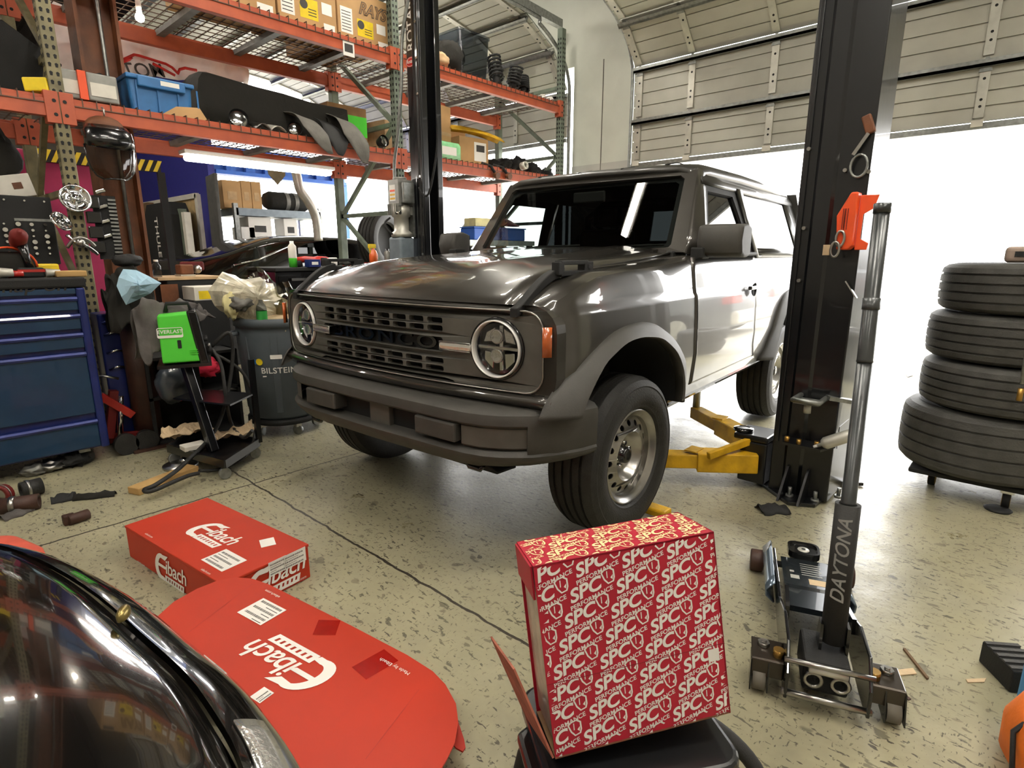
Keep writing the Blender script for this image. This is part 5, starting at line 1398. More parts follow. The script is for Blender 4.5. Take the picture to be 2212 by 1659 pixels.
G().box(-.07, .07, -.09, .02, 0, .012).build('vise_base', 'zinc', t); G().box(-.06, .06, -.085, .015, .012, .09).build('vise_body', 'rust_brown', t, bev=.01); G().ball((0, .06, .05), .035).build('vise_knob', 'steel', t)
# black workbench chest with clutter on it
a = P(596, 578, x=-4.72); b = P(852, 576, x=-4.72)
CZ = P(690, 577, x=-4.72).z
t = thing('workbench_chest', 'long black tool chest with silver handles behind the vehicle bonnet', 'tool chest', (-5.0, (a.y+b.y)/2, 0))
hw = (b.y-a.y)/2
G().box(-.28, .26, -hw, hw, .1, CZ-.03).build('chest_body', 'gloss_black', t, bev=.01); G().box(-.30, .28, -hw-.01, hw+.01, CZ-.03, CZ).build('chest_top', 'soft_black', t, bev=.006)
for k in range(4):
    for yc in (-hw*.5, hw*.5):
        d = G().box(.26, .268, yc-hw*.46, yc+hw*.46, CZ-.25-.2*k, CZ-.07-.2*k).build('drawer', 'gloss_black', t, bev=.003)
        G().bar((.29, yc-hw*.3, CZ-.10-.2*k), (.29, yc+hw*.0, CZ-.10-.2*k), .02, .022).build('drawer_handle', 'chrome', d)
for x in (-.2, .2):
    for y in (-hw+.1, hw-.1): G().cyl((x-.02, y, .05), (x+.02, y, .05), .05, n=16).build('caster', 'rubber', t)
def onb(u, x=-4.85):
    p = P(u, 576, x=x); return (p.x, p.y, CZ+.0015)
def spray(u, x, label, cols, h=.19, r=.03, name='spray_can', cat='spray can'):
    t = thing(name, label, cat, onb(u, x))
    G().lathe([(0, 0), (r, 0), (r, h*.35)], 18).build('can_lower', cols[0], t); G().lathe([(r, h*.35), (r, h*.8), (r*.6, h*.88), (r*.55, h*.9)], 18).build('can_upper', cols[1], t)
    G().lathe([(r*.5, h*.88), (r*.5, h), (0, h)], 14).build('can_cap', cols[2], t)
spray(634, -4.80, 'white spray can with a green lower half on the black workbench', ('green', 'offwhite', 'white'), .22, .034)
for i, (u, x, rz, lab) in enumerate(((668, -4.80, 60, 'red and black polisher lying nearest the white spray can'), (695, -4.9, 20, 'red polisher with white battery lying behind the blue box'))):
    t = thing('power_polisher', lab, 'power tool', onb(u, x), rz)
    G().tube([(-.10, 0, .06), (-.03, 0, .065), (.05, 0, .06), (.12, 0, .05)], [.025, .03, .028, .02], 12).build('tool_body', 'red_paint', t)
    G().cyl((-.1, 0, .055), (-.1, 0, .0), .045, .05, 18).build('pad', 'soft_black', t); G().box(.10, .16, -.03, .03, .01, .08).build('battery', 'white' if i else 'gloss_black', t, bev=.008)
t = thing('blue_box', 'small blue cardboard box before the polishers', 'box', onb(676, -4.72)); G().box(-.04, .04, -.055, .055, 0, .065).build('box_body', 'snap_trim', t, bev=.003); G().box(.0405, .042, -.03, .03, .02, .045).build('sticker', 'label_white', t)
t = thing('small_carton', 'pale small carton at the end of the polishers', 'box', onb(712, -4.74), 20); G().box(-.03, .03, -.035, .035, .0, .05).build('box_body', 'offwhite', t, bev=.003); G().box(.0305, .0315, -.02, .02, .015, .035).build('sticker', 'ink', t)
tag(G().rows([[(-4.66+.05*a, onb(735)[1]+.1*b, CZ+.02+.012*math.sin(b*4+a*2)) for b in (-1, -.5, 0, .5, 1)] for a in (-1, 0, 1)], 0, True).build('black_rag', 'cloth_black', solid=.02), 'black rag heaped beside the pale small carton', 'cloth')
t = thing('trigger_bottle', 'orange spray bottle with yellow trigger on the black workbench', 'spray bottle', onb(808, -4.80))
G().lathe([(0, 0), (.04, 0), (.042, .10), (.03, .14), (.014, .155), (.014, .17)], 18).build('bottle_body', 'bottle_orange', t); G().box(-.015, .015, -.05, .025, .165, .205).build('trigger_head', 'yellow_bright', t, bev=.005); G().bar((0, -.04, .165), (0, -.03, .12), .014, .014).build('trigger', 'yellow_bright', t)
t = thing('red_tray', 'red metal tray lying on the workbench behind the bonnet', 'tray', onb(775, -4.76)); G().box(-.08, .08, -.12, .10, 0, .012).box(.068, .08, -.12, .1, .012, .035).box(-.08, -.068, -.12, .1, .012, .035).build('tray_body', 'red_paint', t)
spray(838, -4.80, 'dark ribbed bottle beside the lift motor', ('gloss_black', 'motor_grey', 'gloss_black'), .16, .032, 'oil_bottle', 'bottle')
# ================================================================ two-post lift
def partof(name, parent, loc, label=None):
    o = bpy.data.objects.new(name, None); C.objects.link(o); o.parent = parent; o.empty_display_size = .05
    o.location = wm(parent).inverted() @ Vector(loc)
    if label: o['label'] = label
    return o
def post(name, label, loc, sx, w=.15, d=.17, h=4.3):
    """black lift column: folded channel whose open side faces the bay (sx = +1 opens towards +x)"""
    t = thing(name, label, 'car lift post', loc, 0, 'two post car lift')
    g = G()
    prof = [(-w, -d), (-w*.1, -d), (-w*.0, -d-.012), (w*.45, -d-.012), (w*.55, -d), (w, -d), (w, -d*.45), (w-.012, -d*.45), (w-.012, -d+.012), (-w+.012, -d+.012), (-w+.012, d-.012), (w-.012, d-.012), (w-.012, d*.45), (w, d*.45), (w, d), (-w, d)]
    prof = [(x*sx, y) for x, y in prof]
    n = len(prof)
    g.rows([[(x, y, z) for x, y in prof] for z in (.02, h)], 0, False, True)
    b = g.build('column', 'post_black', t, bev=.006)
    for y in (-d-.006, ): 
        G().bar((sx*w*.85, y, .3), (sx*w*.85, y, h), .02, .016).build('edge_rail', 'post_black', t, bev=.004)
    return t
lp = post('lift_post', 'black lift post carrying the grey motor, in front of the racking', (-3.795, 3.17, 0), 1, .082, .10)
ply = [(-.26, -.28), (.2, -.28), (.26, -.2), (.26, .2), (.2, .26), (-.26, .26)]
G().prism(ply, 0, .02).build('base_plate', 'post_black', lp)
Xs = frame((-.022, -.1008, P(898, 60, y=3.07).z), (0, 0, 1), (-1, 0, 0))
G().text('ROTARY', .105, Xs @ T(.06, 0, 0.001), 0, off=.012, sx=1.0).build('lettering', 'label_white', lp)
Xs = frame((-.03, -.1018, P(898, 130, y=3.07).z), (1, 0, 0), (0, 0, 1))
G().flat([circ(0, 0, .062, 30, .036)], 0, Xs).flat([circ(0, 0, .056, 30, .031), circ(0, 0, .053, 30, .028)], 1, Xs @ T(0, 0, .0006)).text('Rotary', .036, Xs @ T(0, .003, .0008), 1, shear=.2, off=.008).build('oval_badge', ['red_ink', 'label_white'], lp)
g = G()
for z in (.5, 1.3, 1.9, 2.5, 2.75, 3.0): g.cyl((.055, -.112, z), (.055, -.118, z), .010, n=10)
g.build('bolt_heads', 'steel', lp)
# power unit
t = partof('lift_motor', lp, (-3.90, 2.975, 1.2), 'grey lift motor with oil tank')
def mz(v): return P(872, v, y=2.97).z-1.2
z0, z1, z2, z3, z4 = mz(575), mz(512), mz(470), mz(440), mz(388)
G().box(-.085, .075, -.075, .07, z0-.02, z1).build('oil_tank', 'tank_blue', t, bev=.02, seg=3)
G().lathe([(0, z1), (.085, z1), (.085, z1+.03), (.06, z1+.05), (.06, z2), (.075, z2+.01), (.075, z3), (0, z3)], 24).build('pump', 'zinc', t)
g = G().box(-.07, .07, -.07, .07, z3-.02, z4).cyl((0, 0, z4-.001), (0, 0, z4+.02), .055)
for k in range(7): g.box(-.075+.022*k, -.069+.022*k, -.078, .078, z2+.02, z3)
mt_ = g.build('motor_body', 'motor_grey', t, bev=.012)
g = G().box(-.045, .03, -.0712, -.0708, z3+.02, z4-.04, 0)
for k in range(3): g.box(-.04, .025, -.0718, -.0712, z3+.03+.03*k, z3+.045+.03*k, 1 if k < 2 else 2)
g.build('warning_sticker', ['label_white', 'yellow', 'orange'], t)
G().box(.07, .11, -.05, .06, z3, z4-.02).build('switch_box', 'galv', t, bev=.008)
G().tube(spline([(-.05, -.07, z2), (-.07, -.11, z2-.04), (-.03, -.12, z1+.06), (.01, -.1, z1+.02)], 5), .008, 8).build('drain_hose', 'soft_black', t)
G().tube([(.06, -.09, z2+.03), (.11, -.09, z2+.03)], .012, 10).build('valve', 'chrome', t)
G().box(-.07, .07, .068, .085, z1, z4-.03).build('mount_plate', 'galv', t)
pts = spline([P(888, -40, y=3.0), P(876, 30, y=3.0), P(868, 90, y=3.0), P(866, 200, y=3.0), P(858, 300, y=3.0), P(852, 350, y=3.0), P(853, 395, y=3.0)], 6)
tag(G().tube(pts, .013, 8).build('flex_conduit', 'galv'), 'grey flexible conduit running down to the lift motor', 'cable')
tag(G().tube(spline([P(925, 395, y=2.98), P(905, 405, y=2.96), P(925, 420, y=2.97), P(943, 330, y=2.98), P(945, 250, y=2.98)], 6)[6:], .008, 8).build('thin_cable', 'soft_black'), 'thin black power cord rising beside the lift motor', 'cable')
# nearer post
rp = post('lift_post', 'black lift post with an orange lock cover beside the floor jack', (-.80, 3.37, 0), -1)
ply = [P(1630, 1040, z=0), P(1700, 1092, z=0), P(1760, 1098, z=0), P(1822, 1050, z=0)]
c0 = Vector(rp.location)
pl = [(p.x-c0.x, p.y-c0.y) for p in ply]+[(.24, .26), (-.26, .26)]
G().prism(pl, 0.001, .022).build('base_plate', 'post_black', rp, bev=.004)
for (x, y) in ((-.19, -.08), (-.02, -.225), (.10, -.20), (.18, -.06)):
    G().cyl((x, y, .02), (x, y, .034), .022, n=6).cyl((x, y, .034), (x, y, .075), .010, n=10).build('anchor_bolt', 'galv', rp)
for s in (-1, 1):
    G().prism([(0, 0), (.16, 0), (.03, .16), (0, .16)], -.006, .006, 0, frame((.05*s, -.17, .02), (0, -1, 0), (0, 0, 1)) @ T(0, 0, 0)).build('gusset', 'post_black', rp)
G().box(.14, .152, -.10, .10, .30, .42).build('cover_plate', 'post_black', rp)
# lower carriage block with shelf of pins, adapters stored on the post
for i, (z, nm) in enumerate(((P(1800, 868, y=3.18).z, 'adapter_bracket'),)):
    g = G()
    g.rows([[(a, -.18-b, z) for a, b in ((-.02, .0), (-.02, .13), (.10, .13), (.10, .0))]], 0)
    g.tube([(-.03, -.18, z+.01), (-.03, -.32, z+.01), (.09, -.32, z+.01), (.09, -.18, z+.01)], .014, 8)
    g.box(-.03, .09, -.31, -.19, z-.01, z)
    g.build(nm, 'galv', rp)
    G().cyl((.03, -.27, z-.06), (.03, -.27, z-.01), .018, n=14).build('adapter_pin', 'zinc', rp)
    G().bar((.10, -.2, z+.02), (.20, -.12, z), .05, .02).build('side_bracket', 'galv', rp)
zc = P(1790, 970, y=3.12).z
G().prism([(-.10, -.18), (-.06, -.30), (.12, -.30), (.16, -.18)], zc-.01, zc+.003).build('hook_shelf', 'post_black', rp)
for x, y in ((-.05, -.27), (.01, -.28), (.09, -.26)): G().cyl((x, y, zc), (x, y, zc+.03), .012, n=10).build('shelf_pin', 'brassy', rp)
pa = P(1765, 963, y=3.09); pb = P(1838, 940, y=3.14); d = (pb-pa).normalized()
t = thing('spray_can', 'plain silver spray can lying on the hook shelf of the lift post', 'spray can', tuple(pa))
X = frame((0, 0, 0), d.orthogonal(), d.cross(d.orthogonal())); 
G().lathe([(0, 0), (.010, 0), (.010, .02), (.02, .024), (.031, .04), (.031, .19), (.029, .2), (0, .2)], 24, 0, X).build('can_body', 'zinc', t); G().lathe([(0, -.018), (.008, -.018), (.008, 0)], 12, 0, X).build('nozzle', 'white', t)
# hardware higher up on the post
p = P(1868, 275, y=3.19)
t = partof('lock_release', rp, tuple(p))
G().bar((0, 0, .05), (.03, 0, -.03), .03, .04).build('latch_body', 'rust_brown', t, bev=.006); G().bar((.02, -.01, -.03), (-.03, -.02, -.12), .02, .015).build('lever', 'steel', t)
G().tube([(.0+.035*math.cos(a), -.02, -.17+.05*math.sin(a)) for a in [2*PI*i/18 for i in range(18)]], .006, 6, 0, True).build('pull_ring', 'galv', t)
for i, (u, v) in enumerate(((1826, 368), (1877, 371), (1748, 322), (1737, 493), (1726, 606))):
    p = P(u, v, y=3.19); G().cyl(p-c0+Vector((0, .01, 0)), p-c0-Vector((0, .012, 0)), .009, n=10).build('bolt_head', 'steel', rp)
p = P(1785, 540, y=3.185); tag(G().cbox(tuple(p), (.03, .006, .05), 0).build('paper_tag', 'paper'), 'small torn paper tag stuck on the nearer lift post', 'tag')
p = P(1838, 630, y=3.185); tag(G().bar(p+Vector((-.025, -.01, .05)), p+Vector((.03, -.01, -.03)), .02, .006).build('bright_clip', 'chrome'), 'bright metal clip below the orange lock cover', 'clip')
# orange lock cover
pa = P(1803, 540, y=3.15); pb = P(1862, 415, y=3.15); pc = P(1895, 480, y=3.17)
t = partof('lock_cover', rp, (pa.x, 3.19, pa.z), 'orange lock cover box')
w_ = (pb.x-pa.x)*.95; h_ = pb.z-pa.z
G().prism([(.015, 0), (w_*.8, 0), (w_, .02), (w_, h_), (.05, h_), (.0, h_*.6)], 0, .08, 0, frame((0, -.005, 0), (1, 0, 0), (0, 0, 1))).build('cover_box', 'orange', t, bev=.008)
G().rows([[(w_*k, -.09+.09*(k-1)*3 if False else -.085+j*.0, z) for k, j in ((.42, 0), (.45, 0))] for z in (h_*.38, h_*.72)], 0).build('slot', 'dark', t)
g = G()
for k in (.34, .46, .58): g.box(w_*k, w_*(k+.04), -.088, -.083, h_*.35, h_*.72)
g.build('louvre', 'dark_red', t)
fl = [(0, 0), (.05, 0), (.055, .03), (.02, .05), (.02, h_*.62), (.06, h_*.72), (.075, h_*.95), (0, h_*.95)]
G().prism([(a, b) for a, b in fl], 0, .01, 0, frame((w_, -.03, 0), (1, .2, 0), (0, 0, 1))).build('side_handle', 'orange', t, bev=.003)
pts = [Vector((.03+.018*math.sin(a), -.095, h_*.2+.035*math.cos(a))) for a in [2*PI*i/16 for i in range(16)]]
G().tube(pts, .006, 6, 0, True).tube([p+Vector((-.015, -.008, -.05)) for p in pts], .006, 6, 0, True).build('chain_link', 'steel', t)
# yellow swing arms
def arm(label, a, b, w_=.10, pad=None):
    t = partof('swing_arm', rp, tuple(a), label)
    d = b-a; m_ = a.lerp(b, .55)-a
    G().bar((0, 0, 0), m_, w_*1.25, .11).build('outer_tube', 'yellow', t, bev=.006); G().bar(m_*.8+Vector((0, 0, .003)), d, w_, .08).build('inner_tube', 'yellow', t, bev=.005)
    G().box(m_.x-.05, m_.x+.02, m_.y-.05, m_.y+.05, m_.z+.055, m_.z+.062).build('stop_plate', 'yellow', t)
    if pad:
        G().cyl(d+Vector((0, 0, .03)), d+Vector((0, 0, pad-.03)), .026, n=16).build('riser', 'zinc', t)
        G().cyl(d+Vector((0, 0, pad-.03)), d+Vector((0, 0, pad)), .055, n=20).build('pad', 'rubber', t)
    return t
c1 = Vector((-1.10, 3.30, .17)); 
arm('yellow lift arm lying low behind the front wheel', Vector((-1.03, 3.20, .155)), P(1400, 990, z=.14))
arm('yellow lift arm reaching under the door sill with a raised pad', Vector((-1.08, 3.42, .17)), P(1503, 890, z=.17), .09, .32)
a = P(1600, 990, z=.24); b = P(1652, 945, z=.30)
t = partof('arm_carriage', rp, tuple(c1))
G().bar(P(1530, 985, z=.21)-c1, P(1640, 945, z=.28)-c1, .03, .04).build('brace', 'yellow', t, bev=.004)
G().bar(P(1612, 1005, z=.10)-c1, P(1612, 950, z=.26)-c1, .03, .03).build('upright_bar', 'yellow', t)
G().box(-.06, .13, -.12, .10, .10, .135).build('carriage_top', 'post_black', t, bev=.01)
G().box(-.02, .13, -.12, .10, -.14, .10).build('carriage_block', 'post_black', t, bev=.01)
G().lathe([(0, .136), (.055, .136), (.055, .15), (.03, .155), (0, .155)], 20, 0, T(-.03, -.05, 0)).build('gear_plate', 'gloss_black', t)
p = P(1408, 1103, z=.05)
t = partof('swing_arm', rp, (p.x, p.y, 0)); G().cbox((-.02, .06, .03), (.16, .08, .04)).build('arm_end', 'yellow', t, bev=.01)
# ================================================================ floor jack
o = P(1770, 1500, z=0); fr = P(1725, 1240, z=0)
jd = (fr-o).normalized(); jl = (fr-o).length
t = thing('floor_jack', 'black low-profile floor jack with tall upright handle', 'floor jack', tuple(o), math.degrees(math.atan2(jd.y, jd.x))-90)
L = jl
for s in (-1, 1):
    pr = [(-.10, .035), (.02, .03), (L*.55, .05), (L*.92, .045), (L, .07), (L*.96, .115), (L*.55, .13), (L*.42, .125), (L*.15, .19), (-.04, .19), (-.10, .12)]
    G().prism(pr, -.005, .005, 0, frame((s*.105, 0, 0), (0, 1, 0), (0, 0, 1))).build('side_plate', 'gloss_black', t, bev=.003)
    g = G().rows([[(s*(.105+a), y, z) for a, z in ((.012, .05), (.04, .075), (.042, .10), (.015, .135))] for y, k in ((L*.52, 0), (L*.6, 0), (L*.9, 0), (L*.99, 0))], 0, True)
    g.build('side_rail', 'jack_blue', t, solid=.006)
    # rear caster block
    G().prism([(-.10, 0), (.085, 0), (.085, .09), (.06, .125), (-.06, .125), (-.10, .09)], .085, .15, 0, T(s*.165-.0, .02, 0) @ Matrix.Identity(4)).build('rear_block', 'jack_brown', t, bev=.006) if False else None
    g = G().box(min(s*.11, s*.20), max(s*.11, s*.20), -.05, .055, .105, .112).box(min(s*.11, s*.20), max(s*.11, s*.20), -.055, -.048, .055, .112)
    g.build('rear_bracket', 'jack_brown', t, bev=.004)
    for y, x in ((.02, .165), ):
        G().cyl((s*x, y, .11), (s*x, y, .124), .018, n=6).cyl((s*x, y, .124), (s*x, y, .13), .008, n=8).build('bracket_bolt', 'steel', t)
    G().cyl((s*.125, -.02, .112), (s*.125, -.02, .135), .016, n=10).build('brass_pin', 'brassy', t)
    c_ = G().cyl((s*.175-.018, -.035, .037), (s*.175+.018, -.035, .037), .037, n=24).build('rear_caster', 'caster_grey', t)
    for q in (-1, 1): G().prism([(-.07, .02), (.0, .02), (.015, .105), (-.045, .105)], -.002, .002, 0, frame((s*.175+q*.024, -.01, 0), (0, 1, 0), (0, 0, 1))).build('caster_fork', 'gloss_black', c_)
    G().cyl((s*.165-.025, L*.96, .045), (s*.165+.025, L*.96, .045), .045, n=26).build('front_wheel', 'rust_dark', t, bev=.005)
    G().bar((s*.095, L*.2, .16), (s*.085, L*.45, .135), .012, .05).build('link_arm', 'gloss_black', t)
G().cyl((-.19, L*.96, .045), (.19, L*.96, .045), .013, n=12).build('front_axle', 'soft_black', t)
G().cyl((-.115, -.09, .05), (.115, -.09, .05), .010, n=10).cyl((-.115, -.08, .15), (.115, -.08, .15), .008, n=10).build('rear_tie_bar', 'steel', t)
G().rows([[(x, y, z) for x in (-.085, .085)] for y, z in ((L*.30, .15), (L*.48, .142), (L*.55, .128), (L*.86, .118))], 0, False).build('lift_arm_plate', 'jack_plate', t, solid=.02)
g = G()
for i, (y, w_) in enumerate(((L*.8, .05), (L*.77, .10), (L*.74, .11), (L*.71, .09), (L*.68, .1))):
    for k in range(3): g.box(-w_*.5+w_*.36*k, -w_*.5+w_*.36*k+w_*.24, y, y+.008, .1235+.0, .1242)
g.build('warning_print', 'zinc', t) if False else None
zz = lambda y: lerp(.128, .118, (y-L*.55)/(L*.31))+.0006
g = G()
for (x0, x1, y0, y1) in ((-.06, -.03, .62, .66), (-.06, -.045, .69, .71), (-.02, .05, .80, .806), (-.02, .05, .775, .781), (-.02, .045, .75, .756), (-.02, .05, .725, .731), (-.02, .04, .70, .706), (-.02, .05, .675, .681)):
    g.add([(x0, L*y0, zz(L*y0)), (x1, L*y0, zz(L*y0)), (x1, L*y1, zz(L*y1)), (x0, L*y1, zz(L*y1))], [(0, 1, 2, 3)])
g.add([(-.0, L*.58, zz(L*.58)), (.075, L*.58, zz(L*.58)), (.075, L*.64, zz(L*.64)), (.0, L*.64, zz(L*.64))], [(0, 1, 2, 3)], 1)
g.build('warning_print', ['zinc', 'paper'], t)
G().rows([[(x*k, y*k, z) for x, y in rrect(0, 0, .115, .105, .03)] for k, z in ((.8, .10), (1, .12), (1, .145), (.86, .145), (.82, .136), (.02, .136))], 0, False, True, X=T(0, L*.93, 0)).build('saddle', 'gloss_black', t)
G().lathe([(0, .139), (.02, .139), (.022, .137)], 20, 0, T(0, L*.93, 0)).lathe([(0, .1402), (.008, .1402)], 12, 1, T(0, L*.93, 0)).build('saddle_screw', ['zinc', 'dark'], t)
# pump, springs
G().box(-.06, .06, -.06, .10, .05, .15).build('pump_block', 'soft_black', t, bev=.008)
for x in (-.035, .035):
    G().tube([(x+.022*math.cos(a), -.075+.0, .10+.022*math.sin(a)) for a in [2*PI*i/16 for i in range(16)]], .006, 6, 0, True).build('return_spring', 'steel', t)
G().cyl((-.05, -.075, .135), (.05, -.075, .135), .013, n=12).build('cross_pin', 'zinc', t)
inv = wm(t).inverted()
hb = inv @ P(1800, 1400, z=.19); ht = inv @ P(1907, 440, y=1.88); hm = inv @ (P(1800, 1400, z=.19).lerp(P(1907, 440, y=1.88), .0))
hb = Vector((.02, .03, .17)); 
dd = ht-hb; sp_ = hb+dd*.335
for s in (-1, 1): G().prism([(-.03, -.03), (.04, -.03), (.02, .06), (-.02, .06)], -.004, .004, 0, frame((hb.x+s*.035, hb.y, hb.z), (0, 1, 0), (0, 0, 1))).build('handle_yoke', 'gloss_black', t)
G().tube([hb, sp_], .0335, 24).build('handle_grip', 'foam', t)
g = G().tube([hb+dd*.335, hb+dd*.34, hb+dd*.66], [.024, .020, .020], 20).tube([hb+dd*.66, hb+dd*.665, hb+dd*.98], [.022, .0205, .020], 20).tube([hb+dd*.775, hb+dd*.78, hb+dd*.80], [.0225]*3, 20)
g.tube([hb+dd*.98, hb+dd*1.0], [.0215, .0215], 20)
g.build('handle_tube', 'tube_grey', t)
# lettering along the grip, facing the camera
dn = dd.normalized(); camd = (inv @ CAM)-(hb+dd*.2); camd = (camd-dn*camd.dot(dn)).normalized()
side = dn.cross(camd)
def gw(p):
    a = p.y/.0335; return hb+dd*.205+dn*p.x+(camd*math.cos(a)-side*math.sin(a))*.0342
G().text('DAYTONA', .052, Matrix.Identity(4), 0, shear=.3, off=.014, sp=1.0, warp=gw, fine=.008).build('grip_lettering', 'grip_ink', t)
# ================================================================ tyre stack on its dolly
sx, sy = -.08, 4.06
def tyre_mesh(g, r, w_, X):
    h = w_/2
    pr = [(r*.60, -h*.72), (r*.66, -h*.92), (r*.80, -h), (r*.92, -h*.93), (r*.975, -h*.8)]
    for c_ in (-.55, -.18, .18, .55):
        q = c_*h; e = 1-.015*abs(c_)
        pr += [(r*e, q-.006), (r*e-.009, q-.004), (r*e-.009, q+.004), (r*e, q+.006)]
    pr += [(r*.975, h*.8), (r*.92, h*.93), (r*.80, h), (r*.66, h*.92), (r*.60, h*.72)]
    return g.lathe(pr, 72, 0, X)
bz = [P(2080, v, y=3.67).z for v in (1052, 897, 790, 680, 568)]
bz[0] = .13
TL = ['bottom tyre of the stack, the widest, on the wheeled dolly', 'second tyre from the bottom of the stack', 'third tyre from the bottom of the stack', 'fourth tyre from the bottom, under the tan case']
for i in range(4):
    r = (.405, .395, .39, .385)[i]; w_ = bz[i+1]-bz[i]-.004
    t = thing('tyre', TL[i], 'tyre', (sx+(.0, .05, .04, .06)[i], sy+(.0, -.01, .01, 0)[i], bz[i]+w_/2+.002), 20*i, 'stacked tyres')
    o_ = tyre_mesh(G(), r, w_, None).build('tyre_body', 'rubber_grey', t); smooth(o_, 28)
    G().lathe([(r*.81, w_/2+.001), (r*.83, w_/2+.001)], 60).build('sidewall_ring', 'rubber', t)
t = thing('tyre_dolly', 'low wheeled dolly under the tyre stack', 'dolly', (sx, sy, 0))
G().box(-.30, .30, -.30, .30, .10, .128).build('dolly_board', 'soft_black', t, bev=.008)
for i, (u, v) in enumerate(((2012, 1035), (2172, 1085))):
    p = P(u, v, z=.04); x, y = p.x-sx, p.y-sy+.03
    w_ = G().cyl((x-.016, y, .042), (x+.016, y, .042), .042, n=20).build('caster_wheel', 'soft_black', t)
    G().lathe([(.030, -.017), (.036, -.018), (.036, .018), (.030, .017)], 20, 0, T(x, y, .042) @ R(90, 'Y')).build('caster_hub', 'yellow' if i == 0 else 'brassy', w_)
    G().box(x-.028, x+.028, y-.03, y+.03, .085, .10).build('caster_plate', 'chrome', t)
for x, y in ((-.2, .25), (.25, .25)): G().cyl((x-.016, y, .042), (x+.016, y, .042), .042, n=20).build('caster_wheel', 'soft_black', t)
a = P(2130, 566, y=3.75); 
t = thing('tan_case', 'tan plastic case lying on top of the tyre stack', 'case', (sx+.10, sy-.02, bz[4]+.001))
G().box(-.16, .25, -.16, .15, 0, P(2170, 533, y=3.85).z-bz[4]).build('case_body', 'case_tan', t, bev=.02, seg=3); G().box(-.12, -.07, -.166, -.16, .03, .055).build('case_latch', 'soft_black', t)
t = thing('air_hose', 'grey air hose with brass fitting hanging before the tyre stack', 'hose', tuple(P(2208, 830, y=3.55)))
G().tube([(0, 0, 0), (-.005, 0, .1), (0, .0, .3), (.02, 0, .5)], .009, 8).build('hose_line', 'galv', t); G().cyl((0, 0, -.08), (0, 0, -.02), .012, n=10).build('fitting', 'brassy', t)
p = P(2155, 1102, z=0); tag(G().lathe([(0, .0), (.055, .0), (.06, .006), (.05, .012), (0, .012)], 24, 0, T(p.x, p.y, 0.001)).build('plastic_disc', 'soft_black'), 'round black plastic lid on the floor before the dolly caster', 'lid')
# ================================================================ bag and block at the picture edge
p = P(2190, 1490, z=0)
t = thing('rubber_block', 'black ribbed rubber block lying beside the blue and orange bag', 'block', (p.x-.01, p.y+.06, 0), 35)
G().box(-.05, .05, -.07, .07, 0.001, .075).build('block_body', 'soft_black', t, bev=.004)
g = G()
for k in range(5): g.box(-.05, .05, -.062+.028*k, -.048+.028*k, .075, .08)
g.build('block_rib', 'rubber_grey', t)
t = thing('work_bag', 'orange and blue soft work bag on the floor at the picture edge', 'bag', (.26, 1.83, 0))
G().rows([[(x*k, y*k, z) for x, y in rrect(0, 0, .26, .30, .08)] for k, z in ((.8, .002), (.98, .03), (1, .12), (.8, .20), (.4, .235), (.02, .24))], 0, True, True, X=T(-.005, -.05, 0) @ R(20)).build('orange_body', 'bag_orange', t)
G().rows([[(x*k, y*k, z) for x, y in rrect(0, 0, .2, .30, .06)] for k, z in ((.9, .002), (1, .05), (1, .2), (.9, .29), (.5, .31), (.02, .312))], 0, True, True, X=T(.0, .06, 0) @ R(20)).build('blue_body', 'bag_blue', t)
G().tube([(-.12, -.18, .02), (-.135, -.09, .13), (-.06, -.03, .235)], .006, 6).build('piping', 'soft_black', t)
G().tube(spline([(-.05, .12, .30), (-.06, .17, .38), (-.02, .2, .40), (.04, .16, .31)], 5), .012, 8).build('bag_strap', 'soft_black', t)
# ================================================================ red and white logo box on its stool
P0 = P(1200, 1640, z=.35); P1 = P(1578, 1540, z=.38)
ex = (P1-P0).normalized(); up = (Vector((0, 0, 1))-ex*ex.z).normalized(); bk = up.cross(ex)
th = math.radians(10); ea = up*math.cos(th)+bk*math.sin(th); en = ex.cross(ea)      # en faces the camera
BW, BH, BD = .376, .383, .15
t = thing('logo_box', 'red cardboard box printed all over with white lettering, propped on a black stool', 'cardboard box', tuple(P0))
XB = Matrix.Identity(4)
for i, v in enumerate((ex, ea, en)): XB.col[i][:3] = v
def printed(g, w_, h, X, m, ph=(0, 0), rot=17, k=1.0):
    """rows of slanted lettering with a small helmet-like mark, kept within a w by h face"""
    for j in range(-6, 14):
        for i in range(-4, 8):
            cx = ph[0]+i*.0945+j*-.0165; cy = h-ph[1]-j*.0475
            Q = T(cx, cy, .0008) @ R(rot)
            parts = []
            v, f = tri_text('SPC', .036, .32, .03, 1.0, 'LEFT'); parts.append(([Vector((p.x*1.12-.047, p.y+.006, 0)) for p in v], f))
            v, f = tri_text('PERFORMANCE', .0122, .15, .022, 1.02, 'LEFT'); parts.append(([Vector((p.x*1.08-.052, p.y-.0145, 0)) for p in v], f))
            o = [(.029, .019), (.036, .021), (.050, .021), (.057, .013), (.053, -.002), (.048, -.009), (.035, -.009), (.030, .002)]
            n_ = [(.032, .016), (.037, .0185), (.048, .0185), (.0535, .012), (.050, -.001), (.046, -.0065), (.037, -.0065), (.033, .003)]
            v, f = fill2d([o, n_]); parts.append(([Vector((p.x+.0, p.y+.004, 0)) for p in v], f))
            v, f = fill2d([[(.039, .004), (.043, .017), (.041, .017), (.037, .004)], [(.047, -.003), (.051, .006), (.044, .002)]]); parts.append(([Vector((p.x, p.y+.003, 0)) for p in v], f))
            for v, f in parts:
                v = [Q @ p for p in v]
                keep = [fc for fc in f if all(.002 <= v[q].x <= w_-.002 and .002 <= v[q].y <= h-.002 for q in fc)]
                if keep: g.add(v, keep, m, False, X)
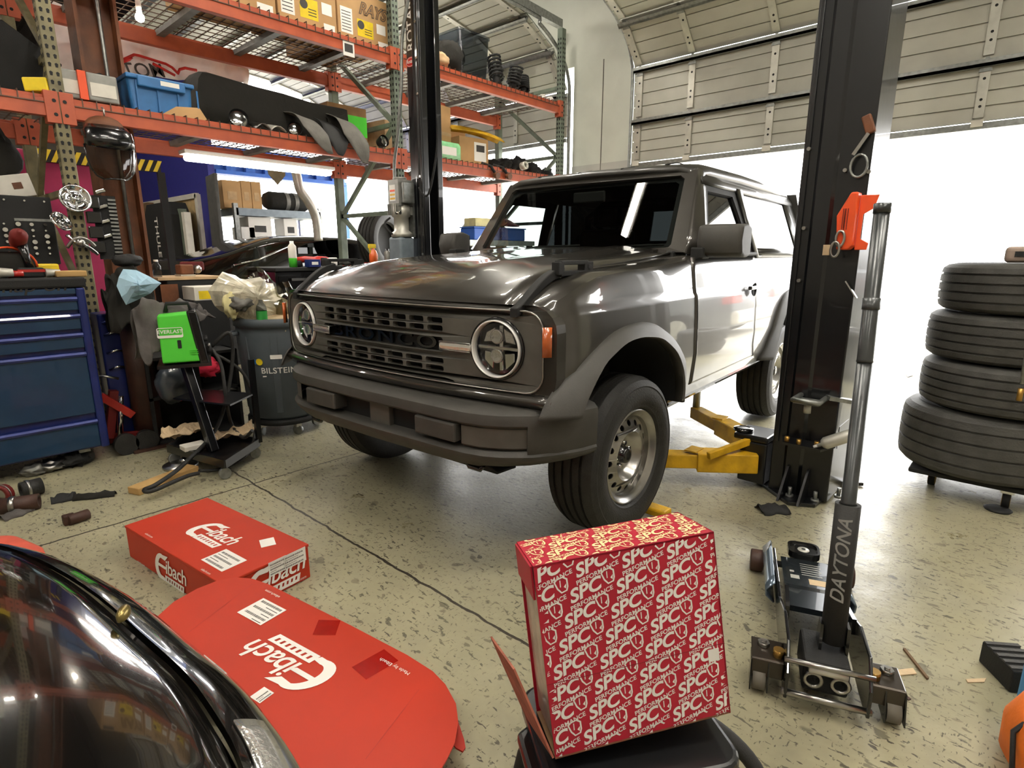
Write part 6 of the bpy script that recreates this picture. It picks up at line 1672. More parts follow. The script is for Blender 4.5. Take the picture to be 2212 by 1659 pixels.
g = G().box(0, BW, 0, BH, -.004, 0, 0, XB); printed(g, BW, BH, XB, 1, (.03, .02))
g.build('front_panel', ['spc_red', 'label_white'], t)
# top: two folds dropping back
XT = Matrix.Translation(ea*BH) @ Matrix((( ex.x, -en.x, ea.x, 0), (ex.y, -en.y, ea.y, 0), (ex.z, -en.z, ea.z, 0), (0, 0, 0, 1)))
g = G().box(0, BW, 0, BD, -.004, 0, 0, XT); printed(g, BW, BD, XT, 1, (.02, .01))
g.build('top_panel', ['spc_red', 'spc_cream'], t)
G().box(0, BW, 0, BH, -BD, -BD+.004, 0, XB).build('back_panel', 'spc_red', t)
G().box(0, BW, 0, .004, -BD, 0, 0, XB).build('bottom_panel', 'kraft', t)
G().box(BW-.004, BW, 0, BH, -BD, 0, 0, XB).build('side_panel', 'spc_red', t)
# open end: lower flap standing away, upper flap folded in, plastic inside
XL_ = XB @ R(10, 'Z')
G().box(-.004, 0, .0, .20, -BD*1.0, 0, 0, XB @ T(-.002, .004, 0) @ R(16, 'Z') @ R(8, 'Y')).build('lower_flap', 'kraft_red', t)
G().box(-.004, 0, BH-.07, BH-.004, -BD, -.012, 0, XB).build('upper_flap', 'spc_red', t)
g = G().box(.005, .07, .02, BH-.02, -BD+.01, -.01, 0, XB); g.build('plastic_lining', 'film_milk', t)
G().prism([(.0, 0), (.035, -.012), (.03, -.045), (.0, -.03)], -.003, 0, 0, XB @ T(BW, BH-.005, -BD*.6) @ R(40, 'Y')).build('corner_flap', 'kraft', t)
G().box(.338, .362, .118, .143, 0, .0012, 0, XB).build('sticker', 'label_white', t)
g = G(); 
for a, b in ((.15, .003), ): g.box(.0, BW, a-.0007, a+.0007, 0, .001, 0, XB)
g.build('crease', 'spc_dark', t)
# stool
c_ = (P0+P1)/2-en*.02+bk*.06
z_ = .335
t = thing('shop_stool', 'black tubular shop stool carrying the red logo box', 'stool', (c_.x, c_.y, 0))
yaw = math.degrees(math.atan2(ex.y, ex.x))
RZ = R(yaw)
G().prism(rrect(-.01, 0, .40, .30, .05), .285, .325, 0, RZ).build('seat', 'post_black', t, bev=.012, seg=3)
G().prism([(-.235, -.13), (-.15, -.15), (-.15, .1), (-.235, .05)], .275, .30, 0, RZ).build('seat_wing', 'post_black', t, bev=.01)
for x, y in ((-.205, -.085),): G().lathe([(0, .012), (.008, .012), (.013, .006), (.014, 0)], 16, 0, RZ @ T(x, y, .30)).build('bolt_head', 'chrome', t)
pts = spline([RZ @ Vector(p) for p in ((.12, .06, .28), (.20, .0, .275), (.265, -.07, .22), (.285, -.12, .12), (.285, -.13, .02))], 6)
G().tube(pts, .017, 14).build('leg', 'foam', t)
for p in ((-.2, .12), (-.2, -.2), (.25, .16)):
    G().tube(spline([RZ @ Vector(q) for q in ((p[0]*.6, p[1]*.6, .28), (p[0]*.95, p[1]*.95, .2), (p[0]*1.1, p[1]*1.1, .018))], 5), .017, 12).build('leg', 'foam', t)
G().bar(RZ @ Vector((.10, -.10, .02)), RZ @ Vector((.16, -.30, .02)), .02, .02).build('foot_bar', 'zinc', t)
# ================================================================ red spring boxes
def eib(g, X, m, k=1.0, coils=True):
    """white swoosh E, italic lettering and a row of coil bars; about 1 wide"""
    sh = .25
    def q(x, y): return (x+sh*y, y)
    E = []
    n = 18
    for i in range(n+1):
        a = math.radians(75+210*i/n); E.append((-.30+.22*math.cos(a)*1.0, .02+.27*math.sin(a)))
    E += [(-.16, -.245), (-.13, -.17)]
    for i in range(n+1):
        a = math.radians(280-170*i/n); E.append((-.27+.13*math.cos(a), .03+.185*math.sin(a)))
    E += [(-.16, .19), (-.06, .30)]
    g.flat([[q(*p) for p in E]], m, X @ Matrix.Scale(k, 4))
    g.flat([[q(*p) for p in ((-.40, .015), (-.14, .015), (-.10, .075), (-.40, .075))]], m, X @ Matrix.Scale(k, 4))
    g.text('ibach', .40*k, X @ T(-.155*k, .07*k, 0), m, shear=.25, off=.012, sp=.95, align='LEFT', sx=.92)
    if coils:
        o = [q(-.14, -.245), q(.50, -.245), q(.50, -.10), q(-.16, -.10)]
        hs = []
        for i in range(7):
            x = -.09+.083*i
            hs.append([q(x, -.195), q(x+.035, -.195), q(x+.035, -.135), q(x+.0, -.135)])
        g.flat([o]+hs, m, X @ Matrix.Scale(k, 4))
def shiplabel(g, w_, h, X, m0, m1, rows_=5):
    g.box(-w_/2, w_/2, -h/2, h/2, 0, .0006, m0, X)
    r_ = random.Random(int(w_*1e4))
    for i in range(rows_):
        y = h*(-.36+.16*i); x = -w_*.42
        if i % 2 == 0:
            while x < w_*.38:
                d = r_.uniform(.006, .018)*w_/.14*.25; g.box(x, x+d, y-h*.05, y+h*.05, 0, .001, m1, X); x += d*1.9
        else:
            g.box(-w_*.42, w_*r_.uniform(-.1, .3), y-h*.012, y+h*.012, 0, .001, m1, X)
hB = .15
A = P(270, 1135, z=hB); B = P(440, 1075, z=hB); D = P(470, 1262, z=hB); Cc = P(665, 1175, z=hB)
bx_ = (D-A+Cc-B).normalized(); by_ = Vector((-bx_.y, bx_.x, 0)); bw = ((D-A).length+(Cc-B).length)/2; bd = ((B-A).length+(Cc-D).length)/2
t = thing('parts_box', 'closed red parts box with white logos standing on the floor before the vehicle', 'box', (A.x, A.y, 0), math.degrees(math.atan2(bx_.y, bx_.x)))
G().box(0, bw, 0, bd, .001, hB-.012).build('box_body', 'ei_red', t, bev=.003)
G().box(-.002, bw+.004, -.002, bd+.002, hB-.012, hB).build('box_lid', 'ei_red', t, bev=.003)
inv = wm(t).inverted()
def top(u, v): q = inv @ P(u, v, z=hB); return q.x, q.y
def frt(u, v):
    d = inv @ CAM; r_ = (inv @ P(u, v, z=0))-d; s_ = (0-d.y)/r_.y; q = d+r_*s_; return q.x, q.z
def sid(u, v):
    d = inv @ CAM; r_ = (inv @ P(u, v, z=0))-d; s_ = (bw-d.x)/r_.x; q = d+r_*s_; return q.y, q.z
LW = 'label_white'
g = G(); x, y = top(460, 1155); eib(g, T(x, y, hB+.0008), 0, .25); g.build('logo', LW, t)
g = G(); x, y = frt(368, 1237); eib(g, frame((x, -.0032, y), (1, 0, 0), (0, 0, 1)), 0, .235); g.build('logo', LW, t)
g = G(); x, y = sid(592, 1245); eib(g, frame((bw+.0048, x, y-.012), (0, 1, 0), (0, 0, 1)), 0, .235); g.build('logo', LW, t)
for uv in ((322, 1157), (445, 1235)): G().text('eibach.com', .014, T(*top(*uv), hB+.0008), 0).build('web_print', LW, t)
q = sid(645, 1253); G().text('eibach.com', .016, frame((bw+.0008, q[0], q[1]), (0, 1, 0), (0, 0, 1)), 0).build('web_print', LW, t)
q = frt(305, 1217); G().text('eibach.com', .016, frame((q[0], -.0008, q[1]), (1, 0, 0), (0, 0, 1)), 0).build('web_print', LW, t)
SM = ['label_white', 'ink']
g = G(); x, y = top(484, 1210); shiplabel(g, .15, .10, T(x, y, hB+.0007), 0, 1); g.build('sticker', SM, t)
x, y = top(578, 1172); G().box(-.035, .035, -.028, .028, 0, .0006, 0, T(x, y, hB+.0007) @ R(-25)).build('sticker', SM, t)
g = G(); x, y = sid(598, 1222); shiplabel(g, .075, .06, frame((bw+.0055, x, y), (0, 1, 0), (0, 0, 1)), 0, 1); g.build('sticker', SM, t)
g = G(); x, y = sid(635, 1205); shiplabel(g, .10, .06, frame((bw+.0055, x, y), (0, 1, 0), (0, 0, 1)), 0, 1); g.build('sticker', SM, t)
# opened box laid flat: a thick sheet with rounded tongues
zf = .165
def fz(u): return lerp(.168, .10, min(1, max(0, (u-500)/480)))
OUT = [(325, 1345), (375, 1300), (425, 1272), (470, 1254), (510, 1247), (545, 1250), (580, 1262), (640, 1292), (760, 1352), (880, 1415), (935, 1450), (962, 1478), (985, 1520), (990, 1560), (982, 1605), (965, 1640), (930, 1700), (820, 1760), (700, 1730), (600, 1640), (480, 1500), (380, 1400)]
pts = [P(u, v, z=fz(u)) for u, v in OUT]
c0 = P(680, 1450, z=0)
t = thing('opened_box', 'opened red parts box lid lying flat with rounded tongues next to the black car', 'box', (c0.x, c0.y, 0), 0)
dn = []
for i, p in enumerate(pts):
    q = pts[(i+1) % len(pts)]
    for k in range(4): dn.append(p.lerp(q, k/4)-c0)
# plane through three spots of the sheet
pa, pb, pc = pts[3]-c0, pts[12]-c0, pts[21]-c0
nz = (pb-pa).cross(pc-pa); nz = nz if nz.z > 0 else -nz; nz.normalize()
def onpl(p, up=0.0): return Vector((p.x, p.y, pa.z-(nz.x*(p.x-pa.x)+nz.y*(p.y-pa.y))/nz.z))+nz*up
def pl(u, v, up=.0):
    d = P(u, v, z=0)-CAM; s_ = ((pa+c0-CAM).dot(nz))/d.dot(nz); return CAM+d*s_-c0+nz*up
dn = [pl(*uv) for uv in [(lerp(OUT[i][0], OUT[(i+1) % len(OUT)][0], k/4), lerp(OUT[i][1], OUT[(i+1) % len(OUT)][1], k/4)) for i in range(len(OUT)) for k in range(4)]]
g = G().rows([dn, [p-nz*.006 for p in dn]], 0, False, True); g.add(dn, [tuple(range(len(dn)))]); g.add([p-nz*.006 for p in dn], [tuple(range(len(dn)))])
g.build('lid_sheet', 'ei_red', t)
lx = (pl(880, 1415)-pl(560, 1255)).normalized(); ly = nz.cross(lx)
g = G(); X = frame(pl(625, 1430, .0015), -lx, -ly); eib(g, X, 0, .275); g.build('logo', LW, t)
G().text('Made by Eibach', .018, frame(pl(852, 1440, .0015), -lx, -ly), 0).build('web_print', LW, t); G().text('eibach.com', .016, frame(pl(588, 1283, .0015), -lx, -ly), 0).build('web_print', LW, t)
g = G(); shiplabel(g, .115, .10, frame(pl(566, 1321, .001), -lx, -ly), 0, 1, 6); g.build('sticker', SM, t); g = G(); shiplabel(g, .045, .04, frame(pl(566, 1502, .001), ly, -lx), 0, 1, 3)
g.build('sticker', ['label_white', 'ink'], t)
def strip(a, b, w_, m, nm):
    a = pl(*a, .001); b = pl(*b, .001); d = (b-a).normalized(); s_ = nz.cross(d)*w_
    G().add([a-s_, b-s_, b+s_, a+s_], [(0, 1, 2, 3)]).build(nm, m, t)
strip((712, 1340), (700, 1372), .035, 'ei_tape', 'tape'); strip((845, 1415), (775, 1455), .035, 'ei_tape', 'tape')
strip((408, 1366), (545, 1262), .0012, 'ei_red_dark', 'fold_line'); strip((905, 1490), (790, 1640), .0012, 'ei_red_dark', 'fold_line')
tg = [pl(u, v, -.012)+Vector((0, 0, -.02)) for u, v in ((940, 1465), (965, 1490), (988, 1530), (1003, 1575), (1006, 1592), (1000, 1600), (985, 1592), (960, 1560))]
G().add(tg, [tuple(range(len(tg)))]).build('lower_tongue', 'ei_red_dark', t, solid=.005)
in_ = [p*.80 for p in (pl(420, 1300), pl(560, 1270), pl(900, 1450), pl(930, 1560), pl(800, 1720), pl(600, 1600), pl(420, 1400))]
g = G(); lo = [Vector((p.x, p.y, -0+.001)) for p in in_]; hi = [onpl(p, -.02) for p in in_]
g.rows([lo, hi], 0, False, True).add(lo, [tuple(range(7))]).add(hi, [tuple(range(7))])
g.build('box_tray', 'ei_red_dark', t)
# red plastic cover behind the black car
p = P(45, 1185, z=.10)
tag(G().rows([[(x*k, y*k, z) for x, y in rrect(0, 0, .42, .26, .11, 8)] for k, z in ((.98, .001), (1, .04), (.96, .075), (.8, .09), (.02, .095))], 0, True, True, X=T(p.x-.08, p.y-.08, 0) @ R(15)).build('red_cover', 'salmon', bev=0), 'rounded salmon red plastic cover on the floor behind the black car', 'cover')
# ================================================================ black car close to the lens
SIL = [(-1.9, -.62), (-1.7, -.42), (-1.5, -.22), (-1.33, -.07)]
ed = [P(u, v, z=.82) for u, v in ((0, 1180), (100, 1190), (200, 1230), (300, 1290), (400, 1370), (500, 1452), (570, 1535), (615, 1600), (645, 1659))]
edge = [Vector((x-.12, y, .78)) for x, y in SIL]+ed
last = ed[-1]; edge += [last+Vector((.05, -.005, -.01)), last+Vector((.11, -.02, -.02)), last+Vector((.17, -.05, -.04))]
edge = spline(edge, 3)
t = thing('black_car', 'glossy black car bonnet corner beside the red boxes', 'car', (-1.0, -.6, 0))
c0 = Vector(t.location)
tan = [(edge[min(i+1, len(edge)-1)]-edge[max(i-1, 0)]).normalized() for i in range(len(edge))]
inn = [Vector((-.18, -1, 0)).normalized() for i in range(len(edge))]
def prow(off, dz): return [edge[i]+inn[i]*off+Vector((0, 0, dz))-c0 for i in range(len(edge))]
outer_rows = [[Vector((p.x, p.y, .16)) for p in prow(-.02, 0)], prow(-.045, -.30), prow(-.035, -.14), prow(-.018, -.055), prow(-.004, -.015), prow(.012, .004), prow(.03, .016), prow(.045, .022), prow(.047, .012)]
sk = smooth(G().rows(outer_rows, 0, True).build('wing', 'car_black', t), 40)
hood_rows = [prow(.052, .012), prow(.054, .025), prow(.075, .035), prow(.11, .046), prow(.17, .058), prow(.26, .068), prow(.40, .074), prow(.60, .074), prow(.9, .06)]
smooth(G().rows(hood_rows, 0, True).build('bonnet', 'car_black', t), 60)
G().rows([prow(.044, -.01), prow(.056, -.01)], 0).build('bonnet_gap', 'dark', t)
G().cyl((-.2, .30, .31), (-.2, .50, .31), .31, n=30).build('wheel', 'rubber', t)
p = P(266, 1322, z=.86)-c0
G().lathe([(0, .012), (.012, .009), (.017, 0), (.016, -.012)], 12, 0, T(*p) @ R(-35) @ Matrix.Diagonal((.85, .4, .55, 1))).build('washer_nozzle', 'gold_dull', t)
i0 = len(edge)-20
li = [i for i, e in enumerate(edge) if -.53 < e.x < -.36]
G().rows([[edge[i]+inn[i]*o_+Vector((0, 0, z))-c0 for i in li] for o_, z in ((.010, .003), (.018, .010), (.030, .017), (.036, .0195))], 0, True).build('corner_lamp', 'clear_lamp', t, solid=.003, so=1.0) 
# ================================================================ floor clutter
w0 = P(303, 1072, z=.0); w1 = P(432, 1020, z=.0)
d = (w1-w0).normalized(); w0 = w0+Vector((-d.y, d.x, 0))*.05; w1 = w1+Vector((-d.y, d.x, 0))*.05
t = thing('wood_plank', 'short timber plank lying on the floor under the welding cable', 'wood', tuple((w0+w1)/2))
G().bar(w0-(w0+w1)/2+Vector((0, 0, .021)), w1-(w0+w1)/2+Vector((0, 0, .021)), .09, .04).build('timber', 'wood', t, bev=.004)
p = P(383, 1012, z=0)
t = thing('brake_disc', 'worn grey disc lying on the floor behind the timber plank', 'car part', (p.x-.03, p.y+.03, 0))
G().lathe([(.03, 0.001), (.10, 0.001), (.10, .015), (.06, .017), (.055, .03), (.03, .03)], 30, cv=True).build('disc', 'steel', t); G().ball((.02, .02, .04), (.035, .03, .02)).build('foil', 'chrome', t)
p = P(150, 1135, z=0); q = P(193, 1120, z=0)
t = thing('bushing_pipe', 'short rusty pipe stub lying alone on the floor', 'car part', tuple(p)); dq = q-p
G().tube([(0, 0, .026), dq+Vector((0, 0, .026))], .026, 14).build('pipe', 'rust_dark', t); G().box(-.04, .0, -.02, .03, .001, .05).build('pipe_flange', 'rust_dark', t, bev=.006)
def rag(u0, v0, u1, v1, w_, m, label, name='work_glove', seed=1):
    a = P(u0, v0, z=0); b = P(u1, v1, z=0); d = b-a; s_ = Vector((-d.y, d.x, 0)).normalized()
    rows = []
    for i in range(9):
        k = i/8; r = []
        for j in range(7):
            q = (j/6-.5)*2
            n_ = noise.noise(Vector((k*4, q*1.6, seed)))
            r.append(a+d*k+s_*(q*w_*(.7+.4*noise.noise(Vector((k*3, seed, 2)))))+Vector((0, 0, max(.003, .035*(1-q*q)*(.8+.8*n_)))))
        rows.append(r)
    tag(G().rows(rows, 0, True).build(name, m, solid=.003), label, 'cloth')
rag(112, 1085, 165, 1075, .055, 'soft_black', 'black work glove curled on the floor under the blue chest', 'work_glove', 2)
rag(160, 1080, 250, 1070, .035, 'cloth_black', 'long black strip of cloth beside the black glove', 'cloth_strip', 5)
rag(0, 1125, 65, 1100, .06, 'jacket', 'dirty grey rag at the picture edge below the blue chest', 'floor_rag', 8)
rag(1640, 1105, 1697, 1102, .075, 'soft_black', 'dark crumpled cloth on the floor before the nearer lift post', 'floor_cloth', 11)
def cylp(u0, v0, u1, v1, r, m, label, name='pipe_part'):
    a = P(u0, v0, z=r); b = P(u1, v1, z=r); t = thing(name, label, 'car part', (a.x, a.y, 0), 0)
    o_ = Vector((a.x, a.y, 0))
    G().lathe([(r*.6, 0), (r, 0), (r, (b-a).length), (r*.6, (b-a).length)], 16, 0, frame(a-o_, (b-a).orthogonal(), (b-a).cross((b-a).orthogonal())), cv=True).build('sleeve', m, t)
    G().cyl(a-o_+(b-a)*.25, a-o_+(b-a)*.4, r*1.12, n=16).build('collar', 'steel', t)
cylp(45, 1060, 90, 1048, .045, 'rubber', 'dark rubber sleeve lying on the floor under the blue chest')
cylp(0, 1095, 85, 1082, .04, 'rust_dark', 'long dark tube with a silver end on the floor under the chest', 'exhaust_tube')
cylp(0, 1070, 14, 1064, .05, 'dark_red', 'dark red rubber bush at the picture edge', 'rubber_bush')
for i, (u, v, r, m, lab) in enumerate(((120, 1020, .06, 'steel', 'tangled silver clamp under the blue chest'), (165, 1010, .07, 'soft_black', 'dark lump of scrap under the blue chest corner'), (80, 1030, .055, 'motor_grey', 'grey scrap casting under the blue chest'), (180, 985, .06, 'motor_grey', 'pale scrap part beneath the chest caster'))):
    p = P(u, v, z=0); blob('scrap_part', (p.x-.05, p.y, r*.6), (r, r*1.2, r*.62), m, lab, 'scrap', 60+i, .6, 3, flatz=.002)
def chip(pts, m, label, name, z=.004):
    tag(G().prism([(P(u, v, z=0).x, P(u, v, z=0).y) for u, v in pts], .001, z).build(name, m), label, 'litter')
chip([(1926, 1450), (1972, 1445), (1980, 1457), (1930, 1462)], 'paper', 'pale strip of cardboard on the floor beside the jack', 'card_strip')
chip([(2086, 1469), (2130, 1467), (2126, 1475), (2090, 1476)], 'paper', 'pale wood sliver on the floor beside the rubber block', 'wood_sliver')
chip([(1950, 1404), (1955, 1404), (2006, 1468), (2002, 1470)], 'wood_dark', 'thin brown stick on the floor beyond the jack', 'stick', .008)
chip([(1936, 1490), (1948, 1496), (1968, 1512), (1962, 1514), (1942, 1500)], 'rust_dark', 'small curled brown leaf on the floor behind the jack caster', 'dry_leaf')
chip([(1955, 806), (1966, 801), (1974, 811), (1960, 815)], 'rubber_grey', 'grey rubber scrap on the bright floor beyond the post', 'rubber_scrap')
chip([(700, 905), (745, 890), (748, 895), (705, 910)], 'rubber', 'black cable end on the floor behind the trash can', 'cable_end')
# ================================================================ far end beyond the racking
def fp(u, v, x): return P(u, v, x=x)
SX = -8.7
a = fp(500, 560, SX); b = fp(668, 455, SX)
t = thing('steel_shelf', 'grey steel shelf unit loaded with boxes before the blue container side', 'shelving', (SX, (a.y+b.y)/2, 0))
hw = (b.y-a.y)/2; zt = fp(580, 456, SX).z; zl = fp(580, 520, SX).z; z0 = fp(580, 556, SX).z
for x in (-.3, .3):
    for y in (-hw, hw): G().box(x-.03, x+.03, y-.03, y+.03, 0, zt+.06).build('shelf_post', 'galv', t)
for z in (zt, zl, z0, .4): G().box(-.32, .33, -hw, hw, z-.10, z).build('shelf_deck', 'tank_blue', t)
def fbox(u0, u1, v0, v1, x, base, d, m, label, name='carton', cat='cardboard box', st=True):
    p = fp(u0, v0, x); q = fp(u1, v0, x); h = max(.05, p.z-base)
    t = thing(name, label, cat, (x-d/2, (p.y+q.y)/2, base+.002)); w_ = abs(q.y-p.y)/2
    G().box(-d/2, d/2, -w_, w_, 0, h).build('box_body', m, t, bev=.006)
    if st: G().box(d/2, d/2+.002, -w_*.5, w_*.5, h*.3, h*.6).build('sticker', 'kraft' if m == 'cardboard' else 'ink', t)
fbox(478, 518, 388, 450, SX+.2, zt, .4, 'cardboard', 'nearest tall brown carton on the grey steel shelf')
fbox(519, 540, 390, 450, SX+.2, zt, .4, 'cardboard', 'middle tall brown carton on the grey steel shelf')
fbox(541, 562, 392, 450, SX+.2, zt, .4, 'cardboard', 'tall brown carton next to the black roll on the grey shelf')
p = fp(572, 442, SX+.1); q = fp(665, 440, SX+.1)
t = thing('fabric_roll', 'black strapped roll lying on top of the grey steel shelf', 'roll', (SX+.1, (p.y+q.y)/2, zt+.14))
w_ = abs(q.y-p.y)/2
G().lathe([(0, -w_), (.09, -w_), (.13, -w_*.8), (.135, w_*.8), (.1, w_), (0, w_)], 20, 0, R(90, 'X')).build('roll_body', 'cloth_black', t)
for k in (-.3, .1): G().lathe([(.138, k*w_-.03), (.138, k*w_+.03)], 20, 0, R(90, 'X')).build('strap', 'deck_grey', t)
fbox(535, 585, 468, 490, SX+.25, zl+.02, .3, 'label_white', 'white flat box under the cartons on the grey shelf', 'white_box', 'box')
fbox(612, 641, 472, 490, SX+.25, zl+.02, .3, 'label_white', 'white box with dark print deeper along the grey shelf', 'white_box', 'box')
fbox(520, 550, 490, 512, SX+.25, z0, .3, 'white', 'white hard case on the lowest visible grey shelf', 'hard_case', 'case')
blob('red_tool', (SX+.1, fp(565, 505, SX+.1).y, z0+.14), (.12, .18, .13), 'dark_red', 'dark red lump of tooling beside the white hard case', 'tool', 71, .4, flatz=z0+.003)
a = fp(470, 545, -8.3); b = fp(456, 378, -8.5)
tag(G().bar((a.x, a.y, .02), (b.x, b.y, b.z), .30, .05, up=(0, 1, 0)).build('dark_plank', 'rubber_grey', bev=.01), 'dark grey drilled plank leaning before the grey steel shelf', 'plank')
# doorway in the blue wall and a black roof box stored before it
Y = 3.88
a = P(318, 600, y=Y); b = P(428, 428, y=Y)
t = thing('door_3', 'tan doorway standing open in the dark blue wall', 'door', ((a.x+b.x)/2, Y, 0)); t['kind'] = 'structure'
w_ = abs(b.x-a.x)/2; h_ = b.z
G().box(-w_, w_, -.01, .01, 0, h_).build('door_leaf', 'wood_tan', t)
for x in (-w_, w_): G().box(x-.06, x+.06, -.04, .02, 0, h_+.06).build('door_jamb', 'offwhite', t)
G().box(-w_, w_, -.04, .02, h_, h_+.08).build('door_head', 'offwhite', t)
a = P(352, 600, y=Y-.3); b = P(386, 436, y=Y-.3)
t = thing('roof_box', 'tall black roof box stood on end in the tan doorway', 'case', ((a.x+b.x)/2, Y-.3, 0)); w_ = abs(b.x-a.x)/2
G().rows([[(x, y, z) for x, y in rrect(0, 0, 2*w_*k, .35*k, .05)] for z, k in ((.002, .9), (.1, 1), (b.z-.2, 1), (b.z, .85))], 0, False, True, caps=True).build('box_shell', 'soft_black', t)
G().text('THULE', .22, frame((-.02, -.178, b.z*.74), (0, 0, -1), (1, 0, 0)), 0, off=.01).build('lettering', 'label_white', t)
for i, (u0, u1, m) in enumerate(((322, 336, 'wood_dark'), (340, 350, 'offwhite'), (392, 404, 'rack_green'), (406, 412, 'offwhite'))):
    a = P(u0, 500, y=Y-.25); b = P(u1, 500, y=Y-.25); b.z = P(u1, 436, y=Y-.25).z
    tag(G().box(a.x, b.x, Y-.32, Y-.22, 0.002, b.z-.05*i).build('stored_board', m), ('brown board nearest the column in the tan doorway', 'pale narrow board beside the brown one in the tan doorway', 'green grey board past the black roof box', 'pale thin strip at the far edge of the tan doorway')[i], 'board')
# low black car parked beyond the racking
CXX = -7.0
prof = [(405, 585), (408, 566), (440, 556), (480, 548), (520, 535), (560, 520), (600, 510), (650, 507), (700, 508), (745, 511), (800, 520), (850, 545), (858, 585)]
t = thing('sports_car', 'low black sports car parked beyond the racking', 'car', (CXX-.6, fp(620, 560, CXX).y, 0))
o = Vector(t.location); rows = []
pts = spline([fp(u, v, CXX) for u, v in prof], 3)
for dx, k in ((0.0, .80), (-.02, .9), (-.12, .97), (-.4, 1.0), (-.8, 1.0), (-1.1, .97), (-1.25, .8)):
    rows.append([Vector((p.x+dx, p.y, 1.05+(p.z-1.05)*(k if p.z > 1.05 else 1)))-o for p in pts])
rows.insert(0, [Vector((p.x, p.y, max(.35, p.z-.75)))-o for p in pts])
smooth(G().rows(rows, 0, True).build('car_body', 'car_black', t), 60)
win = spline([fp(u, v, CXX+.012) for u, v in ((628, 548), (650, 532), (690, 521), (740, 520), (745, 548))], 3)
G().add([p-o for p in win], [tuple(range(len(win)))]).build('side_window', 'glass_tint', t)
G().tube([fp(u, v, CXX+.03)-o for u, v in ((505, 573), (560, 560), (622, 533))], .012, 6).build('trim_line', 'chrome', t)
for u in (500, 790):
    p = fp(u, 580, CXX); G().cyl((p.x-o.x-.1, p.y-o.y, .34), (p.x-o.x+.02, p.y-o.y, .34), .34, n=30).build('wheel', 'rubber', t)
p = fp(415, 575, CXX+.02); G().cbox(tuple(p-o), (.04, .25, .10)).build('tail_lamp', 'dark_red', t, bev=.02)
# upright tyres on a stand
for i, (u, v, r, x, lab) in enumerate(((822, 520, .36, -6.5, 'large dark tyre standing behind the lift motor'), (1025, 520, .33, -7.2, 'dark tyre standing behind the vehicle mirror'))):
    p = fp(u, v, x); t = thing('tyre', lab, 'tyre', tuple(p), 20)
    X = R(90, 'Y')
    smooth(tyre_mesh(G(), r, .28, X).build('tyre_body', 'rubber', t), 28); G().lathe([(r*.6, .06), (r*.55, .03), (0, .03)], 30, 0, X).build('wheel_disc', 'soft_black', t)
    t2 = thing('tyre_stand', ('black stand under the larger upright tyre', 'black stand under the smaller upright tyre')[i], 'stand', (p.x, p.y, 0)); G().box(-.16, .16, -.3, .3, p.z-r-.06, p.z-r-.001).build('stand_top', 'soft_black', t2)
    for y in (-.26, .26): G().box(-.14, .14, y-.03, y+.03, 0, p.z-r-.06).build('leg', 'soft_black', t2)
# bent exhaust pipe and plate hung behind the tube light
g = G().tube(spline([fp(u, v, -6.2) for u, v in ((628, 350), (640, 375), (648, 410), (668, 440), (682, 470), (688, 520))], 6), .05, 12)
tag(g.build('exhaust_pipe', 'zinc'), 'bent pale exhaust pipe hanging behind the tube light', 'car part')
c_ = fp(598, 378, -6.1)
tag(G().prism([(0, -.10), (.09, .0), (.10, .08), (-.10, .08), (-.09, .0)], -.005, .005, 0, frame(tuple(c_), (0, 1, 0), (0, 0, 1))).build('heart_plate', 'rack_olive'), 'pointed olive plate hanging behind the tube light', 'plate')
# bench with blue bins in the far bay, seen through the windscreen
zb = P(1160, 522, x=-5.1).z
t = thing('bin_bench', 'grey bench in the far racking bay carrying blue bins', 'bench', (-5.25, 5.3, 0))
G().box(-.3, .25, -.68, .68, zb-.06, zb).build('bench_top', 'galv', t)
for x in (-.26, .21):
    for y in (-.62, .62): G().box(x-.03, x+.03, y-.03, y+.03, 0, zb-.06).build('leg', 'rack_green', t)
for i, y in enumerate((5.12, 5.60)):
    t = thing('parts_bin', ('blue parts bin nearer the vehicle mirror on the grey bench', 'blue parts bin nearer the end upright on the grey bench')[i], 'storage bin', (-5.15, y, zb+.001), 0, 'blue bins on the grey bench')
    G().box(-.12, .12, -.22, .22, 0, .14).build('bin_body', 'cont_blue', t, bev=.01); G().box(-.13, .13, -.23, .23, .14, .155).build('bin_rim', 'cont_blue', t)
fz_ = zb+.16
tag(G().box(-5.26, -5.06, 4.95, 5.35, fz_, fz_+.10).build('tan_case_box', 'paper_yellow', bev=.01), 'yellowish flat box on top of the blue bins', 'box')
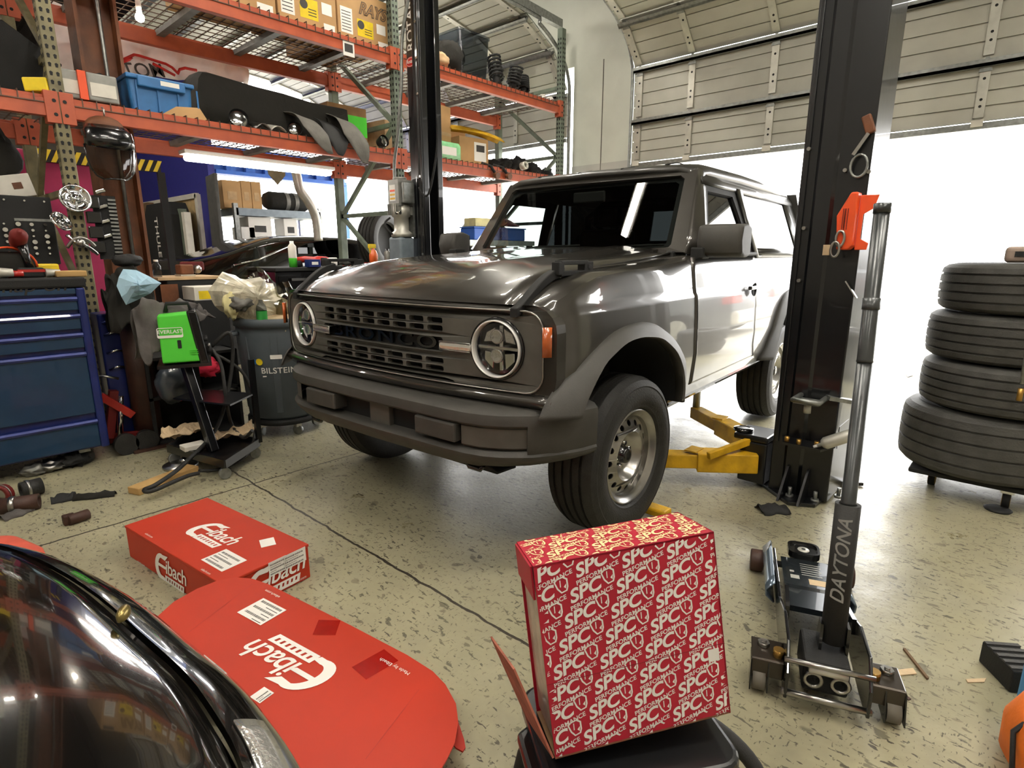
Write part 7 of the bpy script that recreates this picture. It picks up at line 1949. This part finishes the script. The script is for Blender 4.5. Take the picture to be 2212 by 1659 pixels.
tag(G().rows([[(-5.15+.06*q, y, fz_+.03+.09*math.sin((y-5.38)/.4*PI)*(1-q*q)) for q in (-1, -.5, 0, .5, 1)] for y in (5.38, 5.48, 5.58, 5.68, 5.78)], 0, True).build('maroon_cover', 'dark_red', solid=.01), 'dark maroon cover lying on the blue bins', 'cover')

# ================================================================ outside, mirrored in the vehicle door
t = thing('parked_car', 'grey parked car standing outside the open door', 'car', (2.1, 10.4, 0), 12)
rows = []
for x, zt, hw in ((-2.25, .95, .82), (-2.2, 1.05, .88), (-2.0, 1.10, .92), (-1.0, 1.10, .93), (.8, 1.06, .93), (1.9, .98, .9), (2.2, .85, .8)):
    rows.append([(x, y, z) for y, z in ((-hw*.95, .30), (-hw, .42), (-hw, .8), (-hw*.97, zt-.05), (-hw*.9, zt), (hw*.9, zt), (hw*.97, zt-.05), (hw, .8), (hw, .42), (hw*.95, .30))])
smooth(G().rows(rows, 0, True, True, False, True).build('car_body', 'car_grey', t), 40)
rows = [[(x, y, z) for y, z in ((-hw, 1.06), (-hw*.86, zt), (hw*.86, zt), (hw, 1.06))] for x, zt, hw in ((-2.1, 1.1, .82), (-1.7, 1.6, .80), (-.2, 1.66, .80), (.5, 1.58, .80), (1.1, 1.08, .82))]
smooth(G().rows(rows, 0, True, True, False, True).build('cabin', 'gloss_black', t), 40)
for x in (-1.35, 1.35):
    for y in (-.88, .88): G().cyl((x, y-.1, .33), (x, y+.1, .33), .33, n=28).cyl((x, y*1.13, .33), (x, y*1.14, .33), .2, n=20, m=1).build('wheel', ['rubber', 'zinc'], t)
for y in (-.75, .75): G().box(-2.28, -2.1, y-.17, y+.17, .78, .98).build('tail_lamp', 'red_paint', t, bev=.02)
G().box(-2.34, -2.15, -.85, .85, .36, .62).build('rear_bumper', 'offwhite', t, bev=.04)
for i, z in enumerate((.002, .262)):
    t = thing('tyre', ('lower tyre of the pair standing outside the door', 'upper tyre of the pair standing outside the door')[i], 'tyre', (-.12, 7.0, z+.13), 0, 'tyres outside')
    smooth(tyre_mesh(G(), .32, .255, None).build('tyre_body', 'rubber_grey', t), 28)
